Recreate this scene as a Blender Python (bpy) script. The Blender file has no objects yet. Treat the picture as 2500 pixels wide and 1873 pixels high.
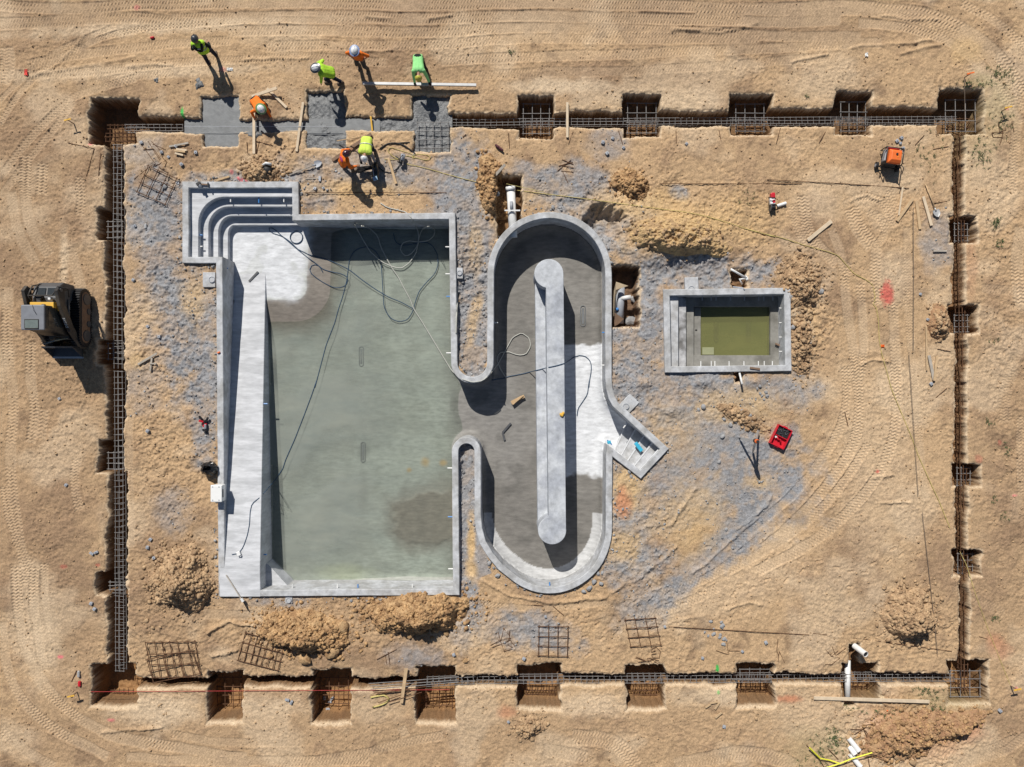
import bpy, bmesh, math, random
import numpy as np
from mathutils import Vector, Matrix
from math import radians, sin, cos, pi, hypot, atan2

# ------------------------------------------------------------------ camera, sky, sun, exposure
SC = bpy.context.scene
COL = SC.collection
H = 29.0            # drone height above the ground (m)
S = 66.0            # photo pixels per metre at ground level
CX, CY = 1250.0, 936.5
cam = bpy.data.cameras.new('camera')
camo = bpy.data.objects.new('camera', cam)
COL.objects.link(camo)
camo.location = (0, 0, H)
cam.sensor_fit = 'HORIZONTAL'
cam.sensor_width = 36
cam.lens = 18.0 * H / (1250.0 / S)
cam.clip_end = 2000
SC.camera = camo

SUN_EL = radians(46.5)
SUN_AZ = radians(-21)          # from north (+y), negative = towards west
world = bpy.data.worlds.new('World')
SC.world = world
world.use_nodes = True
wn = world.node_tree
bg = wn.nodes['Background']
sky = wn.nodes.new('ShaderNodeTexSky')
sky.sky_type = 'NISHITA'
sky.sun_disc = False
sky.sun_elevation = SUN_EL
sky.sun_rotation = SUN_AZ
sky.dust_density = 0.4
wn.links.new(sky.outputs[0], bg.inputs[0])
bg.inputs[1].default_value = 0.05
sl = bpy.data.lights.new('sun', 'SUN')
sl.energy = 4.8
sl.angle = radians(0.5)
sl.color = (1.0, 0.955, 0.88)
so = bpy.data.objects.new('sun', sl)
COL.objects.link(so)
sdir = Vector((sin(SUN_AZ) * cos(SUN_EL), cos(SUN_AZ) * cos(SUN_EL), sin(SUN_EL)))
so.rotation_euler = (-sdir).to_track_quat('-Z', 'Y').to_euler()
so.location = sdir * 60
SC.view_settings.view_transform = 'Standard'
SC.view_settings.look = 'None'
SC.view_settings.gamma = 1
SC.view_settings.exposure = 0.0

rnd = random.Random(7)
rng = np.random.default_rng(7)


def P(px, py, z=0.0):
    """photo pixel + height -> world point"""
    k = (H - z) / H
    return ((px - CX) / S * k, (CY - py) / S * k, z)


# ------------------------------------------------------------------ noise
TAB = rng.random((256, 256))


def vn(x, y):
    xi = np.floor(x).astype(np.int64); yi = np.floor(y).astype(np.int64)
    fx = x - xi; fy = y - yi
    fx = fx * fx * (3 - 2 * fx); fy = fy * fy * (3 - 2 * fy)
    a = TAB[xi & 255, yi & 255]; b = TAB[(xi + 1) & 255, yi & 255]
    c = TAB[xi & 255, (yi + 1) & 255]; d = TAB[(xi + 1) & 255, (yi + 1) & 255]
    return (a * (1 - fx) + b * fx) * (1 - fy) + (c * (1 - fx) + d * fx) * fy


def fbm(x, y, f, o=3, off=0.0):
    r = 0; amp = 1; tot = 0
    for i in range(o):
        # rotate each octave to hide the lattice
        a = 0.6 + i * 1.1
        r = r + amp * vn((x * cos(a) - y * sin(a)) * f + off + 17.3 * i, (x * sin(a) + y * cos(a)) * f + off * 1.7 + 9.1 * i)
        tot += amp; amp *= 0.5; f *= 2.03
    return r / tot


def sstep(a, b, x):
    t = np.clip((x - a) / (b - a), 0, 1)
    return t * t * (3 - 2 * t)


def pip(poly, X, Y):
    ins = np.zeros(X.shape, bool)
    n = len(poly); j = n - 1
    for i in range(n):
        xi, yi = poly[i]; xj, yj = poly[j]
        if yi != yj:
            c = ((yi > Y) != (yj > Y)) & (X < (xj - xi) * (Y - yi) / (yj - yi) + xi)
            ins ^= c
        j = i
    return ins


def pdist(loop, X, Y, closed=True):
    d = np.full(X.shape, 1e9)
    n = len(loop)
    for i in range(n if closed else n - 1):
        ax, ay = loop[i]; bx, by = loop[(i + 1) % n]
        vx, vy = bx - ax, by - ay
        L = vx * vx + vy * vy + 1e-12
        t = np.clip(((X - ax) * vx + (Y - ay) * vy) / L, 0, 1)
        d = np.minimum(d, np.hypot(X - ax - t * vx, Y - ay - t * vy))
    return d


# ------------------------------------------------------------------ materials
def mat(name, col, rough=0.8, var=0.12, scale=8.0, bump=0.0, bscale=40.0, metal=0.0, spec=0.3, attr=False, col2=None, stretch=None, detail=4):
    m = bpy.data.materials.new(name)
    m.use_nodes = True
    nt = m.node_tree; N = nt.nodes; L = nt.links
    b = N['Principled BSDF']
    b.inputs['Roughness'].default_value = rough
    b.inputs['Metallic'].default_value = metal
    b.inputs['Specular IOR Level'].default_value = spec
    tc = N.new('ShaderNodeTexCoord')
    src = tc.outputs['Object']
    if stretch:
        mp = N.new('ShaderNodeMapping'); mp.inputs['Scale'].default_value = stretch
        L.new(src, mp.inputs[0]); src = mp.outputs[0]
    no = N.new('ShaderNodeTexNoise'); no.inputs['Scale'].default_value = scale
    no.inputs['Detail'].default_value = detail; no.inputs['Roughness'].default_value = 0.65
    L.new(src, no.inputs['Vector'])
    mr = N.new('ShaderNodeMapRange')
    mr.inputs[1].default_value = 0.3; mr.inputs[2].default_value = 0.7
    mr.inputs[3].default_value = 1 - var; mr.inputs[4].default_value = 1 + var
    L.new(no.outputs[0], mr.inputs[0])
    mx = N.new('ShaderNodeMix'); mx.data_type = 'RGBA'; mx.blend_type = 'MULTIPLY'
    mx.inputs[0].default_value = 1
    if attr:
        at = N.new('ShaderNodeAttribute'); at.attribute_name = 'Col'
        L.new(at.outputs['Color'], mx.inputs[6])
    elif col2:
        n2 = N.new('ShaderNodeTexNoise'); n2.inputs['Scale'].default_value = scale * 0.35; n2.inputs['Detail'].default_value = 5
        L.new(src, n2.inputs['Vector'])
        rp = N.new('ShaderNodeValToRGB')
        rp.color_ramp.elements[0].position = 0.42; rp.color_ramp.elements[1].position = 0.6
        rp.color_ramp.elements[0].color = (*col, 1); rp.color_ramp.elements[1].color = (*col2, 1)
        L.new(n2.outputs[0], rp.inputs[0]); L.new(rp.outputs[0], mx.inputs[6])
    else:
        mx.inputs[6].default_value = (*col, 1)
    L.new(mr.outputs[0], mx.inputs[7])
    L.new(mx.outputs[2], b.inputs['Base Color'])
    if bump:
        n3 = N.new('ShaderNodeTexNoise'); n3.inputs['Scale'].default_value = bscale; n3.inputs['Detail'].default_value = 3
        L.new(src, n3.inputs['Vector'])
        bp = N.new('ShaderNodeBump'); bp.inputs['Strength'].default_value = 1; bp.inputs['Distance'].default_value = bump
        L.new(n3.outputs[0], bp.inputs['Height']); L.new(bp.outputs[0], b.inputs['Normal'])
    return m


M = {}
M['soil'] = mat('bare_soil', None, 0.95, 0.34, 22, 0.013, 55, attr=True, spec=0.1, detail=10)
M['pile'] = mat('pile_soil', (0.485, 0.335, 0.20), 0.95, 0.30, 14, 0.02, 30, spec=0.1, col2=(.32, .21, .125), detail=8)
M['pile_orange'] = mat('orange_soil', (0.47, 0.31, 0.165), 0.95, 0.30, 12, 0.02, 30, spec=0.1, col2=(.31, .185, .095), detail=8)
M['pile_yellow'] = mat('yellow_soil', (0.52, 0.365, 0.19), 0.95, 0.28, 12, 0.02, 30, spec=0.1, col2=(.40, .27, .15), detail=8)
M['pile_red'] = mat('reddish_soil', (0.34, 0.20, 0.115), 0.95, 0.28, 12, 0.02, 30, spec=0.1, col2=(.42, .27, .15), detail=8)
M['clod'] = mat('soil_clod', (0.46, 0.32, 0.19), 0.95, 0.3, 9, spec=0.1, col2=(.30, .20, .12))
M['clod_orange'] = mat('orange_clod', (0.46, 0.29, 0.145), 0.95, 0.3, 9, spec=0.1, col2=(.28, .17, .09))
M['stone'] = mat('grey_stone', (0.33, 0.33, 0.335), 0.9, 0.35, 5, spec=0.2, col2=(.22, .22, .225))
M['loader'] = mat('dusty_black_paint', (0.028, 0.028, 0.03), 0.55, 0.3, 5, spec=0.4, col2=(.085, .072, .058), detail=8)
M['lit_edge'] = mat('lit_step_edge', (0.64, 0.65, 0.67), 0.8, 0.1, 8, spec=0.25)
M['concrete'] = mat('gunite_concrete', (0.50, 0.51, 0.53), 0.85, 0.26, 5, 0.006, 24, spec=0.25, col2=(0.385, 0.385, 0.385), detail=10)
M['concrete_island'] = mat('island_concrete', (0.50, 0.52, 0.55), 0.85, 0.25, 4, 0.004, 30, spec=0.25, col2=(0.38, 0.40, 0.44), detail=8)
M['concrete_dry'] = mat('dry_pale_concrete', (0.60, 0.61, 0.635), 0.85, 0.16, 2.4, 0.004, 30, spec=0.25, col2=(0.48, 0.49, 0.51), stretch=(1, 4, 1), detail=10)
M['floor'] = mat('pool_floor_concrete', None, 0.6, 0.24, 3.0, 0.004, 14, attr=True, spec=0.35, stretch=(1, 3, 1), detail=10)
M['wet'] = mat('wet_concrete', (0.150, 0.158, 0.165), 0.45, 0.18, 5, 0.004, 30, spec=0.5)
M['wetrough'] = mat('rough_wet_concrete', (0.145, 0.150, 0.155), 0.5, 0.35, 12, 0.02, 26, spec=0.5)
M['steel'] = mat('rebar_steel', (0.20, 0.19, 0.185), 0.6, 0.3, 9, spec=0.4)
M['rust'] = mat('rusty_rebar', (0.12, 0.062, 0.035), 0.85, 0.4, 9, spec=0.2)
M['wood'] = mat('pale_lumber', (0.62, 0.50, 0.36), 0.8, 0.14, 5, stretch=(1, 1, 1), spec=0.2)
M['woodgrey'] = mat('weathered_lumber', (0.40, 0.36, 0.31), 0.85, 0.2, 6, spec=0.2)
M['woodbrown'] = mat('brown_lumber', (0.22, 0.145, 0.10), 0.85, 0.2, 6, spec=0.2)
M['woodtan'] = mat('tan_lumber', (0.52, 0.37, 0.22), 0.85, 0.18, 6, spec=0.2)
M['ply'] = mat('plywood', (0.60, 0.47, 0.31), 0.7, 0.12, 6, spec=0.3)
M['pvc'] = mat('white_pvc', (0.74, 0.74, 0.73), 0.4, 0.12, 7, spec=0.5)
M['pvcgrey'] = mat('dusty_grey_pipe', (0.34, 0.36, 0.40), 0.5, 0.15, 7, spec=0.5)
M['black'] = mat('black_rubber', (0.018, 0.018, 0.02), 0.6, 0.2, 9, spec=0.4)
M['bag'] = mat('black_plastic', (0.012, 0.012, 0.014), 0.22, 0.2, 9, 0.02, 9, spec=0.6)
M['blackmetal'] = mat('black_paint', (0.022, 0.022, 0.024), 0.45, 0.2, 7, spec=0.5)
M['dkgrey'] = mat('dark_grey_paint', (0.075, 0.078, 0.085), 0.5, 0.15, 5, spec=0.5)
M['roofgrey'] = mat('grey_roof_paint', (0.19, 0.20, 0.225), 0.5, 0.12, 4, spec=0.5)
M['yellow'] = mat('yellow_paint', (0.72, 0.42, 0.06), 0.45, 0.1, 5, spec=0.5)
M['glass'] = mat('dusty_glass', (0.16, 0.19, 0.18), 0.12, 0.2, 6, spec=0.8)
M['darkglass'] = mat('tinted_glass', (0.035, 0.04, 0.042), 0.1, 0.1, 6, spec=0.8)
M['bluehose'] = mat('dark_blue_hose', (0.028, 0.065, 0.12), 0.5, 0.1, 6, spec=0.4)
M['whitehose'] = mat('pale_hose', (0.46, 0.46, 0.42), 0.5, 0.1, 6, spec=0.4)
M['yellowcord'] = mat('yellow_cord', (0.52, 0.43, 0.16), 0.6, 0.15, 6, spec=0.3)
M['tape'] = mat('yellow_tape', (0.72, 0.70, 0.05), 0.5, 0.1, 6, spec=0.3)
M['orange'] = mat('orange_plastic', (0.78, 0.16, 0.03), 0.45, 0.1, 6, spec=0.5)
M['red'] = mat('red_plastic', (0.55, 0.015, 0.03), 0.4, 0.12, 6, spec=0.5)
M['white'] = mat('white_plastic', (0.80, 0.80, 0.79), 0.4, 0.04, 6, spec=0.5)
M['alu'] = mat('aluminium', (0.50, 0.50, 0.50), 0.4, 0.1, 6, metal=0.3, spec=0.5)
M['green'] = mat('green_paint', (0.03, 0.42, 0.07), 0.6, 0.2, 6)
M['pinkred'] = mat('red_ribbon', (0.72, 0.10, 0.08), 0.6, 0.15, 6)
M['bluecap'] = mat('blue_plastic', (0.05, 0.22, 0.55), 0.4, 0.1, 6, spec=0.5)
M['cyan'] = mat('cyan_foam', (0.05, 0.42, 0.62), 0.5, 0.1, 6, spec=0.4)
M['string'] = mat('mason_string', (0.16, 0.12, 0.09), 0.8, 0.2, 6)
M['redstring'] = mat('red_string', (0.45, 0.05, 0.05), 0.8, 0.2, 6)
M['leaf'] = mat('weed_leaf', (0.085, 0.115, 0.045), 0.7, 0.3, 4)
M['skin'] = mat('skin', (0.36, 0.20, 0.13), 0.6, 0.08, 20, spec=0.3)
M['lime'] = mat('lime_fabric', (0.42, 0.72, 0.06), 0.8, 0.08, 12, 0.01, 16, spec=0.1)
M['limepale'] = mat('pale_green_fabric', (0.33, 0.78, 0.30), 0.8, 0.08, 12, 0.01, 16, spec=0.1)
M['limeyellow'] = mat('lime_yellow_fabric', (0.58, 0.74, 0.12), 0.8, 0.08, 12, 0.01, 16, spec=0.1)
M['orangefab'] = mat('orange_fabric', (0.82, 0.19, 0.03), 0.8, 0.08, 12, 0.01, 16, spec=0.1)
M['jeans'] = mat('dark_denim', (0.022, 0.026, 0.045), 0.85, 0.2, 14, 0.008, 16, spec=0.1)
M['khaki'] = mat('grey_work_trousers', (0.085, 0.08, 0.075), 0.85, 0.2, 14, 0.008, 16, spec=0.1)
M['darkshirt'] = mat('dark_shirt', (0.02, 0.025, 0.025), 0.85, 0.2, 14, spec=0.1)
M['greyshirt'] = mat('grey_shirt', (0.24, 0.24, 0.26), 0.85, 0.2, 14, spec=0.1)
M['boot'] = mat('work_boot', (0.16, 0.12, 0.09), 0.8, 0.2, 14, spec=0.2)
M['hatwhite'] = mat('white_helmet', (0.74, 0.76, 0.78), 0.35, 0.04, 6, spec=0.5)
M['hatblue'] = mat('blue_helmet_brim', (0.20, 0.27, 0.44), 0.4, 0.06, 6, spec=0.5)
M['hatgreen'] = mat('green_helmet_brim', (0.20, 0.36, 0.14), 0.4, 0.06, 6, spec=0.5)
M['hatyellow'] = mat('yellow_helmet', (0.55, 0.50, 0.08), 0.4, 0.06, 6, spec=0.5)
M['hatdark'] = mat('dark_helmet', (0.03, 0.035, 0.045), 0.3, 0.06, 6, spec=0.6)
M['hatmaroon'] = mat('maroon_helmet', (0.06, 0.02, 0.03), 0.25, 0.06, 6, spec=0.6)
M['silver'] = mat('reflective_tape', (0.55, 0.56, 0.54), 0.4, 0.06, 6, spec=0.5)
M['magenta'] = mat('shirt_print', (0.70, 0.10, 0.28), 0.8, 0.3, 30, spec=0.1)


def water_mat(name, col, tint):
    m = bpy.data.materials.new(name); m.use_nodes = True
    nt = m.node_tree; N = nt.nodes; L = nt.links
    N.clear()
    out = N.new('ShaderNodeOutputMaterial')
    tr = N.new('ShaderNodeBsdfTransparent'); tr.inputs[0].default_value = (*tint, 1)
    df = N.new('ShaderNodeBsdfDiffuse')
    no = N.new('ShaderNodeTexNoise'); no.inputs['Scale'].default_value = 0.9; no.inputs['Detail'].default_value = 6
    rp = N.new('ShaderNodeValToRGB')
    rp.color_ramp.elements[0].position = 0.35; rp.color_ramp.elements[1].position = 0.65
    rp.color_ramp.elements[0].color = (*[c * 0.90 for c in col], 1); rp.color_ramp.elements[1].color = (col[0] * 1.12, col[1] * 1.07, col[2] * 1.02, 1)
    tc = N.new('ShaderNodeTexCoord'); mp = N.new('ShaderNodeMapping'); mp.inputs['Scale'].default_value = (.55, 1.5, 1); L.new(tc.outputs['Object'], mp.inputs[0]); L.new(mp.outputs[0], no.inputs['Vector'])
    no.inputs['Distortion'].default_value = .6; no.inputs['Roughness'].default_value = .62; no.inputs['Detail'].default_value = 9
    L.new(no.outputs[0], rp.inputs[0]); L.new(rp.outputs[0], df.inputs[0])
    at = N.new('ShaderNodeAttribute'); at.attribute_name = 'Murk'
    m1 = N.new('ShaderNodeMixShader')
    L.new(at.outputs['Fac'], m1.inputs[0]); L.new(tr.outputs[0], m1.inputs[1]); L.new(df.outputs[0], m1.inputs[2])
    gl = N.new('ShaderNodeBsdfGlossy'); gl.inputs['Roughness'].default_value = 0.03
    fr = N.new('ShaderNodeFresnel'); fr.inputs[0].default_value = 1.33
    m2 = N.new('ShaderNodeMixShader')
    L.new(fr.outputs[0], m2.inputs[0]); L.new(m1.outputs[0], m2.inputs[1]); L.new(gl.outputs[0], m2.inputs[2])
    L.new(m2.outputs[0], out.inputs[0])
    return m


# ------------------------------------------------------------------ object helpers
def tag(o, label=None, cat=None, group=None, kind=None):
    if label: o['label'] = label
    if cat: o['category'] = cat
    if group: o['group'] = group
    if kind: o['kind'] = kind
    return o


def thing(name, label, cat, loc=(0, 0, 0), group=None):
    o = bpy.data.objects.new(name, None)
    o.empty_display_size = 0.2
    COL.objects.link(o); o.location = loc
    return tag(o, label, cat, group)


class MB:
    def __init__(s): s.v = []; s.f = []

    def add(s, vs, fs):
        b = len(s.v); s.v += [tuple(v) for v in vs]; s.f += [[i + b for i in f] for f in fs]; return s

    def box(s, c, d, rz=0.0, rot=None):
        R = rot if rot else Matrix.Rotation(rz, 3, 'Z')
        vs = [Vector(c) + R @ Vector((sx * d[0] / 2, sy * d[1] / 2, sz * d[2] / 2)) for sx in (-1, 1) for sy in (-1, 1) for sz in (-1, 1)]
        return s.add(vs, [[0, 1, 3, 2], [4, 6, 7, 5], [0, 4, 5, 1], [2, 3, 7, 6], [0, 2, 6, 4], [1, 5, 7, 3]])

    def bar(s, a, b, w, h, roll=0.0):
        """rectangular bar from a to b, width w (horizontal), height h"""
        a = Vector(a); b = Vector(b); d = b - a; L = d.length
        q = d.to_track_quat('X', 'Z').to_matrix() @ Matrix.Rotation(roll, 3, 'X')
        return s.box((a + b) / 2, (L, w, h), rot=q)

    def tube(s, pts, r, n=6, cap=True, closed=False):
        pts = [Vector(p) for p in pts]; N = len(pts)
        rs = r if isinstance(r, (list, tuple)) else [r] * N
        b = len(s.v); up = None
        for i in range(N):
            if closed: t = pts[(i + 1) % N] - pts[i - 1]
            else: t = pts[min(i + 1, N - 1)] - pts[max(i - 1, 0)]
            if t.length < 1e-9: t = Vector((0, 0, 1))
            t.normalize()
            if up is None: up = Vector((0, 0, 1)) if abs(t.z) < 0.9 else Vector((1, 0, 0))
            u = t.cross(up)
            if u.length < 1e-6: u = t.orthogonal()
            u.normalize(); w = u.cross(t); w.normalize(); up = w
            for k in range(n):
                a = 2 * pi * k / n
                s.v.append(tuple(pts[i] + (u * cos(a) + w * sin(a)) * rs[i]))
        m = N if closed else N - 1
        for i in range(m):
            for k in range(n):
                j = (i + 1) % N
                s.f.append([b + i * n + k, b + i * n + (k + 1) % n, b + j * n + (k + 1) % n, b + j * n + k])
        if cap and not closed:
            s.f.append([b + k for k in reversed(range(n))]); s.f.append([b + (N - 1) * n + k for k in range(n)])
        return s

    def pipe(s, a, b, r, wall=0.01, n=16):
        """open hollow pipe"""
        a = Vector(a); b = Vector(b); t = (b - a).normalized(); u = t.orthogonal().normalized(); w = t.cross(u)
        rings = []
        for p, rr in ((a, r), (b, r), (b, r - wall), (a, r - wall)):
            rings.append([p + (u * cos(2 * pi * k / n) + w * sin(2 * pi * k / n)) * rr for k in range(n)])
        base = len(s.v)
        for rg in rings: s.v += [tuple(p) for p in rg]
        for i in range(4):
            j = (i + 1) % 4
            for k in range(n):
                s.f.append([base + i * n + k, base + i * n + (k + 1) % n, base + j * n + (k + 1) % n, base + j * n + k])
        return s

    def ball(s, c, r, nu=12, nv=8, rot=None):
        r = r if isinstance(r, (list, tuple)) else (r, r, r)
        R = rot if rot else Matrix.Identity(3)
        b = len(s.v)
        for j in range(nv + 1):
            ph = pi * j / nv
            for i in range(nu):
                th = 2 * pi * i / nu
                s.v.append(tuple(Vector(c) + R @ Vector((r[0] * sin(ph) * cos(th), r[1] * sin(ph) * sin(th), r[2] * cos(ph)))))
        for j in range(nv):
            for i in range(nu):
                q = [b + j * nu + i, b + (j + 1) * nu + i, b + (j + 1) * nu + (i + 1) % nu, b + j * nu + (i + 1) % nu]
                s.f.append(q)
        return s

    def capsule(s, a, b, ra, rb, n=12):
        a = Vector(a); b = Vector(b)
        t = (b - a); L = t.length
        t = t.normalized() if L > 1e-6 else Vector((0, 0, 1))
        pts = []; rs = []
        for k in range(5):
            an = pi / 2 * k / 4
            pts.append(a - t * ra * cos(an)); rs.append(max(ra * sin(an), 0.0008))
        for k in range(5):
            an = pi / 2 * k / 4
            pts.append(b + t * rb * sin(an)); rs.append(max(rb * cos(an), 0.0008))
        return s.tube(pts, rs, n)

    def prism(s, poly, z0, z1):
        """poly: xy list (world); extruded z0..z1"""
        n = len(poly)
        A = sum(poly[i][0] * poly[(i + 1) % n][1] - poly[(i + 1) % n][0] * poly[i][1] for i in range(n))
        if A < 0: poly = poly[::-1]
        vs = [(x, y, z0) for x, y in poly] + [(x, y, z1) for x, y in poly]
        fs = [list(range(n))[::-1], [n + i for i in range(n)]] + [[i, (i + 1) % n, n + (i + 1) % n, n + i] for i in range(n)]
        return s.add(vs, fs)

    def extrude_x(s, prof, x0, x1):
        """prof: (y,z) list, extruded along x"""
        n = len(prof)
        vs = [(x0, y, z) for y, z in prof] + [(x1, y, z) for y, z in prof]
        fs = [list(range(n)), [n + i for i in range(n)][::-1]] + [[i, n + i, n + (i + 1) % n, (i + 1) % n] for i in range(n)]
        return s.add(vs, fs)

    def build(s, name, m, parent=None, origin=None, smooth=False, bevel=0.0, remesh=0.0, smoothit=0):
        me = bpy.data.meshes.new(name)
        if parent is not None:
            o0 = Vector((0, 0, 0)); p = parent
            while p is not None:
                o0 += p.location; p = p.parent
        elif origin is not None: o0 = Vector(origin)
        else:
            a = np.array(s.v); o0 = Vector(((a[:, 0].min() + a[:, 0].max()) / 2, (a[:, 1].min() + a[:, 1].max()) / 2, a[:, 2].min()))
        me.from_pydata([tuple(Vector(v) - o0) for v in s.v], [], s.f)
        me.update()
        bm = bmesh.new(); bm.from_mesh(me)
        bmesh.ops.recalc_face_normals(bm, faces=bm.faces)
        if bevel:
            es = [e for e in bm.edges if len(e.link_faces) == 2 and e.calc_face_angle(0) > 0.6]
            bmesh.ops.bevel(bm, geom=es, offset=bevel, segments=2, affect='EDGES', profile=0.5)
        bm.to_mesh(me); bm.free()
        o = bpy.data.objects.new(name, me)
        COL.objects.link(o)
        if remesh:
            md = o.modifiers.new('r', 'REMESH'); md.mode = 'VOXEL'; md.voxel_size = remesh
            if smoothit:
                sm = o.modifiers.new('s', 'SMOOTH'); sm.iterations = smoothit; sm.factor = 0.5
            dg = bpy.context.evaluated_depsgraph_get()
            nm = bpy.data.meshes.new_from_object(o.evaluated_get(dg))
            o.modifiers.clear(); o.data = nm; nm.name = name; me = nm
            smooth = True
        if isinstance(m, (list, tuple)):
            for q in m: me.materials.append(q)
        else:
            me.materials.clear(); me.materials.append(m)
        if smooth:
            for p in me.polygons: p.use_smooth = True
        if parent is not None: o.parent = parent
        else: o.location = o0
        return o


def grid_mesh(name, xs, ys, Z, m, col=None, mask=None, extra=None, origin=(0, 0, 0), smooth=True):
    nx, ny = len(xs), len(ys)
    X, Y = np.meshgrid(xs, ys)
    V = np.stack([X - origin[0], Y - origin[1], Z - origin[2]], -1).reshape(-1, 3)
    i = np.arange(ny - 1)[:, None] * nx + np.arange(nx - 1)[None, :]
    Q = np.stack([i, i + 1, i + nx + 1, i + nx], -1)
    if mask is not None:
        mk = mask[:-1, :-1] & mask[1:, :-1] & mask[:-1, 1:] & mask[1:, 1:]
        Q = Q[mk]
        used = np.unique(Q); rm = np.full(nx * ny, -1); rm[used] = np.arange(len(used))
        Q = rm[Q]; V = V[used]
    else:
        Q = Q.reshape(-1, 4); used = slice(None)
    me = bpy.data.meshes.new(name)
    me.vertices.add(len(V)); me.vertices.foreach_set('co', V.astype(np.float32).ravel())
    me.loops.add(Q.size); me.loops.foreach_set('vertex_index', Q.astype(np.int32).ravel())
    me.polygons.add(len(Q)); me.polygons.foreach_set('loop_start', np.arange(0, Q.size, 4, dtype=np.int32))
    if smooth: me.polygons.foreach_set('use_smooth', np.ones(len(Q), bool))
    me.update(calc_edges=True)
    if col is not None:
        a = me.attributes.new('Col', 'FLOAT_COLOR', 'POINT')
        c = np.concatenate([col.reshape(-1, 3)[used], np.ones((len(V), 1))], 1)
        a.data.foreach_set('color', c.astype(np.float32).ravel())
    if extra is not None:
        for k, arr in extra.items():
            a = me.attributes.new(k, 'FLOAT', 'POINT')
            a.data.foreach_set('value', arr.reshape(-1)[used].astype(np.float32))
    me.materials.append(m)
    o = bpy.data.objects.new(name, me); COL.objects.link(o); o.location = origin
    return o


# ------------------------------------------------------------------ pool outline (photo pixels of the inner edge of the wall top)
def arc(cx, cy, r, a0, a1, n, ry=None):
    ry = ry or r
    return [(cx + r * cos(radians(a0 + (a1 - a0) * i / n)), cy + ry * sin(radians(a0 + (a1 - a0) * i / n))) for i in range(n + 1)]


WT = 0.15      # wall top height
POOL_PX = ([(460.5, 459), (713, 459), (714, 539), (1096, 535), (1101, 872)]
           + arc(1153, 884, 52, 180, 0, 18)[1:-1] + [(1205, 872), (1206, 690)]
           + arc(1342, 669, 136, 180, 360, 36) + [(1478, 800), (1478, 925), (1480, 950), (1486, 974), (1496, 992), (1510, 1005)]
           + [(1611, 1097), (1563, 1148), (1484, 1086), (1480, 1110), (1479, 1270)]
           + arc(1342, 1290, 137, 0, 128, 24, 144)
           + [(1228, 1380), (1205, 1353), (1186, 1322), (1177, 1290), (1174, 1255), (1174, 1103)]
           + arc(1138.5, 1103, 35.5, 0, -180, 14)[1:-1] + [(1103, 1103), (1106, 1438), (635, 1441), (549, 1441), (543, 660), (543, 627), (460.5, 627)])


def densify(pts, step, closed=True):
    out = []; n = len(pts)
    for i in range(n if closed else n - 1):
        a = pts[i]; b = pts[(i + 1) % n]
        L = hypot(b[0] - a[0], b[1] - a[1]); k = max(1, int(round(L / step)))
        for j in range(k):
            t = j / k; out.append((a[0] + (b[0] - a[0]) * t, a[1] + (b[1] - a[1]) * t))
    if not closed: out.append(pts[-1])
    return out


def offset(loop, d):
    """offset a closed xy loop outwards by d (miter)"""
    n = len(loop)
    A = sum(loop[i][0] * loop[(i + 1) % n][1] - loop[(i + 1) % n][0] * loop[i][1] for i in range(n))
    sg = 1 if A > 0 else -1
    out = []
    for i in range(n):
        p0 = Vector(loop[i - 1]); p1 = Vector(loop[i]); p2 = Vector(loop[(i + 1) % n])
        t1 = (p1 - p0).normalized(); t2 = (p2 - p1).normalized()
        n1 = Vector((t1.y, -t1.x)) * sg; n2 = Vector((t2.y, -t2.x)) * sg
        m = (n1 + n2)
        if m.length < 1e-6: m = n1.copy()
        m.normalize()
        out.append(tuple(p1 + m * d / max(0.35, m.dot(n1))))
    return out


POOL = [P(x, y, WT)[:2] for x, y in POOL_PX]
POOL_OUT = offset(POOL, 0.235)
POOL_MID = offset(POOL, 0.12)
SPA = [P(x, y, WT)[:2] for x, y in [(1635.5, 722), (1915, 718.5), (1917, 891), (1639, 894.5)]]
SPA_OUT = offset(SPA, 0.235)
SPA_MID = offset(SPA, 0.12)

# ------------------------------------------------------------------ the ground
DX = 0.028
fx = np.arange(-20.6, 20.6, DX); fy = np.arange(-15.7, 15.7, DX)
gx = np.concatenate([[-400, -200, -110, -60, -38, -27, -22.5], fx, [22.5, 27, 38, 60, 110, 200, 400]])
gy = np.concatenate([[-400, -200, -110, -60, -38, -25, -18.5], fy, [18.5, 25, 38, 60, 110, 200, 400]])
X, Y = np.meshgrid(gx, gy)
U = X * S + CX; V = CY - Y * S          # photo pixel coordinates of the ground
n_lo = fbm(X, Y, 0.28, 3, 3.0)
n_md = fbm(X, Y, 1.1, 3, 11.0)
n_hi = fbm(X, Y, 5.0, 3, 23.0)
n_cl = fbm(X, Y, 13.0, 2, 31.0)
n_wp = fbm(X, Y, 2.2, 3, 41.0) - 0.5


def blobs(lst, soft=0.35, wob=0.9):
    m = np.zeros(X.shape)
    for cx, cy, rx, ry, a, st in lst:
        dx = U - cx; dy = V - cy; c = cos(radians(a)); s_ = sin(radians(a))
        q = np.hypot((dx * c + dy * s_) / rx, (-dx * s_ + dy * c) / ry) + wob * n_wp + 0.5 * (n_hi - 0.5)
        m = np.maximum(m, st * (1 - sstep(1 - soft, 1 + soft, q)))
    return m


Z = (n_lo - 0.5) * 0.16 + (n_md - 0.5) * 0.06
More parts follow.
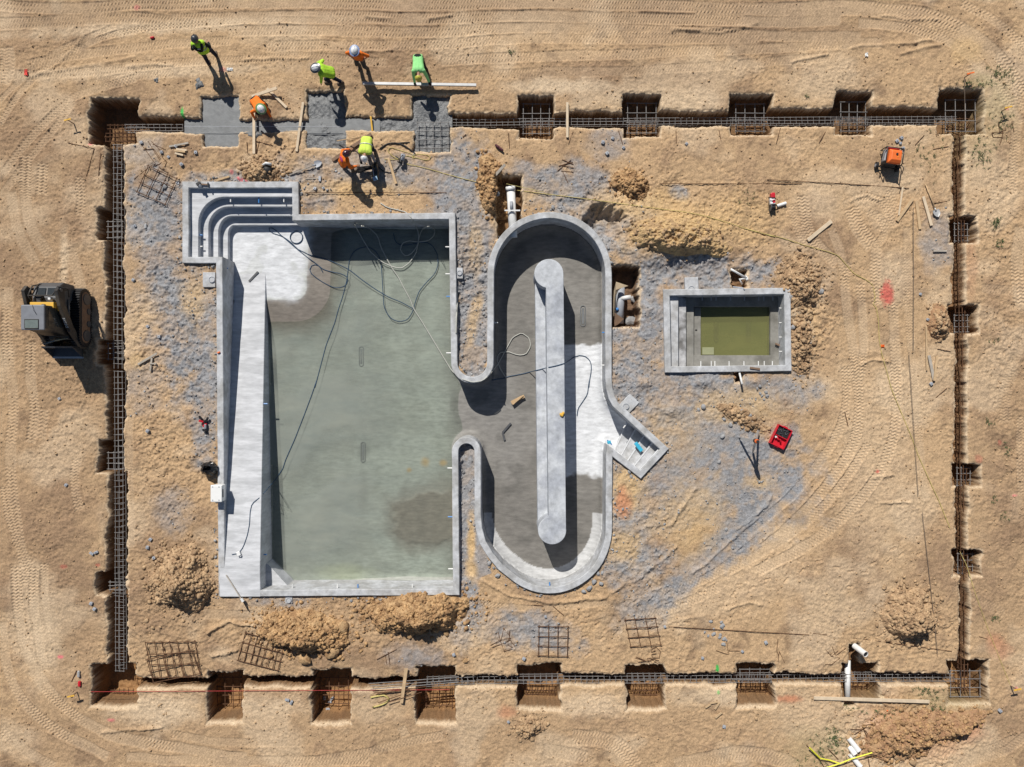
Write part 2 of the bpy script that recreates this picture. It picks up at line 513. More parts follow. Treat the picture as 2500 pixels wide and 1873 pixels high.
# track marks: (points, width px, depth of the cleat marks, patchiness)
TR = [
    # top band, running left-right
    ([(300, 12), (900, 8), (1500, 10), (2100, 25)], 30, 1.0), ([(420, 48), (900, 40), (1500, 45), (2050, 50)], 30, 1.0),
    ([(560, 78), (1000, 75), (1600, 70), (2100, 95)], 28, 0.8), ([(650, 118), (1050, 105), (1500, 95), (1850, 92)], 26, 0.7),
    ([(1080, 150), (1400, 140), (1750, 118), (2150, 108)], 26, 0.7), ([(1150, 190), (1350, 178), (1600, 172), (1850, 150), (2050, 140)], 24, 0.5),
    ([(0, 15), (180, 22), (330, 10)], 30, 0.9), ([(0, 62), (140, 52), (300, 40), (480, 60)], 30, 0.8),
    ([(0, 300), (50, 220), (140, 140), (260, 85), (420, 62), (640, 50), (860, 55)], 17, 1.0),
    ([(0, 245), (60, 185), (150, 115), (280, 65)], 14, 0.7),
    ([(0, 185), (130, 182), (320, 165), (520, 150), (760, 140), (940, 150)], 22, 0.6), ([(70, 160), (200, 130), (420, 110), (560, 100)], 24, 0.7),
    ([(190, 215), (260, 190), (420, 180)], 20, 0.5),
    ([(8, 420), (60, 350), (120, 290), (190, 225), (330, 190)], 20, 0.9), ([(0, 480), (60, 400), (130, 320), (180, 250)], 18, 0.8),
    # left column
    ([(15, 120), (20, 160), (5, 200)], 40, 1.1),
    ([(65, 380), (60, 480), (75, 560), (120, 620)], 30, 1.2), ([(25, 470), (40, 560), (85, 640)], 28, 0.9), ([(105, 400), (100, 470)], 28, 1.0),
    ([(195, 430), (200, 480), (195, 520)], 22, 0.9), ([(175, 620), (195, 690), (210, 760)], 30, 1.0),
    ([(20, 700), (15, 860), (35, 1000), (20, 1120), (45, 1300), (70, 1420)], 28, 0.8), ([(75, 840), (70, 930), (85, 1000), (75, 1080)], 26, 1.0),
    ([(100, 1010), (95, 1070)], 34, 0.8), ([(188, 1120), (180, 1180), (195, 1240)], 24, 0.7), ([(10, 1190), (30, 1290), (75, 1380), (85, 1440)], 24, 0.9),
    ([(85, 1380), (80, 1480), (95, 1560), (105, 1640)], 24, 1.2), ([(110, 1370), (108, 1460), (120, 1540)], 20, 0.9),
    ([(5, 1520), (15, 1640), (60, 1720), (150, 1800), (260, 1850)], 26, 1.2), ([(40, 1380), (45, 1500), (60, 1600), (120, 1690), (200, 1770), (300, 1810), (420, 1830), (600, 1850)], 26, 1.3),
    ([(75, 1640), (150, 1730), (250, 1800), (360, 1830)], 24, 1.0), ([(0, 1780), (60, 1830), (130, 1873)], 26, 0.8),
    ([(310, 1855), (450, 1862), (700, 1858), (900, 1862)], 24, 0.9), ([(420, 1800), (560, 1815), (700, 1815)], 22, 0.6), ([(700, 1700), (850, 1790)], 16, 0.4),
    ([(640, 1870), (860, 1850), (1000, 1815), (1080, 1800)], 24, 0.7), ([(980, 1780), (990, 1800)], 24, 1.0),
    ([(1400, 1800), (1480, 1805), (1530, 1840), (1550, 1873)], 40, 0.8), ([(1330, 1830), (1430, 1850)], 34, 0.7),
    ([(1650, 1870), (1800, 1830), (1900, 1850), (1940, 1873)], 36, 0.8), ([(600, 1790), (640, 1800), (700, 1790)], 22, 0.4),
    ([(2270, 1830), (2370, 1850), (2480, 1800)], 30, 0.6), ([(2330, 1873), (2440, 1840), (2500, 1800)], 26, 0.8),
    # right side
    ([(1700, 20), (1950, 15), (2200, 18), (2330, 50), (2440, 130), (2500, 230)], 32, 1.1), ([(2100, 60), (2260, 70), (2370, 130), (2440, 210), (2490, 300)], 26, 1.0),
    ([(1930, 30), (2120, 30), (2280, 55), (2380, 110), (2460, 190), (2500, 270)], 20, 0.7), ([(2350, 8), (2430, 50), (2500, 110)], 24, 0.8),
    ([(2480, 300), (2475, 400), (2470, 470)], 26, 0.6), ([(2495, 560), (2480, 640), (2490, 740)], 32, 1.0), ([(2400, 705), (2480, 712)], 24, 0.5),
    ([(2475, 900), (2450, 960), (2455, 1030)], 30, 0.5), ([(2495, 1020), (2490, 1120), (2495, 1200)], 22, 0.7), ([(2430, 460), (2420, 540)], 20, 0.3),
    ([(2068, 640), (2060, 700), (2075, 800), (2095, 920), (2100, 1010), (2090, 1080), (2050, 1150), (2000, 1210), (1940, 1280), (1850, 1360)], 26, 1.2),
    ([(2100, 690), (2105, 760), (2110, 830), (2105, 920)], 22, 1.0), ([(2180, 740), (2185, 830), (2190, 930), (2190, 1030), (2175, 1100), (2140, 1170), (2060, 1260), (1960, 1340), (1850, 1400)], 26, 1.2),
    ([(2140, 600), (2135, 660), (2140, 740)], 26, 0.9), ([(2215, 560), (2218, 700), (2222, 830), (2235, 930), (2240, 1060)], 20, 0.7),
    ([(2065, 900), (2070, 990), (2040, 1080), (1985, 1160), (1900, 1250), (1790, 1340)], 22, 0.9), ([(2120, 1090), (2060, 1180), (1990, 1260), (1890, 1340), (1780, 1400)], 22, 0.9),
    ([(1750, 1440), (1640, 1490), (1560, 1500)], 24, 0.6), ([(1850, 1330), (1730, 1420), (1600, 1450)], 24, 0.6), ([(2245, 1060), (2252, 1140), (2262, 1220)], 20, 0.8),
    ([(1960, 480), (1965, 540), (1990, 590), (2040, 640)], 30, 1.0), ([(1935, 500), (1945, 560), (1970, 590)], 22, 0.7),
    ([(2062, 500), (2110, 478), (2160, 495), (2185, 550)], 22, 0.8), ([(2080, 510), (2095, 560), (2130, 600)], 40, 1.1), ([(2120, 520), (2150, 530), (2165, 570), (2140, 600)], 20, 0.7),
    ([(2030, 560), (2050, 610), (2060, 660)], 24, 0.9), ([(2170, 470), (2195, 530)], 24, 0.6), ([(1890, 640), (1900, 660)], 20, 0.3),
    ([(1130, 1475), (1350, 1490), (1480, 1470)], 16, 0.7), ([(500, 1495), (640, 1500)], 26, 0.7), ([(1260, 1555), (1400, 1560)], 22, 0.5),
    ([(1310, 430), (1330, 470)], 30, 0.6), ([(1600, 500), (1640, 510)], 26, 0.5), ([(170, 420), (180, 470)], 20, 0.3), ([(2330, 1430), (2450, 1500)], 26, 0.3),
    ([(315, 1000), (318, 1180), (320, 1330)], 20, 0.7), ([(1650, 1150), (1700, 1230)], 40, 0.5), ([(1850, 1200), (1790, 1280)], 34, 0.5),
]
TRW = np.zeros(X.shape); TRH = np.zeros(X.shape)
patch = sstep(0.36, 0.58, fbm(X, Y, 0.55, 3, 77.0))
for pts, wpx, st in TR:
    # smooth the path
    q = pts
    for _ in range(2):
        r_ = [q[0]]
        for i in range(len(q) - 1):
            a, b = q[i], q[i + 1]
            r_ += [(a[0] * .75 + b[0] * .25, a[1] * .75 + b[1] * .25), (a[0] * .25 + b[0] * .75, a[1] * .25 + b[1] * .75)]
        q = r_ + [q[-1]]
    w = wpx / S / 2
    s0 = rnd.random() * 5
    per = rnd.uniform(0.105, 0.135)
    for i in range(len(q) - 1):
        a = P(*q[i]); b = P(*q[i + 1])
        vx, vy = b[0] - a[0], b[1] - a[1]; L = hypot(vx, vy)
        if L < 1e-4: continue
        vx /= L; vy /= L
        mg = w * 1.3 + 0.05
        i0, i1 = np.searchsorted(gx, [min(a[0], b[0]) - mg, max(a[0], b[0]) + mg]); j0, j1 = np.searchsorted(gy, [min(a[1], b[1]) - mg, max(a[1], b[1]) + mg])
        if i1 <= i0 or j1 <= j0: s0 += L; continue
        sx = X[j0:j1, i0:i1] - a[0]; sy = Y[j0:j1, i0:i1] - a[1] + (n_lo[j0:j1, i0:i1] - .5) * .35
        t = sx * vx + sy * vy; d = -sx * vy + sy * vx
        wob = n_wp[j0:j1, i0:i1]
        edge = 1 - sstep(w * 0.82, w * 1.05, np.abs(d) + wob * 0.06)
        on = (t > -0.04) & (t < L + 0.04)
        ph = (s0 + t) / per + 0.24 * np.sin(d * 2 * pi / (w * 0.9)) + wob * .45
        rg = np.cos(2 * pi * ph)
        rg = np.sign(rg) * np.abs(rg) ** 0.8
        wgt = edge * on
        h = min(1.15, st + .15) * (0.021 * rg * (0.18 + 0.82 * patch[j0:j1, i0:i1]) - 0.016)
        berm = 0.028 * st * sstep(.42, .62, n_md[j0:j1, i0:i1]) * np.exp(-((np.abs(d) - w * 1.08) / 0.03) ** 2) * on
        sub = TRH[j0:j1, i0:i1]; sw = TRW[j0:j1, i0:i1]
        sub[:] = np.where(wgt > 0.02, sub * (1 - wgt) + h * wgt, sub) + np.where(wgt < 0.5, berm * 0.5, 0)
        sw[:] = np.maximum(sw, wgt * min(1, st))
        s0 += L
Z = Z + TRH
# ruts and scraped ridges
RUT = [([(60, 195), (130, 170), (190, 110), (210, 85)], .03), ([(100, 182), (180, 170), (330, 140)], .03), ([(310, 163), (420, 157)], .05), ([(600, 148), (750, 143)], .045), ([(880, 124), (940, 126), (965, 115)], .05),
       ([(1050, 47), (1100, 40)], .06), ([(890, 40), (950, 45)], .04), ([(1640, 75), (1780, 68), (1850, 60)], .05), ([(1640, 70), (1760, 80), (1830, 66)], .04), ([(1930, 150), (2025, 132)], .05), ([(2080, 118), (2180, 105), (2270, 103)], .06),
       ([(2200, 130), (2300, 110)], .05), ([(2150, 40), (2220, 45), (2290, 50)], .04), ([(2110, 890), (2140, 882), (2170, 888)], .06), ([(1640, 1280), (1700, 1190)], .06), ([(1800, 1300), (1850, 1260), (1885, 1210)], .08), ([(1690, 1400), (1790, 1320), (1850, 1270)], .05),
       ([(1770, 1490), (1830, 1470), (1855, 1478)], .06), ([(1550, 1420), (1650, 1330)], .05), ([(2180, 1160), (2130, 1165)], .05), ([(2150, 1230), (2230, 1225)], .05), ([(250, 1790), (390, 1780)], .06), ([(510, 1545), (560, 1520), (620, 1530)], .10), ([(520, 1600), (580, 1590)], .08),
       ([(1530, 1420), (1480, 1460), (1380, 1470), (1240, 1455), (1180, 1420)], .06), ([(2080, 495), (2120, 480), (2150, 490)], .05), ([(1720, 1500), (1600, 1530)], .02), ([(640, 480), (760, 500), (810, 490)], .05), ([(2060, 1640), (2090, 1630)], .0)]
for pts, h in RUT:
    pp = [P(*p)[:2] for p in pts]
    xs_ = [p[0] for p in pp]; ys_ = [p[1] for p in pp]
    i0, i1 = np.searchsorted(gx, [min(xs_) - .4, max(xs_) + .4]); j0, j1 = np.searchsorted(gy, [min(ys_) - .4, max(ys_) + .4])
    sX = X[j0:j1, i0:i1] + n_wp[j0:j1, i0:i1] * .25; sY = Y[j0:j1, i0:i1] + (n_md[j0:j1, i0:i1] - .5) * .25
    d = pdist(pp, sX, sY, False)
    Z[j0:j1, i0:i1] += h * np.exp(-(d / 0.06) ** 2) * (0.4 + 1.1 * n_hi[j0:j1, i0:i1])
# boot prints
FP = [(1278, 1518), (1435, 1508), (1425, 1522), (1460, 1524), (1428, 1556), (1470, 1560), (1350, 1563), (1425, 1575), (1435, 1600), (1505, 1546), (1590, 1463), (1553, 1467), (1632, 1448), (1672, 1449), (1717, 1447), (1633, 1474), (1670, 1474), (1650, 1522), (1676, 1521), (1587, 1536),
      (1805, 1428), (1835, 1437), (1792, 1450), (1875, 1415), (1920, 1417), (1957, 1395), (1875, 1365), (2000, 1370), (2040, 1385), (2075, 1395), (2110, 1397), (2075, 1432), (2130, 1375), (2170, 1370), (2200, 1355), (2245, 1353), (2180, 1340), (1955, 1565), (2120, 1560), (2150, 1552), (1200, 1605), (1210, 1518), (1280, 1650), (1190, 1625), (1730, 1335), (1810, 1342)]
for fxp, fyp in FP:
    x0, y0, _ = P(fxp, fyp); a = radians(rnd.uniform(-10, 50))
    i0, i1 = np.searchsorted(gx, [x0 - .25, x0 + .25]); j0, j1 = np.searchsorted(gy, [y0 - .25, y0 + .25])
    dx = X[j0:j1, i0:i1] - x0; dy = Y[j0:j1, i0:i1] - y0
    u_ = dx * cos(a) + dy * sin(a); v_ = -dx * sin(a) + dy * cos(a)
    q = np.hypot(u_ / 0.15, v_ / (0.055 - 0.018 * np.cos(u_ * 30)))
    Z[j0:j1, i0:i1] += -0.028 * (1 - sstep(.75, 1.0, q)) + 0.012 * np.exp(-((q - 1.2) / .22) ** 2)

# rough, untracked earth round the pool and in the spoil
ROUGH = np.maximum(blobs([(420, 900, 110, 520, 0, 1), (1600, 560, 330, 150, 0, 1.1), (800, 420, 480, 90, 0, .7), (1500, 880, 160, 200, 0, .8), (900, 1530, 620, 90, 0, .8), (1640, 1000, 200, 90, 0, .7), (1960, 760, 70, 170, 0, 1.2),
                          (2450, 800, 60, 700, 0, .7), (2200, 1800, 190, 90, 0, 1.2), (2240, 1540, 110, 110, 0, .8), (1153, 700, 60, 260, 0, .9), (1700, 640, 130, 60, 0, 1.2), (1530, 1350, 120, 260, 0, .8), (180, 900, 110, 500, 0, .6), (400, 1500, 130, 140, 0, .9)], .6), 0.35)
Z += ROUGH * (1 - .0) * ((n_hi - .5) * 0.13 + (n_cl - .5) * 0.075) * (1 - 0.8 * TRW) + (n_cl - .5) * 0.026 * (.15 + 1.1 * sstep(.46, .68, fbm(X, Y, .7, 3, 131.)))* (1 - .8 * TRW)
# grey-yellow mound above the spa and hollow beside the curved wall
Z += 0.2 * blobs([(1655, 575, 100, 55, -8, 1), (1560, 520, 70, 40, 0, .6)], .7, .6)
Z -= 0.62 * blobs([(1478, 548, 40, 42, 30, 1)], .45, .5)
Z -= 0.18 * blobs([(1153, 780, 40, 140, 0, .8), (1140, 1250, 22, 190, 0, .9)], .4, .2)
Z -= 0.16 * blobs([(1700, 665, 120, 35, 0, .9)], .6, .5)
for cx_, cy_, r_, h_ in [(1570, 935, 22, .12), (1720, 930, 26, .14), (1840, 930, 24, .12), (1640, 1000, 25, .12), (1580, 760, 30, .1)]:
    q = np.hypot((U - cx_) / r_, (V - cy_) / (r_ * .7))
    Z += h_ * np.exp(-q * q * 1.2) * (0.7 + .6 * n_hi)

# trenches, footing pits and small holes: x0,y0,x1,y1 (photo px at the rim), depth, slope of the south face (m)
CUT = [(218, 240, 335, 352, .95, .08), (492, 234, 581, 354, .5, .05), (747, 221, 840, 362, .5, .05), (1007, 231, 1098, 369, .5, .05),
       (1265, 231, 1353, 335, .92, .06), (1520, 229, 1615, 332, .92, .06), (1784, 229, 1886, 326, .92, .06), (2040, 225, 2128, 329, .92, .06), (2294, 218, 2403, 329, .95, .06)]
for x0, y0, x1, y1 in [(330, 286, 500, 323), (575, 290, 750, 318), (835, 286, 1010, 318), (1095, 276, 1270, 312), (1350, 272, 1525, 310), (1610, 270, 1790, 308), (1880, 264, 2045, 307), (2120, 263, 2300, 306)]:
    CUT.append((x0, y0, x1, y1, .78, .05))
for x0, y0, x1, y1 in [(256, 345, 302, 700), (258, 690, 304, 1160), (261, 1150, 309, 1640)]:
    CUT.append((x0, y0, x1, y1, 1.1, .05))
for x0, y0, x1, y1 in [(237, 510, 300, 584), (236, 826, 300, 888), (236, 1077, 303, 1158), (236, 1400, 307, 1452)]:
    CUT.append((x0, y0, x1, y1, 1.25, .10))
for x0, y0, x1, y1 in [(2329, 325, 2357, 535), (2330, 585, 2359, 750), (2333, 805, 2361, 1140), (2337, 1180, 2364, 1350), (2343, 1400, 2368, 1620)]:
    CUT.append((x0, y0, x1, y1, .75, .05))
for x0, y0, x1, y1 in [(2319, 526, 2388, 592), (2319, 744, 2388, 814), (2325, 1134, 2397, 1190), (2327, 1343, 2395, 1405)]:
    CUT.append((x0, y0, x1, y1, 1.15, .10))
CUT += [(221, 1623, 332, 1728, 1.25, .22), (506, 1639, 592, 1766, 1.22, .26), (760, 1636, 856, 1768, 1.22, .26), (1015, 1629, 1111, 1766, 1.22, .26), (1263, 1626, 1369, 1735, 1.22, .28), (1529, 1626, 1624, 1734, 1.22, .26), (1798, 1620, 1894, 1728, 1.22, .26), (2056, 1620, 2147, 1716, 1.2, .16), (2316, 1613, 2414, 1722, 1.25, .18)]
for x0, y0, x1, y1 in [(330, 1658, 510, 1683), (588, 1655, 765, 1680), (852, 1655, 1020, 1681), (1108, 1652, 1268, 1679), (1365, 1650, 1533, 1677), (1618, 1648, 1802, 1675), (1888, 1646, 2060, 1673), (2140, 1645, 2320, 1673)]:
    CUT.append((x0, y0, x1, y1, .95, .10))
CUT += [(1212, 428, 1276, 580, .75, .1), (1490, 652, 1562, 797, .95, .12), (1788, 660, 1826, 706, .5, .1), (2075, 1575, 2102, 1640, .55, .05), (2060, 1705, 2092, 1732, .22, .08), (2085, 1705, 2152, 1720, .15, .06), (1795, 905, 1812, 935, .35, .08)]
cutz = np.zeros(X.shape)
for x0, y0, x1, y1, dep, sl_ in CUT:
    a = P(x0, y1); b = P(x1, y0)
    mg = 0.4
    i0, i1 = np.searchsorted(gx, [a[0] - mg, b[0] + mg]); j0, j1 = np.searchsorted(gy, [a[1] - mg, b[1] + mg])
    sX = X[j0:j1, i0:i1] + n_wp[j0:j1, i0:i1] * .2 + (n_hi[j0:j1, i0:i1] - .5) * .13
    sY = Y[j0:j1, i0:i1] + (n_md[j0:j1, i0:i1] - .5) * .2 + (n_hi[j0:j1, i0:i1] - .5) * .06 + (n_cl[j0:j1, i0:i1] - .5) * .07
    dW = np.minimum(np.minimum(sX - a[0], b[0] - sX), b[1] - sY)     # inside distance, three faces
    dS = sY - a[1]
    # rounded plan corners
    f = np.minimum(sstep(-.01, .07, dW), sstep(-.01, sl_ + .03, dS))
    lip = np.minimum(np.minimum(dW, dS), 0.1)
    z_ = -dep * f - 0.05 * sstep(-.12, 0.0, np.minimum(dW, dS))
    cutz[j0:j1, i0:i1] = np.minimum(cutz[j0:j1, i0:i1], z_ + f * (n_hi[j0:j1, i0:i1] - .5) * .10)
Z = Z * (1 - 0.8 * sstep(-.1, -.5, cutz)) + cutz
# sink the ground inside the two basins
def hollow(mid, zz):
    xs_ = [p[0] for p in mid]; ys_ = [p[1] for p in mid]
    i0, i1 = np.searchsorted(gx, [min(xs_) - .1, max(xs_) + .1]); j0, j1 = np.searchsorted(gy, [min(ys_) - .1, max(ys_) + .1])
    ins = pip(mid, X[j0:j1, i0:i1], Y[j0:j1, i0:i1])
    Z[j0:j1, i0:i1][ins] = zz
hollow(POOL_MID, -2.3); hollow(SPA_MID, -1.9)
far = np.maximum(sstep(20.5, 30, np.abs(X)), sstep(15.6, 22, np.abs(Y)))
Z = Z * (1 - far)

# ground colour = kinds of soil, dust, crushed stone, paint marks, painted pit shade
TAN = np.array([.490, .335, .196]); BRN = np.array([.285, .188, .118]); PALE = np.array([.615, .475, .325]); GREY = np.array([.282, .282, .292]); YEL = np.array([.57, .39, .195]); SHADED_CLAY = np.array([.175, .095, .045])


def mixc(c, b, m):
    return c + (b - c) * np.clip(m, 0, 1)[..., None]


C = np.broadcast_to(TAN, X.shape + (3,)).copy()
C = mixc(C, BRN, sstep(.44, .70, n_lo * .4 + n_md * .4 + n_hi * .2) * .85)
C = mixc(C, BRN, blobs([(1200, 30, 900, 45, 0, .65), (100, 60, 170, 70, 0, .6), (1500, 190, 230, 45, 0, .8), (90, 330, 90, 120, 30, .7), (1900, 75, 300, 35, 0, .6), (2100, 200, 60, 60, 0, .3), (1000, 160, 260, 40, 0, .5), (60, 600, 90, 200, 0, .6), (60, 1250, 140, 330, 0, .35), (250, 1800, 300, 80, 0, .4), (2180, 390, 70, 60, 0, .3), (1030, 1800, 900, 70, 0, .3), (2440, 1200, 70, 560, 0, .35), (650, 1700, 300, 30, 0, .4), (140, 900, 130, 620, 0, .5), (60, 100, 120, 120, 0, .4), (330, 260, 120, 60, 0, .35), (400, 1400, 140, 200, 0, .35), (180, 1520, 70, 200, 0, .5), (880, 240, 380, 40, 0, .4), (1540, 180, 60, 18, 0, .6), (1690, 80, 40, 14, 0, .5), (1860, 80, 50, 14, 0, .6), (2080, 380, 30, 30, 0, .4), (2310, 960, 40, 50, 0, .4), (2260, 1280, 50, 30, 0, .4), (700, 1600, 400, 50, 0, .35), (1950, 640, 40, 60, 0, .4)], .6))
C = mixc(C, BRN * .85, sstep(.60, .75, fbm(X, Y, 1.7, 4, 151.)) * sstep(.4, .6, fbm(X, Y, .35, 2, 171.)) * .7)
C = mixc(C, PALE, sstep(.55, .72, fbm(X, Y, .55, 3, 191.)) * .45)
C = mixc(C, PALE, TRW * .28)
C = mixc(C, PALE, blobs([(400, 65, 330, 16, -3, .8), (330, 175, 330, 16, -2, .7), (1360, 210, 110, 18, 0, .9), (2020, 190, 90, 60, 0, .55), (2175, 680, 40, 60, 0, .6), (380, 1730, 100, 35, 0, .8), (100, 1560, 40, 110, 0, .5), (155, 630, 10, 60, 0, .8), (2400, 420, 80, 70, 0, .5), (1620, 250, 150, 35, 0, .5), (1440, 1720, 100, 25, 0, .7), (1720, 1700, 90, 22, 0, .6), (640, 1720, 90, 25, 0, .5), (900, 1730, 70, 30, 0, .4), (2130, 1130, 90, 260, 0, .4), (1980, 1750, 140, 60, 20, .4), (2000, 480, 60, 60, 0, .5), (1770, 1440, 200, 60, -20, .4), (1260, 60, 120, 30, 0, .3), (680, 75, 90, 40, 0, .5)], .7) * .95)
grey = blobs([(378, 520, 62, 90, 0, 1), (450, 800, 75, 190, -12, .95), (500, 960, 36, 150, 0, .9), (395, 640, 60, 120, 0, .55), (350, 930, 60, 60, 0, .4), (640, 430, 150, 16, 0, .8), (780, 470, 40, 40, 0, .6), (950, 425, 190, 35, 5, .7), (1130, 480, 70, 130, 0, .95), (1153, 720, 46, 240, 0, .95), (1140, 1260, 36, 230, 0, 1), (1300, 450, 90, 45, 0, .8), (1380, 470, 90, 50, 15, .85),
              (1470, 560, 70, 75, 30, 1.1), (1560, 780, 75, 180, 0, 1.1), (1700, 665, 160, 45, 0, 1.1), (1640, 950, 190, 60, 0, 1.05), (1560, 1010, 100, 60, 0, .9), (1950, 830, 30, 120, 0, .75), (1900, 960, 90, 45, 0, .7), (1780, 1130, 190, 110, 20, .95), (1900, 1180, 70, 60, 0, .9), (1650, 1180, 90, 110, 0, .7), (1820, 1280, 130, 50, -42, .95), (1700, 1390, 190, 32, -38, .8),
              (1530, 1240, 50, 180, 0, .8), (1560, 1380, 80, 50, -20, .85), (1290, 1540, 120, 40, 10, .75), (1560, 1480, 60, 60, 0, .6), (1130, 1500, 60, 60, 0, .6), (1000, 1600, 70, 30, 0, .6), (2290, 600, 40, 60, 0, .55), (2300, 560, 25, 40, 0, .5), (1485, 350, 45, 40, 0, .5), (1430, 420, 60, 25, 30, .7), (1660, 470, 22, 16, 0, .9), (420, 1250, 50, 50, 0, .5), (1560, 545, 45, 60, 0, .5), (690, 1470, 60, 12, 0, .6), (880, 400, 180, 30, 0, .4), (490, 455, 60, 14, 0, .7), (345, 365, 60, 30, 0, .4), (390, 480, 40, 60, 0, .6), (1700, 1050, 120, 40, 0, .6), (1760, 945, 120, 30, 0, 1), (1650, 970, 200, 75, 5, 1), (1800, 1160, 150, 110, -30, .9), (1540, 850, 60, 140, 0, 1.1), (1620, 650, 60, 40, 0, 1)], .5, 1.15)
grey = np.clip(grey * 1.15, 0, 1) * (.66 + .34 * sstep(.30, .46, fbm(X, Y, 1.6, 4, 211.))) * (.85 + .3 * sstep(.35, .6, fbm(X, Y, 6, 2, 231.)))
grey = np.maximum(grey, .9 * (pip([P(x, y)[:2] for x, y in [(1112, 450), (1192, 470), (1192, 880), (1153, 925), (1114, 880)]], X, Y) | pip([P(x, y)[:2] for x, y in [(1115, 1085), (1162, 1085), (1164, 1300), (1190, 1360), (1200, 1400), (1120, 1430)]], X, Y)) * (.7 + .3 * sstep(.35, .55, n_md)))
C = mixc(C, GREY * (0.82 + .36 * n_hi[..., None]), grey * .92)
C = mixc(C, YEL, blobs([(1655, 560, 130, 50, -8, .85), (1560, 500, 120, 35, 0, .7), (1760, 540, 120, 60, 0, .5), (860, 460, 120, 20, 0, .6), (1280, 475, 30, 20, 0, .6), (1190, 470, 20, 45, 0, .6), (1150, 1330, 9, 60, 0, .9), (1150, 1390, 14, 30, 0, .8), (1530, 1190, 40, 60, 20, .8), (1690, 1260, 75, 90, 20, .55), (1800, 990, 110, 40, 0, .6), (1155, 790, 14, 70, 10, .6), (1160, 600, 16, 60, 0, .5), (470, 730, 30, 50, 0, .6), (330, 880, 20, 20, 0, .6), (1520, 1330, 40, 40, 0, .7), (1850, 1180, 40, 16, 0, .6), (1960, 800, 35, 90, 0, .5), (2360, 120, 40, 30, 0, .5), (1640, 1060, 80, 70, 0, .35)], .6))
C = mixc(C, np.array([.50, .20, .11]), blobs([(1520, 1225, 18, 30, 0, .7), (2440, 1580, 20, 34, -30, .45), (2180, 1750, 70, 50, 0, .3), (2330, 1770, 70, 30, 20, .4), (1925, 1708, 28, 10, 0, .8), (1235, 1740, 22, 16, 0, .5), (2370, 630, 14, 90, 0, .2), (2240, 1810, 90, 40, 0, .25)], .6))
# cut earth: clay in the pits, its colour darkened to add to their shade
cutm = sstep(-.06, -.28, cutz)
C = mixc(C, SHADED_CLAY * (0.8 + .4 * n_hi[..., None]) * 1.0, cutm * .85)
C = mixc(C, PALE, sstep(-.01, -.05, cutz) * (1 - cutm) * .85)  # rims of the cuts paled to look sunlit
C = mixc(C, np.array([.33, .185, .085]) * (0.8 + .4 * n_hi[..., None]), sstep(-.75, -.95, cutz) * (V > 1600) * .8)  # sunlit tone painted on the deep floors of the lower pits
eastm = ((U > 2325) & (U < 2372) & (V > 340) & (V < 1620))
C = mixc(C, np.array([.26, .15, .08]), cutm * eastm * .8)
# spray paint
RED = np.array([.55, .10, .085]); PNK = np.array([.72, .17, .20]); GRN = np.array([.05, .5, .10])
for cx_, cy_, rx, ry, cc, st in [(2163, 718, 17, 34, RED, .85), (582, 437, 6, 6, PNK, .9), (595, 440, 9, 6, PNK, .8), (565, 420, 5, 6, PNK, .6), (2440, 1080, 7, 9, RED, .35), (2390, 1120, 10, 12, RED, .3), (2143, 1151, 7, 6, RED, .8), (2475, 1210, 10, 5, PNK, .6), (2460, 265, 7, 6, PNK, .7), (332, 18, 10, 7, PNK, .4), (1603, 565, 10, 7, RED, .5), (1483, 1322, 4, 4, PNK, .6), (240, 1380, 6, 5, RED, .5),
                                (156, 1382, 9, 6, RED, .4), (146, 1605, 7, 4, PNK, .8), (270, 1760, 10, 5, PNK, .7), (445, 275, 4, 14, GRN, .9), (1752, 1633, 4, 12, GRN, .95), (1754, 1690, 4, 6, GRN, .6), (2390, 1768, 8, 5, PNK, .6), (1510, 1600, 0.1, .1, RED, 0), (220, 352, 7, 4, PNK, .7), (2480, 1680, 6, 6, PNK, .6), (545, 168, 9, 7, PNK, .4)]:
    q = np.hypot((U - cx_) / rx, (V - cy_) / ry) + n_wp * 1.1 + (n_cl - .5) * .6
    C = mixc(C, cc, st * (1 - sstep(.4, 1.15, q)))
C = mixc(C, np.array([.30, .28, .15]), blobs([(2440, 260, 40, 60, 0, .35), (2400, 330, 60, 60, 0, .2), (2260, 1720, 120, 25, 0, .3), (1990, 1830, 70, 50, 0, .3), (2400, 200, 30, 20, 0, .4)], .7))
C *= (0.86 + .28 * n_cl)[..., None]
C *= (0.92 + .16 * n_md)[..., None]
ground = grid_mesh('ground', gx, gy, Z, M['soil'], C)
tag(ground, kind='structure')


def gz(x, y):
    i = int(np.clip(np.searchsorted(gx, x), 1, len(gx) - 1)); j = int(np.clip(np.searchsorted(gy, y), 1, len(gy) - 1))
    return float(Z[j, i])


def G(px, py, up=0.0):
    """point on the ground under a photo pixel"""
    x, y, _ = P(px, py); z = gz(x, y)
    x, y, _ = P(px, py, z); z = gz(x, y)
    return Vector((x, y, z + up))


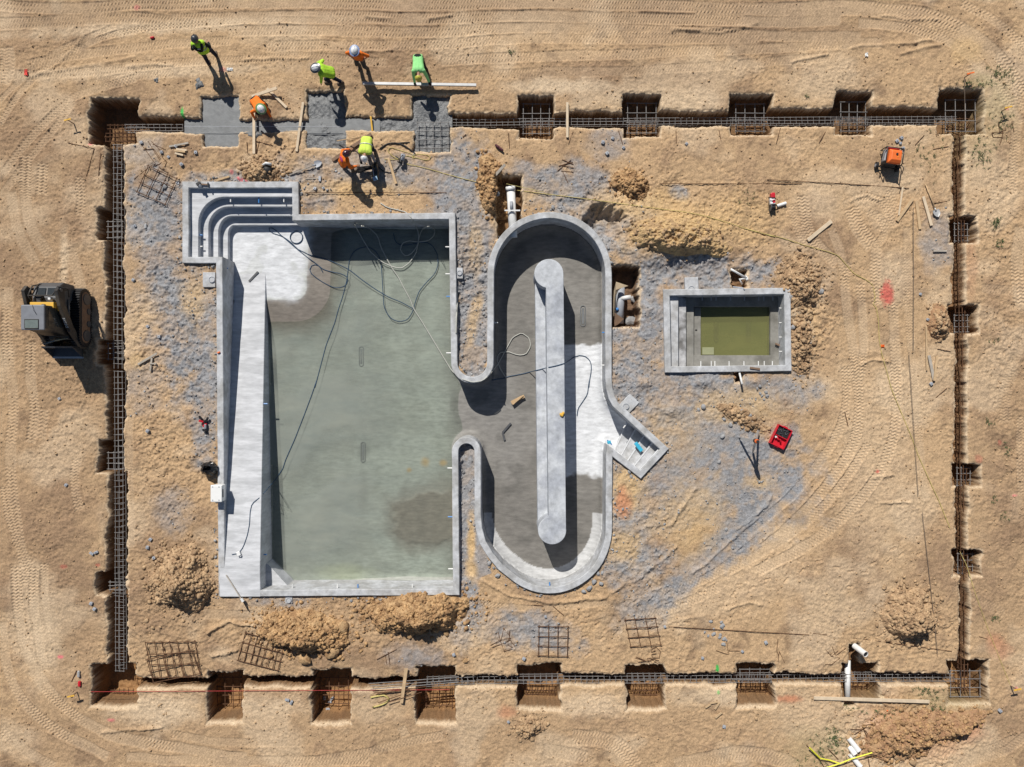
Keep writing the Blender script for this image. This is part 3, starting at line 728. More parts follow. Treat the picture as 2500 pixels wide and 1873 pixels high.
#PART2
# ------------------------------------------------------------------ the swimming pool
def sweep_wall(loop, thick, zfoot_in, zfoot_out, seed):
    """wall following a closed loop of inner points, thickness outwards"""
    L = densify(loop, 0.22)
    c = 0.018
    prof = [(0, zfoot_in), (0, WT - c), (c, WT), (thick - c, WT), (thick, WT - c), (thick, zfoot_out)]
    rings = []
    for off, z in prof:
        lp = offset(L, off) if off else L
        rings.append([(x + 0.012 * (float(vn(np.array(x * 2.1 + seed), np.array(y * 2.1)))- .5), y + 0.012 * (float(vn(np.array(x * 2.1), np.array(y * 2.1 + seed))) - .5), z + (0.012 * (float(vn(np.array(x * 1.3), np.array(y * 1.3))) - .5) if z > 0 else 0)) for x, y in lp])
    n = len(L); mb = MB()
    for r_ in rings: mb.v += r_
    for k in range(len(prof) - 1):
        for i in range(n):
            j = (i + 1) % n
            mb.f.append([k * n + i, k * n + j, (k + 1) * n + j, (k + 1) * n + i])
    return mb


WATER_Z = -1.30
pool = thing('swimming_pool', 'large unfinished grey concrete swimming pool with a curved lazy channel on its right', 'swimming pool', (-4.0, 0.0, 0.0))
sweep_wall(POOL, 0.235, -1.75, -0.85, 3.0).build('pool_wall', M['concrete'], pool)

# floor as one sheet with its own levels
px_ = [p[0] for p in POOL]; py_ = [p[1] for p in POOL]
fxs = np.arange(min(px_) - .1, max(px_) + .1, 0.045); fys = np.arange(min(py_) - .1, max(py_) + .1, 0.045)
FX, FY = np.meshgrid(fxs, fys)
inside = pip(offset(POOL, 0.07), FX, FY)
dw = pdist(POOL, FX, FY)
kf = H / (H + 1.3)
FU = FX * S * kf + CX; FV = CY - FY * S * kf      # photo pixels of the floor at -1.2 m
m1 = fbm(FX, FY, .35, 4, 5.); m2 = fbm(FX, FY, 1.3, 4, 15.); m3 = fbm(FX, FY, 5, 3, 25.)
FZ = -1.54 + 0.0 * FX
FZ = FZ + .17 * sstep(800, 1010, FU)
FZ = FZ + 0.05 * sstep(1150, 1400, FV) * (1 - sstep(950, 1100, FU))
FZ = FZ + .11 * sstep(1060, 1190, FU + 90 * (m1 - .5)) * sstep(880, 1030, FV + 200 * (FU > 1203) + 0 * FV)
FZ = np.where((FU > 1120), np.maximum(FZ, -1.37 + .11 * sstep(1060, 1190, FU + 90 * (m1 - .5))), FZ)
# damp brown area just above the water near the lower right corner, and by the shelf
def fblob(cx, cy, rx, ry, soft=.3, wob=.7):
    q = np.hypot((FU - cx) / rx, (FV - cy) / ry) + wob * (m2 - .5) + .15 * (m3 - .5)
    return 1 - sstep(1 - soft, 1 + soft, q)
dry_se = fblob(1050, 1262, 105, 85, .4)
FZ = np.maximum(FZ, -1.54 + (1.54 - 1.325) * np.minimum(1, dry_se * 1.1) + .012 * (m3 - .5))
# pale shelf below the corner steps, sloping down to the deep floor
def rbox(cx, cy, hx, hy, r):
    qx = np.abs(FU - cx) - hx + r; qy = np.abs(FV - cy) - hy + r
    return np.hypot(np.maximum(qx, 0), np.maximum(qy, 0)) + np.minimum(np.maximum(qx, qy), 0) - r
sd = rbox(610, 620, 144, 118, 34) + (FV - 650) * 0.04
shelf = 1 - sstep(-2, 62, sd)
FZ = np.maximum(FZ, -1.54 + 0.42 * (1 - np.clip(sd / 125, 0, 1)) ** 1.0)
FZ = np.where(sd < 0, -1.12, FZ)
# coved foot of the wall
r_c = 0.24 + 0.16 * (FU > 1205)
cove = np.where(dw < r_c, r_c - np.sqrt(np.maximum(r_c ** 2 - (r_c - dw) ** 2, 0)), 0)
FZ = FZ + np.where(inside & (sd > 0), cove, 0) + (m2 - .5) * 0.02
# kinds of surface: wet grey, brown damp, dry white
WETG = np.array([.185, .175, .16]); DAMP = np.array([.235, .205, .175]); DRY = np.array([.62, .635, .66]); SUB = np.array([.345, .355, .32]); LIGHT = np.array([.42, .43, .44])
FC = np.broadcast_to(WETG, FX.shape + (3,)).copy()
FC = mixc(FC, np.array([.245, .235, .22]), sstep(.4, .65, m1) * .7)
FC = mixc(FC, np.array([.12, .115, .105]), sstep(.58, .74, m2) * (FU > 1100) * .5)
FC = mixc(FC, SUB, (1 - sstep(1060, 1130, FU + 60 * (m2 - .5))) * 1.0)
FC = mixc(FC, np.array([.42, .435, .40]), (1 - sstep(1060, 1130, FU)) * sstep(.42, .62, m2) * .6)
stk = fbm(FX * .35, FY * 2.6, 1.2, 4, 61.); FC *= (.86 + .28 * stk)[..., None]
FC = mixc(FC, DAMP, np.maximum(dry_se, (sd > 0) * sstep(110, 50, sd + 40 * (m2 - .5)) * (FU < 900)) * .95)
FC = mixc(FC, DRY, (1 - sstep(-16, 14, sd + 26 * (m2 - .5) + 14 * (m3 - .5))) * (1 - .35 * sstep(.56, .66, m2)))
ent = sstep(840, 846, FV + 14 * (m3 - .5)) * (1 - sstep(1158, 1166, FV + 40 * (m2 - .5) + 10 * (m3 - .5) - .0 * FU)) * sstep(1330, 1336, FU)
FC = mixc(FC, DRY * 1.04, ent)
FC = mixc(FC, np.array([.50, .505, .51]), ((dw < .36) & (FU > 1180) & (FV > 1250)) * .85)
FC = mixc(FC, LIGHT, fblob(1255, 1425, 70, 20) * (FV > 1380) * .5)
FC = mixc(FC, np.array([.45, .46, .30]), fblob(835, 1400, 60, 18, .6) * .6)
FC = mixc(FC, np.array([.50, .30, .08]), np.maximum(fblob(1038, 1127, 14, 14, .5, 1.6), np.maximum(fblob(1080, 1130, 10, 8, .5, 1.6), fblob(998, 1148, 8, 8, .5, 1.6))) * .7)
FC = mixc(FC, np.array([.16, .165, .15]), np.maximum(fblob(884, 1108, 14, 34, .6), fblob(884, 1200, 12, 46, .8)) * .5)
FC = mixc(FC, np.array([.17, .17, .15]), (1 - sstep(0, 90, FU - 655)) * sstep(.45, .7, m2) * .4 * (FV > 900))
FC *= (0.94 + .12 * m3)[..., None]
floor = grid_mesh('pool_floor', fxs, fys, FZ, M['floor'], FC, inside, origin=tuple(pool.location))
floor.parent = pool; floor.location = (0, 0, 0)

# shallow greenish water lying on the deep floor
wmask = inside & (FU < 1215) & (FZ < WATER_Z + .04) & (sd > -4)
murk = (1 - np.exp(-np.clip(WATER_Z - FZ, 0, 1) * 2.6)) * (.72 + .56 * sstep(.3, .7, fbm(FX * .7, FY, .8, 4, 81.)))
wat = grid_mesh('pool_water', fxs, fys, FX * 0 + WATER_Z, water_mat('pool_water', (.335, .37, .338), (.87, .91, .89)), None, wmask, {'Murk': murk}, origin=(-7, -1, WATER_Z))
tag(wat, kind='structure')


def fz(x, y):
    i = int(np.clip(np.searchsorted(fxs, x), 0, len(fxs) - 1)); j = int(np.clip(np.searchsorted(fys, y), 0, len(fys) - 1))
    return float(FZ[j, i])


# corner steps in the top left nook
def nook_step(edge, z, name='corner_step'):
    pts = [P(x, y, z)[:2] for x, y in edge]
    x0 = POOL[0][0] - .05; y0 = POOL[0][1] + .05
    xr = max(p[0] for p in pts); yb = min(p[1] for p in pts)
    poly = [(x0, yb), (x0, y0), (xr, y0)] + pts
    return MB().prism(poly, -1.5, z).build(name, M['concrete_dry'], pool, bevel=0.015)


def cr(x, y): return (440 + x / 3.81, 430 + y / 3.81)


def nook_edge(xr, yt, xl, yb, ax, ay):
    """from the right end along the top run, round the bend, down the left run"""
    pts = [cr(xr, yt), cr((xr + ax) / 2, yt), cr(ax, yt)]
    for i in range(1, 12):
        a = pi / 2 * i / 12
        pts.append(cr(ax - (ax - xl) * sin(a), yt + (ay - yt) * (1 - cos(a))))
    return pts + [cr(xl, ay), cr(xl, yb)]


nook_step(nook_edge(1052, 192, 168, 765, 420, 440), -0.04)
nook_step(nook_edge(1056, 284, 262, 770, 450, 475), -0.31)
nook_step(nook_edge(1060, 370, 354, 780, 475, 520), -0.58)
nook_step(nook_edge(1100, 456, 444, 800, 500, 540), -0.85)

# ramp along the left wall
xw = P(540, 700, WT)[0] - .04
rp = []
yN = P(600, 656, -1.0)[1]; yT = P(600, 1392, WT)[1]; yS = P(600, 1456.5, WT)[1]
mb = MB()
stations = [(yN + .02, -1.15), (yN - .3, -1.1)] + [(yN - .3 + (yT - yN + .3) * t / 12, -1.1 + (WT + .006 + 1.1) * t / 12) for t in range(1, 13)] + [(yS, WT + .006)]
for y, z in stations:
    t = (yN - y) / (yN - yS)
    xe = P(646, 0, -1.0)[0] * (1 - t) + P(636, 0, WT)[0] * t
    mb.v += [(xw, y, -1.6), (xw, y, z), (xe - .015, y, z), (xe, y, z - .015), (xe, y, -1.6)]
for i in range(len(stations) - 1):
    for k in range(5):
        mb.f.append([i * 5 + k, i * 5 + (k + 1) % 5, (i + 1) * 5 + (k + 1) % 5, (i + 1) * 5 + k])
mb.f += [[0, 1, 2, 3, 4], [(len(stations) - 1) * 5 + k for k in (4, 3, 2, 1, 0)]]
mb.build('ramp', M['concrete_dry'], pool)
# sloping bench in the lower left corner
q = [P(630, 1372, -.55), P(655, 1378, -.55), P(702, 1430, -.55), P(706, 1450, -.55), P(630, 1450, -.55)]
qb = [P(630, 1360, -1.5), P(668, 1362, -1.5), P(722, 1415, -1.5), P(724, 1450, -1.5), P(630, 1450, -1.5)]
MB().add(q + qb, [[0, 1, 2, 3, 4]] + [[i, 5 + i, 5 + (i + 1) % 5, (i + 1) % 5] for i in range(5)]).build('corner_bench', M['concrete_dry'], pool)

# entry steps at the lower right
def entry_step(i, z):
    a0 = Vector((1511, 1004)); a1 = Vector((1611, 1097)); b0 = Vector((1484, 1086)); b1 = Vector((1563, 1148))
    ts = [0.02, 0.22, 0.42, 0.62, 0.82, 0.985]
    fr = ts[i]
    A = a0 + (a1 - a0) * fr; B = b0 + (b1 - b0) * fr
    e = (a1 - b1).normalized() * 4
    d = ((a1 - a0).normalized()) * 5
    poly = [P(*(A + e), z), P(*(a1 + e + d), z), P(*(b1 - e + d), z), P(*(B - e), z)]
    st_ = MB().prism([p[:2] for p in poly], -1.5, z).build('entry_step', M['concrete'], pool, bevel=.012)
    MB().bar((poly[0][0], poly[0][1], z + .004), (poly[3][0], poly[3][1], z + .004), .05, .03).build('lit_edge_bar', M['lit_edge'], st_)  # pale bar added to draw the sunlit edge of each step
for i, z in enumerate([-.98, -1.0, -.75, -.50, -.25, .0]):
    if i > 0: entry_step(i, z)

# free-standing island wall in the channel, with a lower ledge on its left
TZ = 0.40; BZ = -0.50
top = ([(1333, 701)] + arc(1340, 668, 35.5, 100, 360, 26) + [(1376, 690), (1382, 1290)] + arc(1348, 1295, 34.5, 0, 255, 26) + [(1339.5, 1262)])
MB().prism([P(x, y, TZ)[:2] for x, y in top], -1.6, TZ).build('island_wall', M['concrete_island'], pool, bevel=.018)
led = [(1306, 668), (1342, 668), (1348, 1296), (1313, 1296)]
MB().prism([P(x, y, BZ)[:2] for x, y in led], -1.6, BZ).build('island_ledge', M['concrete_island'], pool, bevel=.015)


# floor drains
def drain(px, py, pw, ph, parent, z=None, m=None):
    x, y, _ = P(px, py, -1.3); zz = (fz(x, y) if z is None else z) + .004
    w = pw / S / 2; h = ph / S / 2
    out = [(x + w * cos(t), y + (h - w) * (1 if sin(t) >= 0 else -1) + w * sin(t)) for t in [2 * pi * i / 24 for i in range(24)]]
    mb = MB().tube([(a, b, zz + .008) for a, b in out], .018, 6, closed=True)
    mb.box((x, y, zz + .003), (w * .9, (h - w) * 2, .012))
    mb.build('floor_drain', m or M['wet'], parent)
drain(880, 870, 11, 50, pool); drain(884.5, 1105, 11, 51, pool); drain(1423, 772, 12, 52, pool)


# short pipe stubs poking out of the walls
def stub(px, py, z, dx, dy, parent, m, r=.024, L=.16):
    x, y, _ = P(px, py, z)
    MB().tube([(x - dx * .08, y - dy * .08, z), (x + dx * L, y + dy * L, z)], r, 8).build('pipe_stub', M[m], parent)
for a in [(1098, 603, -.25, -1, 0, 'pvc'), (1098, 669, -.25, -1, 0, 'pvc'), (1100, 724, -.25, -1, 0, 'bluecap'), (1100, 862, -.25, -1, 0, 'pvc'), (1205, 788, -.25, 1, 0, 'pvc'), (1103, 1143, -.2, -1, 0, 'pvc'), (1104, 1262, -.2, -1, 0, 'bluecap'), (1105, 1389, -.2, -1, 0, 'pvc'),
          (714, 1437, -.1, 0, 1, 'pvc'), (824, 1437, -.1, 0, 1, 'pvc'), (874, 1437, -.1, 0, 1, 'bluecap'), (1007, 1437, -.1, 0, 1, 'pvc'), (1480, 812, -.2, -1, 0, 'bluecap'), (1480, 892, -.2, -1, 0, 'pvc'), (1342, 1432, -.1, 0, 1, 'bluecap'),
          (563, 483, -.15, 0, -1, 'pvc'), (632, 485, -.15, 0, -1, 'bluecap'), (693, 483, -.15, 0, -1, 'pvc'), (484, 574, -.15, 1, 0, 'bluecap'), (484, 602, -.15, 1, 0, 'pvc'), (546, 655, -.35, 1, 0, 'bluecap'), (546, 712, -.35, 1, 0, 'pvc'), (643, 986, -.6, 1, 0, 'bluecap'), (641, 1354, -.3, 1, 0, 'bluecap'),
          (1490, 1082, -.2, -.7, .7, 'bluecap'), (1528, 1037, -.3, -.6, -.8, 'pvc')]:
    stub(*a[:5], pool, a[5])


# square concrete skimmer boxes with a round lid, cast against the walls
def skimmer(px, py, w, h, rot, lab, lidoff=(0, 0), zt=.06, lidr=.125):
    g = P(px, py, zt)
    t = thing('skimmer_box', lab, 'skimmer box', (g[0], g[1], gz(g[0], g[1])), 'concrete skimmer boxes around the pools')
    MB().box((g[0], g[1], zt - .2), (w, h, .4), radians(rot)).build('concrete_collar', M['concrete'], t, bevel=.015)
    lx = g[0] + lidoff[0]; ly = g[1] + lidoff[1]
    MB().tube([(lx, ly, zt - .02), (lx, ly, zt + .03), (lx, ly, zt + .032)], [lidr, lidr, lidr - .02], 18).build('lid', M['concrete'], t)
    ring = [(lx + lidr * .82 * cos(a), ly + lidr * .82 * sin(a), zt + .036) for a in [2 * pi * i / 18 for i in range(18)]]
    MB().tube(ring, .014, 6, closed=True).build('lid_ring', M['pvcgrey'], t)
skimmer(1689, 694, .50, .52, 3, 'square pale skimmer box with round lid behind the small spa pool', (-.02, -.18))
skimmer(1536, 986, .48, .58, -44, 'tilted skimmer box with round lid beside the diagonal entry steps', (-.12, -.10))
skimmer(510, 683, .46, .55, 0, 'skimmer box with round lid left of the ramp top', (.12, -.0))
skimmer(705, 1464, .26, .30, 0, 'small skimmer spout with round lid under the bottom pool wall', (0, -.03), .04, .105)
skimmer(1122, 667, .24, .40, 0, 'skimmer with dark round lid on the rubble strip between pool and channel', (0, 0), .05, .10)

# ------------------------------------------------------------------ the small spa pool
spa = thing('spa_pool', 'small rectangular concrete spa pool holding green water', 'spa pool', (8.0, 2.0, 0))
sweep_wall(SPA, 0.235, -1.2, -0.8, 9.0).build('spa_wall', M['concrete'], spa)


def sbox(x0, y0, x1, y1, z, name, m, zb=-1.3):
    a = P(x0, y1, z); b = P(x1, y0, z)
    return MB().box(((a[0] + b[0]) / 2, (a[1] + b[1]) / 2, (z + zb) / 2), (b[0] - a[0], b[1] - a[1], z - zb)).build(name, m, spa, bevel=.012)


def q3(x, y): return (1600 + x / 3.172, 650 + y / 3.172)
M['spafloor'] = mat('spa_concrete', (.25, .242, .22), .7, .2, 4, .004, 30, col2=(.17, .163, .145), detail=8)
M['spafloor2'] = mat('spa_bottom', (.33, .34, .20), .7, .12, 2, .004, 30, col2=(.28, .29, .17), detail=8)
x0s, y0s = q3(100, 215); x1s, y1s = q3(990, 775)
sbox(q3(105, 0)[0], y0s, q3(178, 0)[0], y1s + 2, -.06, 'spa_step', M['concrete'])
sbox(q3(100, 0)[0], y0s, q3(238, 0)[0], y1s + 2, -.30, 'spa_step', mat('stained_step', (.42, .42, .43), .8, .3, 6, .004, 30, col2=(.16, .155, .15), detail=8))
sbox(q3(100, 0)[0], y0s, q3(298, 0)[0], y1s + 2, -.50, 'spa_step', M['spafloor'])
sbox(q3(300, 0)[0], q3(0, 318)[1], q3(352, 0)[0], q3(0, 694)[1], -.66, 'spa_step', M['spafloor'])
sbox(q3(230, 0)[0], y0s, x1s + 5, q3(0, 314)[1], -.545, 'spa_bench', M['spafloor'])
sbox(q3(230, 0)[0], q3(0, 690)[1], x1s + 5, y1s + 4, -.548, 'spa_bench', M['spafloor'])
sbox(q3(891, 0)[0], y0s, x1s + 6, y1s + 4, -.542, 'spa_bench', M['spafloor'])
sbox(x0s, y0s, x1s, y1s, -.92, 'spa_floor', M['spafloor2'])
a = P(*q3(290, 700), -.62); b = P(*q3(900, 305), -.62)
sxs = np.linspace(a[0], b[0], 30); sys_ = np.linspace(a[1], b[1], 20)
SX, SY = np.meshgrid(sxs, sys_)
sw = grid_mesh('spa_water', sxs, sys_, SX * 0 - .70, water_mat('spa_water', (.20, .205, .09), (.85, .87, .62)), None, None, {'Murk': SX * 0 + .62}, origin=(8.2, 2, -.70))
tag(sw, kind='structure')
for x, y in [(363, 236), (432, 236), (470, 236), (582, 236), (690, 236), (801, 236), (840, 236), (910, 236)]:
    stub(*q3(x, 225), -.22, 0, -1, spa, 'pvcgrey', .018, .20)
for x, y in [(352, 755), (433, 755), (461, 755), (571, 755), (686, 755), (798, 755), (843, 755), (906, 755)]:
    stub(*q3(x, 772), -.22, 0, 1, spa, 'pvc', .018, .18)
for x, y in [(975, 325), (975, 438), (975, 550), (975, 660)]:
    stub(*q3(995, y), -.2, -1, 0, spa, 'pvc', .018, .18)
for xx in (470, 720):
    mb = MB(); c = P(*q3(xx, 505), -.9)
    out = [(c[0] + .075 * cos(t), c[1] + .32 * (1 if sin(t) >= 0 else -1) + .075 * sin(t), -.905) for t in [2 * pi * i / 24 for i in range(24)]]
    mb.tube(out, .018, 6, closed=True).box((c[0], c[1], -.91), (.08, .6, .02)).build('floor_drain', M['spafloor'], spa)
c = P(*q3(406, 658), -.69); MB().box((c[0], c[1], -.78), (.44, .28, .3)).build('spa_block', M['spafloor2'], spa, bevel=.01)
c = P(*q3(316, 495), -.65); MB().ball((c[0], c[1], -.655), (.045, .03, .02)).build('drain_plug', M['black'], spa)

# ------------------------------------------------------------------ fresh concrete in the trench
foot = thing('concrete_footing', 'dark fresh concrete poured into three footing pits and the trench between them', 'concrete footing', (-7.0, 9.8, -.5))


def slab(px0, py0, px1, py1, z, amp, fr, m, seed, name, step=.03, ex=.10):
    a = P(px0, py1); b = P(px1, py0)
    xs = np.arange(a[0] - ex, b[0] + ex, step); ys = np.arange(a[1] - ex, b[1] + ex, step)
    A, B = np.meshgrid(xs, ys)
    n = fbm(A, B, fr, 4, seed) - .5
    zz = z + amp * n * 2 + amp * .5 * (fbm(A, B, fr * 4, 2, seed + 7) - .5)
    o = grid_mesh(name, xs, ys, zz, m, origin=tuple(foot.location)); o.parent = foot; o.location = (0, 0, 0)
    return o
slab(492, 234, 581, 354, -.17, .006, 2, M['wet'], 1, 'concrete_pad')
slab(747, 221, 840, 362, -.19, .07, 3.2, M['wetrough'], 2, 'concrete_pad')
slab(1007, 231, 1098, 369, -.21, .06, 3.0, M['wetrough'], 3, 'concrete_pad')
slab(452, 291, 497, 320, -.18, .006, 2, M['wet'], 4, 'concrete_strip')
slab(576, 291, 920, 319, -.165, .006, 2, M['wet'], 5, 'concrete_strip')
slab(915, 290, 1012, 317, -.20, .05, 4, M['wetrough'], 6, 'concrete_strip')
# splashes of spilled concrete beside the trench
def splat(px, py, rx, ry, lab, m='wetrough', h=.05):
    g = G(px, py); mb = MB(); n = 22; R = 5
    mb.v.append((g.x, g.y, g.z + h)); 
    for r in range(1, R + 1):
        for i in range(n):
            a = 2 * pi * i / n; k = (r / R) * (1 + .28 * sin(3 * a + px) + .18 * sin(7 * a + py))
            x = g.x + rx / S * k * cos(a); y = g.y + ry / S * k * sin(a)
            mb.v.append((x, y, gz(x, y) + (h * (1 - (r / R) ** 2) + .01 + rnd.uniform(-.012, .012)) * (1 if r < R else 0) - (.02 if r == R else 0)))
    for i in range(n): mb.f.append([0, 1 + i, 1 + (i + 1) % n])
    for r in range(R - 1):
        for i in range(n): mb.f.append([1 + r * n + i, 1 + (r + 1) * n + i, 1 + (r + 1) * n + (i + 1) % n, 1 + r * n + (i + 1) % n])
    tag(mb.build('concrete_spill', M[m], smooth=True), lab, 'concrete spill', 'spilled concrete')
splat(622, 326, 28, 10, 'dark concrete spill under the long upright board left of the kneeling worker')
splat(486, 205, 10, 14, 'small grey concrete splash above the smooth concrete pad')
splat(382, 196, 6, 7, 'tiny dark concrete splash above the top left pit', h=.03)
# ------------------------------------------------------------------ automatic place names for small scattered things
LM = [('the orange generator', 2163, 392), ('the red tool box', 1903, 1066), ('the white cooler', 537, 1200), ('the track loader', 140, 770), ('the spa pool', 1780, 805),
      ('the top of the curved channel wall', 1345, 520), ('the corner steps', 585, 540), ('the laser tripod', 1840, 1080), ('the top left pit', 276, 296), ('the top right pit', 2348, 274),
      ('the bottom left pit', 276, 1675), ('the bottom right pit', 2365, 1668), ('the black garbage bag', 517, 1140), ('the white open pipe end', 2105, 1590), ('the big orange spoil heap', 1020, 1490),
      ('the left soil heap', 445, 1420), ('the right soil heap', 2225, 1505), ('the diagonal entry steps', 1560, 1085), ('the three white cylinders', 2085, 1830), ('the lying round shovel', 2280, 500),
      ('the long bottom plank', 2130, 1709), ('the green stake mark', 1752, 1633), ('the bottom of the channel', 1345, 1440), ('the red cordless tools', 502, 1040), ('the right edge trench', 2345, 950),
      ('the left edge trench', 280, 980), ('the flat square mat', 1351, 1565), ('the tilted square mat', 1568, 1543), ('the paint patch', 2163, 718), ('the grey gravel heap', 1755, 1545), ('the bent orange worker', 835, 395), ('the kneeling worker', 645, 272), ('the top centre pit', 1567, 280), ('the pipe ditch', 1245, 490), ('the rust brown board', 855, 360)]
AUTO = []


def auto(o, desc, cat, px, py, group):
    AUTO.append((o, desc, px, py)); tag(o, None, cat, group); return o


def finish_labels():
    bucket = {}
    for o, desc, px, py in AUTO:
        best = min(LM, key=lambda l: hypot(l[1] - px, l[2] - py))
        dx, dy = px - best[1], py - best[2]
        rel = ('right of' if dx > 0 else 'left of') if abs(dx) > abs(dy) else ('below' if dy > 0 else 'above')
        bucket.setdefault((desc, best[0], rel), []).append((hypot(dx, dy), o))
    ordn = ['nearest', 'second nearest', 'third nearest', 'fourth nearest', 'fifth nearest', 'sixth nearest', 'seventh nearest', 'eighth nearest', 'ninth nearest', 'tenth nearest', 'eleventh nearest', 'twelfth nearest', 'thirteenth nearest', 'fourteenth nearest']
    for (desc, lm, rel), lst in bucket.items():
        lst.sort(key=lambda t: t[0])
        for i, (d, o) in enumerate(lst):
            o['label'] = f'{desc} {rel} {lm}' if len(lst) == 1 else f'{desc}, {ordn[min(i, 13)]} {rel} {lm}'


# ------------------------------------------------------------------ reinforcing steel
BR = 0.0125


def cage(name, a, b, m, lab, spacing=0.215, w=.30, h=.26, nb=3, wob=.012):
    """long cage of bars held by rectangular stirrups between two world points (tops)"""
    a = Vector(a); b = Vector(b); d = b - a; L = d.length; t = d.normalized(); s_ = Vector((-t.y, t.x, 0))
    root = thing('rebar_cage', lab, 'rebar cage', tuple(a - Vector((0, 0, h))), 'rebar cages in the trenches')
    for lev in (0, 1):
        for k in range(nb if lev == 0 else 2):
            off = (-w / 2 + .02) + (w - .04) * (k / (nb - 1) if lev == 0 else k)
            pts = []
            n = max(2, int(L / 1.2))
            for i in range(n + 1):
                pts.append(a + d * (i / n) + s_ * (off + rnd.uniform(-wob, wob)) + Vector((0, 0, -lev * (h - .03) + rnd.uniform(-wob, wob))))
            MB().tube(pts, BR, 5).build('long_bar', m, root)
    pr = None
    n = int(L / spacing)
    for i in range(n + 1):
        p = a + t * (i * spacing + .03)
        if pr is None:
            c = [(-w / 2, .012), (w / 2, .012), (w / 2, -h), (-w / 2, -h)]
            mb = MB().tube([Vector(root.location) + s_ * x + Vector((0, 0, z + h)) for x, z in c], BR * .9, 5, closed=True)
            pr = mb.build('stirrup', m, root); o = pr
        else:
            o = pr.copy(); COL.objects.link(o); o.parent = root
        o.location = p - a + Vector((0, 0, 0))
        o.rotation_euler = (0, 0, rnd.uniform(-.10, .10))
    return root


def mat_(name, px0, py0, px1, py1, z, nx, ny, m, lab, rot=0.0, skew=0.0, grp='rebar mats in the pits', ex=.05, two=False, wob=.01):
    cxp, cyp = (px0 + px1) / 2, (py0 + py1) / 2
    c = Vector(P(cxp, cyp, z)); w = (px1 - px0) / S; h_ = (py1 - py0) / S
    root = thing(name, lab, 'rebar mat', tuple(c), grp)
    R = Matrix.Rotation(radians(rot), 3, 'Z')
    def q(u, v, dz): return c + R @ Vector((u + skew * v, v, dz))
    for i in range(nx):
        u = -w / 2 + w * i / (nx - 1) + rnd.uniform(-wob, wob)
        MB().tube([q(u, -h_ / 2 - ex, 0), q(u + rnd.uniform(-wob, wob), h_ / 2 + ex, 0)], BR * 1.2, 5).build('cross_bar', m, root)
    for i in range(ny):
        v = -h_ / 2 + h_ * i / (ny - 1) + rnd.uniform(-wob, wob)
        MB().tube([q(-w / 2 - ex, v, .024), q(w / 2 + ex, v + rnd.uniform(-wob, wob), .024)], BR * 1.2, 5).build('long_bar', m, root)
    return root


ZC = -.27
cage('c', P(304, 312, ZC), P(447, 312, ZC), M['steel'], 'short rebar cage in the trench between the top left pit and the wet concrete', w=.26)
cage('c', P(1098, 299, ZC), P(2335, 292, ZC), M['steel'], 'long steel rebar cage lying in the top trench right of the wet concrete', w=.26)
cage('c', P(287, 352, ZC), P(288.5, 900, ZC), M['steel'], 'upper steel rebar cage in the left trench, passing the track loader', w=.34)
cage('c', P(289, 905, ZC), P(292.5, 1640, ZC), M['steel'], 'lower steel rebar cage in the left trench, down to the bottom left pit', w=.34)
cage('c', P(2344, 325, ZC), P(2351, 955, ZC), M['rust'], 'upper rusty rebar cage in the right trench under the top right pit', w=.27)
cage('c', P(2351, 960, ZC), P(2355, 1690, ZC), M['rust'], 'lower rusty rebar cage in the right trench, reaching the bottom right pit', w=.27)
cage('c', P(1040, 1667, .02), P(1160, 1661, -.12), M['steel'], 'short tilted rebar cage propped out of the bottom trench by a stake', w=.30)
cage('c', P(1163, 1661, ZC + .08), P(2330, 1654, ZC), M['steel'], 'long steel rebar cage in the bottom trench from centre to bottom right pit', w=.30)
ZM = -.74
PITN = ['first pit right of the wet concrete, top row', 'second pit right of the wet concrete, top row', 'third pit right of the wet concrete, top row', 'fourth pit right of the wet concrete, top row', 'top right corner pit']
for (x0, y0, x1, y1), nm_ in zip([(1277, 254, 1342, 328), (1531, 252, 1602, 326), (1796, 254, 1866, 322), (2052, 250, 2114, 322), (2308, 244, 2382, 322)], PITN):
    k = (H + .74) / H
    mat_('rebar_mat', CX + (x0 - CX) * 1, y0, x1, y1, -.45, 4, 4, M['steel'], 'upper steel mat in the ' + nm_)
    mat_('rebar_mat', x0 + 6, 290, x1 + 4, y1, -.80, 6, 4, M['rust'], 'lower rusty mat in the ' + nm_)
mat_('rebar_mat', 1020, 300, 1094, 362, -.07, 5, 4, M['steel'], 'steel mat half sunk in the rightmost rough concrete pad')
mat_('rebar_mat', 258, 306, 330, 346, -.76, 8, 5, M['rust'], 'rusty dense mat in the top left corner pit')
for (x0, y0, x1, y1), nm_ in zip([(264, 541, 299, 581), (264, 838, 301, 877), (265, 1105, 304, 1145), (269, 1420, 306, 1448)], ['uppermost side pit', 'second side pit beside the track loader', 'third side pit', 'lowest side pit']):
    mat_('rebar_mat', x0, y0, x1, y1, -.42, 4, 4, M['steel'], 'small steel mat in the ' + nm_ + ' of the left trench')
for (x0, y0, x1, y1), nm_ in zip([(2330, 546, 2362, 590), (2330, 770, 2362, 812), (2336, 1142, 2368, 1186), (2338, 1352, 2375, 1400)], ['uppermost side pit', 'second side pit', 'third side pit', 'lowest side pit']):
    mat_('rebar_mat', x0, y0, x1, y1, -.42, 4, 4, M['steel'], 'small grey mat in the ' + nm_ + ' of the right trench')
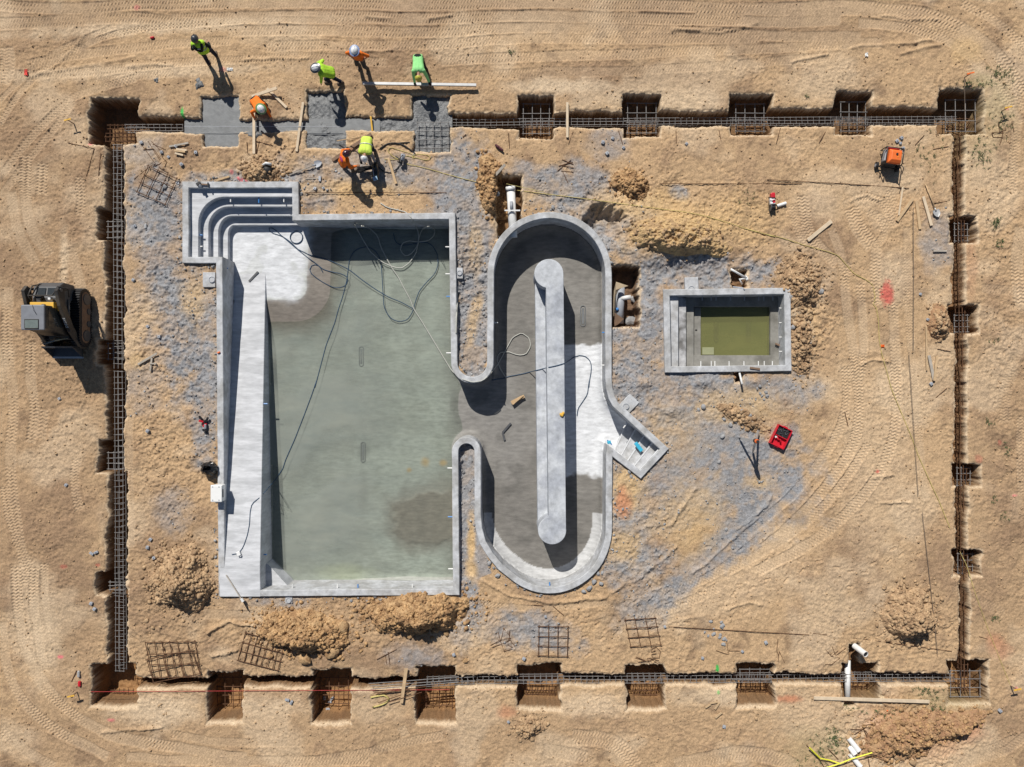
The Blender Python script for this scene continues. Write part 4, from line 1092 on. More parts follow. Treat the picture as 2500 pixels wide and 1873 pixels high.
for (x0, y0, x1, y1), nm_, nx, ny in [((268, 1684, 326, 1708), 'bottom left corner pit', 6, 4), ((530, 1652, 590, 1742), 'first pit of the bottom row after the corner', 4, 5), ((780, 1652, 852, 1740), 'second pit of the bottom row, holding loose blocks', 4, 5), ((1040, 1680, 1106, 1742), 'bottom pit under the tilted cage', 5, 4), ((1284, 1676, 1356, 1704), 'bottom pit below the flat square mat', 6, 4), ((1546, 1674, 1616, 1706), 'bottom pit below the tilted square mat', 6, 4), ((1806, 1664, 1882, 1710), 'bottom pit right of the green stake mark', 7, 5), ((2082, 1668, 2140, 1706), 'bottom pit with the white pipe', 6, 5), ((2322, 1668, 2398, 1712), 'bottom right corner pit', 6, 4)]:
    mat_('rebar_mat', x0, y0, x1, y1, -.92, nx, ny, M['rust'], 'rusty mat in the ' + nm_)
mat_('rebar_mat', 1806, 1633, 1880, 1660, -.45, 4, 2, M['steel'], 'grey upper mat in the bottom pit right of the green stake mark')
mat_('rebar_mat', 2320, 1636, 2393, 1700, -.40, 4, 4, M['steel'], 'grey upper mat in the bottom right corner pit')
# mats lying on the ground
def gmat(x0, y0, x1, y1, nx, ny, lab, rot=0, skew=0, wob=.01):
    g = G((x0 + x1) / 2, (y0 + y1) / 2)
    return mat_('rebar_mat', x0, y0, x1, y1, g.z + .055, nx, ny, M['rust'], lab, rot, skew, 'rebar mats lying on the ground', wob=wob)
gmat(1315, 1530, 1386, 1601, 4, 4, 'flat square four by four rebar mat on pale soil below the channel', -1)
gmat(1533, 1510, 1606, 1577, 4, 4, 'slightly tilted square rebar mat right of the other square mat', 4, -.14)
gmat(345, 418, 421, 486, 4, 4, 'rotated rebar mat on grey gravel left of the corner steps', -24)
gmat(366, 1568, 484, 1650, 7, 4, 'wide bent rebar mat over rubble near the bottom left pit', 2, -.15, .05)
gmat(366, 1600, 480, 1655, 4, 3, 'second rebar mat piled crossways near the bottom left pit', 12, -.1, .05)
gmat(590, 1556, 690, 1625, 8, 4, 'skewed rebar mat between the two left spoil heaps', -15, .02, .04)


# loose rods, bent stirrups
def rod(pts, desc='short rusty rod', m='rust', r=.013, grp='loose rebar rods', cat='rebar rod', up=.02, name='rebar_rod'):
    g = [G(x, y, up) for x, y in pts]
    o = MB().tube(g, r, 5).build(name, M[m])
    return auto(o, desc, cat, sum(p[0] for p in pts) / len(pts), sum(p[1] for p in pts) / len(pts), grp)


for a in [[(1388, 352), (1399, 322)], [(1510, 320), (1520, 352)], [(1650, 320), (1651, 350)], [(1754, 308), (1760, 343)], [(1895, 350), (1905, 313)], [(1999, 350), (2015, 322)], [(2234, 354), (2256, 330)], [(2278, 365), (2315, 358)], [(2278, 497), (2311, 492)], [(2279, 751), (2312, 748)], [(2288, 852), (2320, 858)], [(2284, 971), (2311, 948)], [(2062, 1006), (2070, 1040)],
          [(247, 375), (241, 430)], [(605, 375), (603, 347)], [(1241, 325), (1244, 362)], [(634, 345), (625, 380)], [(624, 345), (667, 356)], [(480, 1270 - 740), (520, 1270 - 735)][:0] or [(1130, 335), (1138, 328)], [(707, 380), (728, 352)], [(175, 1664), (187, 1637)], [(2390, 1554), (2410, 1560)], [(1260, 1430), (1220, 1445)][:0] or [(1350, 1480), (1376, 1502)], [(1302, 1477), (1326, 1479)]]:
    rod(a)
for a in [[(1610, 449), (1957, 449)], [(1873, 439), (2060, 449), (2218, 460)], [(1632, 1530), (1975, 1550)], [(1977, 1545), (2120, 1562), (2323, 1590)], [(745, 471), (1090, 471)]]:
    rod(a, 'very long rusty rod', grp='long rebar rods')
rod([(166, 349), (230, 363), (211, 430)], 'rusty rod bent to a hook')
for a in [[(1361, 418), (1394, 391)], [(1364, 406), (1398, 396)], [(1372, 390), (1400, 402)], [(1366, 404), (1400, 410)], [(1370, 418), (1400, 421)], [(1374, 420), (1387, 448)]]:
    rod(a, 'crossed rusty rod', grp='crossed rods above the channel')
for a in [[(345, 352), (360, 372), (372, 390), (380, 400), (368, 406)], [(362, 345), (378, 372), (390, 390)], [(370, 345), (392, 368), (398, 386), (408, 396), (402, 408)], [(373, 352), (405, 366)], [(350, 366), (376, 364), (392, 388)], [(368, 408), (388, 402), (405, 392)], [(388, 402), (390, 410), (412, 422)], [(328, 438), (366, 408)], [(420, 448), (442, 444), (438, 455)]]:
    rod(a, 'bent stirrup', r=.011, grp='stirrups left of the corner steps')
for a in [[(1198, 1575), (1223, 1562), (1230, 1535)], [(1216, 1543), (1222, 1565), (1232, 1592)], [(1216, 1562), (1248, 1558)], [(1228, 1533), (1243, 1550), (1240, 1575), (1252, 1580)], [(1230, 1590), (1250, 1585), (1248, 1578)], [(1244, 1540), (1244, 1560), (1256, 1577)], [(1202, 1580), (1230, 1570), (1246, 1562)]]:
    rod(a, 'tangled stirrup', r=.011, grp='stirrups below the channel')
for a in [[(1602, 1580), (1612, 1590), (1609, 1606), (1594, 1606), (1590, 1598), (1602, 1595), (1600, 1588), (1590, 1592), (1592, 1584), (1602, 1580)], [(1550, 1606), (1577, 1614)], [(1553, 1604), (1575, 1612)], [(1580, 1606), (1586, 1622)], [(1582, 1606), (1608, 1612)], [(1588, 1608), (1608, 1622)], [(1558, 1616), (1590, 1612)]]:
    rod(a, 'piled stirrup', r=.012, grp='stirrups under the tilted mat')
for a in [[(1774, 1565), (1778, 1598), (1748, 1588)], [(1778, 1589), (1805, 1589)], [(1899, 1559), (1896, 1588), (1900, 1600)], [(1902, 1590), (1899, 1615)], [(1903, 1592), (1915, 1617)], [(2031, 1578), (2040, 1600), (2065, 1582)], [(2017, 1588), (2030, 1602), (2050, 1606), (2030, 1622), (2014, 1622)], [(2030, 1602), (2046, 1588)], [(940, 1590), (944, 1620)], [(920, 1610), (968, 1585)], [(948, 1592), (952, 1622)]]:
    rod(a, 'thin bent rod', r=.011, grp='scattered bent stirrups')
for a in [[(2437, 298), (2452, 302), (2455, 318), (2440, 322), (2437, 298)], [(2421, 324), (2450, 325)], [(2421, 324), (2424, 336), (2448, 336)], [(2438, 310), (2448, 316), (2446, 336), (2440, 354)], [(2466, 285), (2475, 322)]]:
    rod(a, 'looped stirrup', r=.012, grp='stirrups right of the top right pit')
for a in [[(2105, 1772), (2112, 1790), (2118, 1808), (2115, 1830), (2122, 1873)], [(2074, 1778), (2104, 1780)], [(2084, 1792), (2106, 1778)], [(2106, 1770), (2130, 1766)], [(2112, 1782), (2124, 1805)], [(1968, 1818), (1995, 1845), (2010, 1870)], [(2022, 1828), (2045, 1852)], [(2128, 1828), (2140, 1838)]]:
    rod(a, 'protruding rusty rod', r=.014, grp='rods in the bottom right rubble', up=.05)
for a in [[(900, 1669), (1000, 1662), (1120, 1652)], [(903, 1675), (1010, 1668), (1120, 1660)], [(905, 1683), (1020, 1674), (1120, 1665)], [(912, 1692), (960, 1688), (1040, 1676)], [(920, 1694), (1000, 1684)], [(922, 1716), (1000, 1690)], [(945, 1716), (1030, 1690)]]:
    o = MB().tube([P(x, y, .16 - .10 * i / 2) for i, (x, y) in enumerate(a)], .014, 5).build('rebar_rod', M['steel'] if a[0][1] < 1690 else M['rust'])
    auto(o, 'splayed rod end of the tilted cage', 'rebar rod', a[0][0], a[0][1], 'splayed rods over the bottom trench')
# long sticks and bars inside the pool
for pts, m, lab in [([(609, 688), (631, 664)], 'dkgrey', 'dark steel bar lying on the top of the pale ramp'), ([(1227, 1056), (1247, 1033)], 'dkgrey', 'dark bar on the channel floor, upper piece of a broken V'), ([(1227, 1057), (1232, 1075)], 'dkgrey', 'short dark bar on the channel floor, lower piece of a broken V')]:
    g = [P(x, y, fz(*P(x, y, -1.2)[:2])) for x, y in pts]
    if 'ramp' in lab: g = [P(pts[0][0], pts[0][1], -1.115), P(pts[1][0], pts[1][1], -1.14)]
    tag(MB().bar(Vector(g[0]) + Vector((0, 0, .05)), Vector(g[1]) + Vector((0, 0, .05)), .075, .03).build('steel_bar', M[m]), lab, 'metal bar')
g = [Vector(P(x, y, -1.14)) for x, y in [(1248, 983), (1280, 967)]]
tag(MB().bar(g[0], g[1], .12, .05).bar(g[0] + Vector((.05, -.07, .05)), g[1] + Vector((-.05, .02, .06)), .05, .04).build('wood_scrap', M['woodtan']), 'splintered pale wood scrap on the dark channel floor', 'wood scrap')
tag(MB().bar(P(1831, 898, .175), P(1855, 901, .175), .07, .05).build('wood_scrap', M['woodbrown']), 'short dark stick lying on the bottom wall of the spa pool', 'wood scrap')
tag(MB().bar(P(1893, 839, -.45), P(1907, 845, -.45), .06, .05).build('wood_scrap', M['woodbrown']), 'dark stick on the right bench inside the spa pool', 'wood scrap')

# ------------------------------------------------------------------ lumber
def board(a, b, wpx, m, lab, za=.06, zb=.06, th=.045, grp='loose lumber'):
    ga = Vector(P(a[0], a[1], gz(*P(*a)[:2]) + za)); gb = Vector(P(b[0], b[1], gz(*P(*b)[:2]) + zb))
    mb = MB().bar(ga, gb, wpx / S, th)
    return tag(mb.build('lumber_board', M[m], bevel=.006), lab, 'board', grp)


board((620, 250), (620, 376), 6.5, 'wood', 'pale board laid upright in the photo across the wet trench beside the kneeling worker')
board((740, 250), (724, 370), 6.0, 'wood', 'leaning pale board across the wet trench left of the middle rough pad')
board((615, 236), (676, 215), 7.5, 'wood', 'pale board propped on another above the kneeling worker', .06, .30)
board((652, 216), (700, 263), 6.0, 'wood', 'pale slanted board lying under the propped one')
board((885, 204), (1163, 208), 6.5, 'alu', 'long straight silvery screed under the bending worker', .20, .20, .09)
board((1385, 250), (1385, 336), 6.0, 'wood', 'pale board bridging the top trench right of the first square pit')
board((811, 392), (907, 327), 8.0, 'woodbrown', 'brown weathered board under the two workers by the rough pads', .05, .08)
board((948, 386), (967, 449), 6.0, 'woodtan', 'tan board lying across the black cable loop')
board((1190, 449), (1233, 402), 6.5, 'woodgrey', 'grey board slanting up beside the pipe ditch', .08, .30)
board((1972, 587), (2030, 540), 9.0, 'wood', 'bright wide board lying alone on tracked soil')
board((2204, 457), (2194, 526), 4.0, 'wood', 'thin pale stake leftmost of the boards near the round shovel', th=.03)
board((2228, 486), (2190, 540), 7.0, 'woodtan', 'tan board slanting down left near the round shovel')
board((2237, 490), (2246, 560), 7.0, 'woodtan', 'half buried pale board in the middle of the boards near the shovel', .01, .03)
board((2254, 480), (2274, 551), 7.0, 'wood', 'wide pale board just left of the round shovel')
board((2261, 795), (2263, 905), 3.5, 'woodtan', 'thin long lath near the right trench', th=.02)
board((2268, 868), (2280, 928), 7.0, 'woodgrey', 'grey board of the pair forming a narrow V', .06, .04)
board((2287, 870), (2281, 930), 5.0, 'woodtan', 'tan board of the pair forming a narrow V', .05, .10)
board((1987, 1704), (2269, 1713), 8.0, 'wood', 'very long pale plank below the pit with the white pipe', .10, .08)
board((992, 1632), (980, 1717), 8.0, 'woodtan', 'tan stake propping the tilted cage over the bottom trench', .12, .12, .03)
board((337, 890), (383, 863), 5.0, 'woodgrey', 'grey slanted stick left of the pool near the left trench', .05, .10)
board((371, 874), (367, 906), 4.0, 'woodgrey', 'short grey stick with a crossbar below the slanted one', .10, .06)
board((366, 888), (382, 888), 3.5, 'woodgrey', 'tiny grey crossbar stick over the short one', .08, .08)
board((528, 441), (560, 431), 4.5, 'woodtan', 'small tan stick above the corner steps')
board((413, 358), (460, 349), 4.5, 'woodgrey', 'long thin scrap, uppermost of the scraps near the smooth pad', th=.03)
board((430, 364), (456, 367), 4.5, 'wood', 'pale scrap, second of the scraps near the smooth pad', th=.03)
board((426, 368), (452, 371), 4.5, 'woodtan', 'tan scrap, third of the scraps near the smooth pad', th=.03)
board((427, 374), (447, 379), 4.5, 'wood', 'short pale scrap, lowest of the scraps near the smooth pad', th=.03)
board((1722, 1728), (1735, 1720), 4.0, 'woodtan', 'tiny tan offcut, leftmost below the green stake mark', th=.03)
board((1733, 1718), (1752, 1714), 4.0, 'woodtan', 'small flat tan offcut at the top of the offcuts below the green stake mark', th=.03)
board((1745, 1732), (1757, 1715), 4.5, 'woodtan', 'tan offcut slanting up right below the green stake mark', th=.03)
board((1746, 1753), (1762, 1740), 5.0, 'woodtan', 'lowest tan offcut below the green stake mark', th=.03)
board((2279, 613), (2312, 613), 4.0, 'woodgrey', 'short grey stick below the gravel patch near the right trench', th=.03)
board((1752, 1650), (1755, 1682), 5.0, 'woodtan', 'tan survey stake lying over the bottom trench at the green mark', .0, .03, .03)
board((446, 291), (446, 318), 4.0, 'wood', 'short pale form board at the end of the smooth concrete strip', .0, .0, .05)
board((905, 284), (909, 320), 4.0, 'yellow', 'yellow level stick lying across the wet concrete strip', .10, .0, .03)
board((912, 1470), (930, 1463), 3.0, 'woodtan', 'tiny stick below the bottom pool wall', th=.02)[:0] if False else None

# ------------------------------------------------------------------ pipes
t = thing('drain_pipe', 'thick dirty white pipe in the ditch above the curved channel', 'pipe', (P(1246, 500)[0], P(1246, 500)[1], -.5))
MB().tube([P(1247, 462, -.12), P(1253, 580, -.22)], .155, 18).build('pipe_body', M['pvc'], t, smooth=True)
MB().tube([P(1246, 456, -.10), P(1247, 466, -.11)], .18, 18).build('pipe_collar', M['pvc'], t, smooth=True)
MB().tube([P(1248, 492, .03), P(1249, 512, .03)], .06, 10).build('pipe_branch', M['pvcgrey'], t, smooth=True)
MB().bar(P(1232, 514, .05), P(1270, 514, .05), .05, .04).build('clamp_bar', M['pvc'], t)
t = thing('drain_pipe', 'grey dusty pipe standing in the deep hole right of the channel', 'pipe', (P(1514, 740)[0], P(1514, 740)[1], -.95))
MB().tube([P(1515, 702, -.5), P(1512, 790, -.55)], .16, 18).build('pipe_body', M['pvcgrey'], t, smooth=True)
MB().tube([P(1516, 728, -.42), P(1540, 726, -.38)], .09, 14).build('pipe_branch', M['pvc'], t, smooth=True)
MB().ball(P(1507, 755, -.35), (.06, .06, .05)).build('blue_cap', M['bluecap'], t)
# curled plywood form
def sheet(pts2, z0, z1, th, lab, m, name='plywood_sheet'):
    mb = MB(); n = len(pts2)
    for z in (z0, z1):
        for x, y in pts2: mb.v.append(P(x, y, z))
    off = len(mb.v)
    c = Vector(P(1520, 720, 0))
    for z in (z0, z1):
        for x, y in pts2:
            p = Vector(P(x, y, z)); q_ = Vector(P(x + 1.6, y + 1.6, z)); mb.v.append(tuple(q_))
    for i in range(n - 1):
        mb.f += [[i, i + 1, n + i + 1, n + i], [off + i, off + n + i, off + n + i + 1, off + i + 1], [n + i, n + i + 1, off + n + i + 1, off + n + i]]
    mb.f += [[0, n, off + n, off], [n - 1, off + n - 1, off + 2 * n - 1, 2 * n - 1]]
    return tag(mb.build(name, M[m]), lab, 'plywood')
sh_ = [(1504, 688, .05), (1534, 698, -.05), (1519, 702, -.12), (1510, 709, -.16), (1504, 722, -.16), (1501, 745, -.16), (1500, 772, -.2), (1497, 772, -.1), (1497, 740, 0), (1499, 708, .03)]
mb = MB(); n = len(sh_)
for p in sh_: mb.v.append(P(*p))
for p in sh_: mb.v.append(P(p[0], p[1], p[2] - .025))
mb.v.append(P(1503, 708, -.03)); mb.v.append(P(1503, 708, -.06))
for i in range(n): mb.f += [[2 * n, i, (i + 1) % n], [2 * n + 1, n + (i + 1) % n, n + i], [i, n + i, n + (i + 1) % n, (i + 1) % n]]
tag(mb.build('plywood_sheet', M['ply']), 'curled bright plywood form at the top of the hole right of the channel', 'plywood')
mb = MB(); tri = [P(1499, 762, -.2), P(1523, 779, -.30), P(1508, 793, -.35), P(1499, 797, -.35)]
mb.add(tri + [(x, y, z - .03) for x, y, z in tri], [[0, 1, 2, 3], [7, 6, 5, 4]] + [[i, 4 + i, 4 + (i + 1) % 4, (i + 1) % 4] for i in range(4)])
tag(mb.build('plywood_sheet', M['woodbrown']), 'brown triangular plywood offcut at the bottom of the hole right of the channel', 'plywood')
t = thing('pipe_fittings', 'cluster of thin white pipe fittings in the pit above the spa pool', 'pipe', (P(1805, 685)[0], P(1805, 685)[1], -.5))
MB().tube([P(1784, 657, .08), P(1796, 664, .04), P(1822, 679, -.05)], .042, 10).build('pipe_run', M['pvc'], t, smooth=True)
MB().tube([P(1822, 679, -.05), P(1806, 682, -.1), P(1812, 694, -.16)], .042, 10).build('pipe_run', M['pvc'], t, smooth=True)
MB().tube([P(1822, 672, -.2), P(1824, 684, -.02)], .05, 10).build('elbow', M['pvc'], t, smooth=True)
tag(MB().tube([P(1789, 701, .10), P(1812, 703, .10), P(1818, 708, .17)], .03, 8).build('pipe_piece', M['pvcgrey'], smooth=True), 'thin grey pipe piece resting on the top wall of the spa pool', 'pipe')
tag(MB().tube([P(1804, 905, .0), P(1812, 938, .32)], .04, 8).build('stub_pipe', M['pvc'], smooth=True), 'slim white pipe standing below the bottom wall of the spa pool', 'pipe')
tag(MB().tube([P(2069.5, 1612, -.42), P(2069, 1702, -.25)], .105, 16).build('drain_pipe', M['pvc'], smooth=True), 'white pipe running down through the bottom pit beside the long plank', 'pipe')
t = thing('pipe_end', 'tilted white pipe with dark open mouth rising from the soil above the bottom pit', 'pipe', tuple(G(2090, 1578)))
a_ = Vector(P(2086, 1577, .05)); b_ = Vector(P(2114, 1598, .62))
MB().pipe(a_, b_, .105, .012, 20).build('pipe_body', M['pvc'], t, smooth=False)
dd = (b_ - a_).normalized()
MB().tube([b_ - dd * .05, b_ - dd * .03], .098, 18).build('mouth_shade', M['black'], t)  # black disc added for the shade inside the open mouth
for i, (x, y, lab) in enumerate([(2081, 1814, 'topmost white test cylinder lying in the bottom right rubble'), (2078, 1830, 'middle white test cylinder with a pinkish side in the bottom right rubble'), (2084, 1852, 'lowest white test cylinder by the yellow tape')]):
    g = G(x, y, .12); d_ = Vector((.16, -.20, .06)) if i != 1 else Vector((.06, -.10, .10))
    tt = thing('test_cylinder', lab, 'cylinder', tuple(g - Vector((0, 0, .12))), 'white test cylinders')
    MB().tube([g - d_, g + d_], .095, 18).build('cylinder_body', M['white'], tt, smooth=False)
    MB().tube([g + d_, g + d_ * 1.06], .102, 18).build('cylinder_lid', M['pvc'], tt)
tag(MB().tube([G(2135, 1838, .05), G(2141, 1842, .05)], .03, 10).build('pipe_piece', M['pvc']), 'tiny white pipe piece right of the white test cylinders', 'pipe')
g = G(1899, 497, .05)
tag(MB().pipe(P(1897, 503, .07), P(1919, 496, .07), .06, .008, 14).build('pipe_piece', M['white']), 'short white pipe lying beside the red and white saw', 'pipe')
# ------------------------------------------------------------------ surfaces for hoses and cords
def inpoly(poly, x, y): return bool(pip(poly, np.array([x]), np.array([y]))[0])


RAMPX = (xw, P(645, 0, -.6)[0])
TOPP = [P(x, y, TZ)[:2] for x, y in top]; LEDP = [P(x, y, BZ)[:2] for x, y in led]


def surf(x, y):
    if inpoly(POOL_OUT, x, y):
        if not inpoly(POOL, x, y): return WT
        if inpoly(TOPP, x, y): return TZ
        if inpoly(LEDP, x, y): return BZ
        if y > yN - .1 and x < P(760, 0, -1.1)[0] and y > P(0, 640, -.4)[1]: return max(fz(x, y), -1.12)
        if x < RAMPX[1] and y < yN:
            t = min(1, max(0, (yN - .3 - y) / (yN - .3 - yT))); return -1.1 + (WT + 1.1) * t
        z = fz(x, y)
        return max(z, WATER_Z) if x < P(1180, 0, -1.2)[0] else z
    return gz(x, y)


def trace(pts, r=.02, step=9, lift=.0):
    d = densify(pts, step, False)
    # smooth (Chaikin) then drop on the surface
    for _ in range(2):
        q = [d[0]]
        for i in range(len(d) - 1):
            a, b = d[i], d[i + 1]; q += [(a[0] * .75 + b[0] * .25, a[1] * .75 + b[1] * .25), (a[0] * .25 + b[0] * .75, a[1] * .25 + b[1] * .75)]
        d = q[::2] + [d[-1]]
    out = []
    z = 0.0
    for x, y in d:
        for _ in range(3):
            w = P(x, y, z); z = surf(w[0], w[1]) + r + lift
        out.append(Vector(P(x, y, z)))
    zs = [p.z for p in out]
    for i in range(1, len(out) - 1):
        zz = max(zs[i], (zs[i - 1] + zs[i] + zs[i + 1]) / 3)
        p = out[i]; k = (H - zz) / (H - p.z); out[i] = Vector((p.x * k, p.y * k, zz))
    return out


def Z2(pts, ox, oy, s=3.16): return [(ox + x / s, oy + y / s) for x, y in pts]


def hose(name, pts, r, m, lab, cat, lift=0.0, grp=None, n=6):
    o = MB().tube(trace(pts, r, lift=lift), r, n).build(name, M[m], smooth=True)
    return tag(o, lab, cat, grp)


A = Z2([(1790, 1435), (1845, 1425), (1880, 1370), (1910, 1280), (1925, 1200), (1930, 1100), (1945, 1040), (2010, 990), (2130, 850), (2190, 760)], 0, 900)
A += Z2([(300, 720), (380, 540), (450, 360), (510, 200), (550, 80)], 600, 900)
A += Z2([(530, 1580), (570, 1430), (620, 1240), (690, 1060), (710, 980), (750, 860), (780, 740), (790, 660), (800, 580), (830, 520), (880, 490), (940, 480), (1000, 510), (1040, 580), (1050, 680), (1060, 860), (1065, 940), (1090, 1000), (1130, 1045), (1190, 1062), (1250, 1045), (1290, 980), (1310, 900), (1340, 820), (1400, 750), (1460, 690), (1485, 620), (1480, 540), (1440, 470), (1390, 445), (1330, 450), (1250, 470), (1190, 470), (1150, 440), (1140, 380)], 600, 450)
hose('hose', A, .016, 'bluehose', 'long dark blue hose winding from the ramp plug up through the pool water', 'hose', grp='hoses in the pool')
Bp = Z2([(400, 500), (340, 440), (280, 400), (200, 375), (170, 350), (185, 325), (220, 345), (280, 400), (350, 460), (420, 520), (490, 575), (540, 610), (600, 660), (680, 680), (740, 690), (790, 720), (790, 760), (750, 795), (680, 800), (600, 760), (540, 720), (495, 680), (490, 640), (520, 615), (570, 630), (595, 680)], 600, 450)
hose('hose', Bp, .016, 'bluehose', 'dark hose looping over the pale shelf with its end by a closed loop', 'hose', grp='hoses in the pool')
Bq = Z2([(400, 500), (490, 545), (600, 570), (700, 610), (800, 660), (900, 740), (1000, 810), (1100, 870), (1200, 910), (1300, 965)], 600, 450)
hose('hose', Bq, .016, 'bluehose', 'dark hose running diagonally from the shelf to the pale hose crossing', 'hose', grp='hoses in the pool')
ring = Z2([(390 + 48 * cos(a), 408 + 48 * sin(a)) for a in [2 * pi * i / 20 for i in range(20)]], 600, 450)
rp_ = [P(x, y, -1.09) for x, y in ring]
tag(MB().tube(rp_, .018, 6, closed=True).build('hose_coil', M['bluehose'], smooth=True), 'small round hose coil on the pale shelf', 'hose', 'hoses in the pool')
Wp = Z2([(1040, 145), (1090, 180), (1180, 200), (1240, 215), (1280, 260), (1310, 320), (1335, 380), (1330, 460), (1310, 540), (1260, 610), (1200, 650), (1140, 640), (1050, 600), (960, 520), (900, 420), (850, 330), (830, 305), (850, 295), (890, 320), (960, 340), (1020, 400), (1040, 480), (1080, 560), (1130, 650), (1180, 720), (1220, 800), (1270, 890), (1300, 970), (1360, 1060), (1420, 1160), (1480, 1260), (1540, 1360), (1590, 1440), (1660, 1500), (1750, 1530), (1830, 1515), (1890, 1460), (1950, 1380), (2010, 1270), (2060, 1180), (2130, 1145), (2190, 1190), (2200, 1250), (2160, 1315), (2100, 1320), (2020, 1290), (1950, 1300), (1935, 1350), (1960, 1420), (2005, 1490)], 600, 450)
hose('hose', Wp, .020, 'whitehose', 'long pale hose looping from the top pool wall to the channel', 'hose', grp='hoses in the pool', lift=.01)
Wl = Z2([(1330, 440), (1345, 380), (1370, 335), (1420, 322), (1462, 350), (1450, 405), (1400, 440), (1330, 445), (1250, 435), (1200, 460), (1192, 520), (1240, 560), (1290, 525), (1325, 470)], 600, 450)
hose('hose', Wl, .019, 'whitehose', 'pale double hose loop in the shadow of the top pool wall', 'hose', grp='hoses in the pool', lift=.01)
Cb = Z2([(1900, 1510), (2000, 1495)], 600, 450) + Z2([(120, 1485), (230, 1465), (330, 1440), (430, 1415), (500, 1400), (570, 1380), (640, 1330), (690, 1318), (740, 1335), (770, 1380), (770, 1440), (755, 1520), (750, 1580)], 1200, 450) + Z2([(755, 80), (740, 200), (700, 260), (665, 310), (660, 365)], 1200, 900)
hose('cable', Cb, .017, 'bluehose', 'thin dark cable crossing the island wall and hanging onto the white channel floor', 'cable')
Yp = Z2([(1240, 1265), (1400, 1300), (1550, 1345), (1700, 1385), (1850, 1420), (2020, 1460)], 600, 0) + Z2([(250, 50), (500, 85), (750, 115), (1000, 150), (1300, 190), (1500, 215), (1650, 245), (1850, 305), (2000, 355), (2200, 410)], 1200, 450)[1:] + Z2([(80, 345), (200, 380), (350, 415), (500, 465), (700, 520), (780, 550), (840, 620), (900, 690), (1000, 740), (1050, 780), (1060, 860), (1075, 885), (1050, 870), (1070, 910), (1040, 920), (1075, 955), (1075, 970), (1090, 1050), (1095, 1200), (1110, 1290), (1130, 1360), (1190, 1580)], 1800, 450) + Z2([(1240, 280), (1350, 540), (1400, 680), (1500, 900), (1560, 1030), (1640, 1230)], 1800, 900)
hose('extension_cord', Yp, .0125, 'yellowcord', 'long yellow cord running from the vibrator past the spa to the right trench', 'cord', lift=.01)
Yl = Z2([(1180, 1230), (1120, 1200), (1088, 1150), (1115, 1130), (1180, 1158), (1260, 1180), (1310, 1205), (1300, 1232), (1275, 1220), (1290, 1192), (1350, 1190), (1420, 1200), (1430, 1225), (1390, 1240), (1330, 1220), (1230, 1200), (1200, 1228), (1130, 1232), (1070, 1228)], 600, 0)
hose('extension_cord', Yl, .0125, 'yellowcord', 'yellow cord lying in loops around the concrete vibrator', 'cord', lift=.01)
hose('cable', Z2([(1035, 1150), (1060, 1125), (1110, 1103), (1170, 1103), (1230, 1125), (1280, 1165), (1310, 1190)], 600, 0), .026, 'black', 'thick black cable arching above the yellow cord loops', 'cable', lift=.01)
hose('cable', Z2([(1150, 1108), (1210, 1100), (1265, 1098)], 600, 0), .018, 'black', 'short black cable end pointing right of the thick arching cable', 'cable', lift=.01)
hose('cable', Z2([(1000, 1230), (1012, 1280), (1070, 1328), (1130, 1332), (1180, 1290), (1205, 1235)], 600, 0), .018, 'black', 'black cable hanging in a bow under the tan board', 'cable', lift=.02)
hose('pipe_line', Z2([(1630, 790), (1632, 900), (1625, 1050), (1622, 1150)], 600, 450), .025, 'whitehose', 'thin pale pipe along the rubble strip beside the pool wall', 'pipe')
for pts, lab, m, z in [([(2230, 508), (2230, 856)], 'upper taut dark string over the tracked soil on the right', 'string', .1), ([(2219, 860), (2242, 1208)], 'middle taut dark string over the tracked soil on the right', 'string', .1), ([(2252, 1250), (2290, 1600)], 'lower taut dark string ending above the bottom trench', 'string', .1),
                       ([(222, 1689), (1098, 1684)], 'red mason string stretched across the bottom pits', 'redstring', .03), ([(450, 309), (830, 309)], 'pale string stretched over the wet concrete strip', 'pvcgrey', .06),
                       ([(2355, 190), (2356, 320)], 'short dark string hanging into the top right pit', 'string', .1), ([(1236, 449), (1330, 470)], 'thin cord over the pipe ditch', 'yellowcord', .12)]:
    a_, b_ = P(*pts[0], z), P(*pts[1], z)
    tag(MB().tube([a_, b_], .009, 5).build('string_line', M[m]), lab, 'string')
hose('string_line', [(2340, 1340), (2360, 1380), (2382, 1452), (2410, 1530), (2440, 1607), (2468, 1676)], .010, 'yellowcord', 'slack yellow string from the lowest side pit to the stake on the right', 'string')
g = [G(1970, 1818, .25), G(1998, 1846, .2), G(2022, 1852, .15), G(2045, 1858, .2), G(2070, 1845, .3), G(2118, 1826, .4)]
tag(MB().tube(g, .028, 4).build('barrier_tape', M['tape']), 'yellow barrier tape strung over the bottom right rubble', 'tape', 'yellow tape')
g = [G(2045, 1858, .2), G(2010, 1873, .1)]
tag(MB().tube(g, .028, 4).build('barrier_tape', M['tape']), 'loose yellow tape end trailing to the bottom picture edge', 'tape', 'yellow tape')
mb = MB().tube([P(958, 1702, .03), P(905 - 2 + 3, 1702, .06)], .02, 5)
hose('strap', [(905, 1703), (925, 1699), (940, 1697), (950, 1707), (948, 1713), (930, 1722), (910, 1727)], .035, 'yellowcord', 'yellow strap lying in a U below the splayed rods', 'strap')

# white plug at the hose end on the ramp
g = P(584, 1351, .12)
tag(MB().box((g[0], g[1], g[2] + .05), (.13, .16, .10), .4).box((g[0] + .05, g[1] - .08, g[2] + .03), (.07, .09, .06), .9).build('plug_box', M['white'], bevel=.015), 'white plug box at the lower end of the dark hose on the ramp', 'plug')

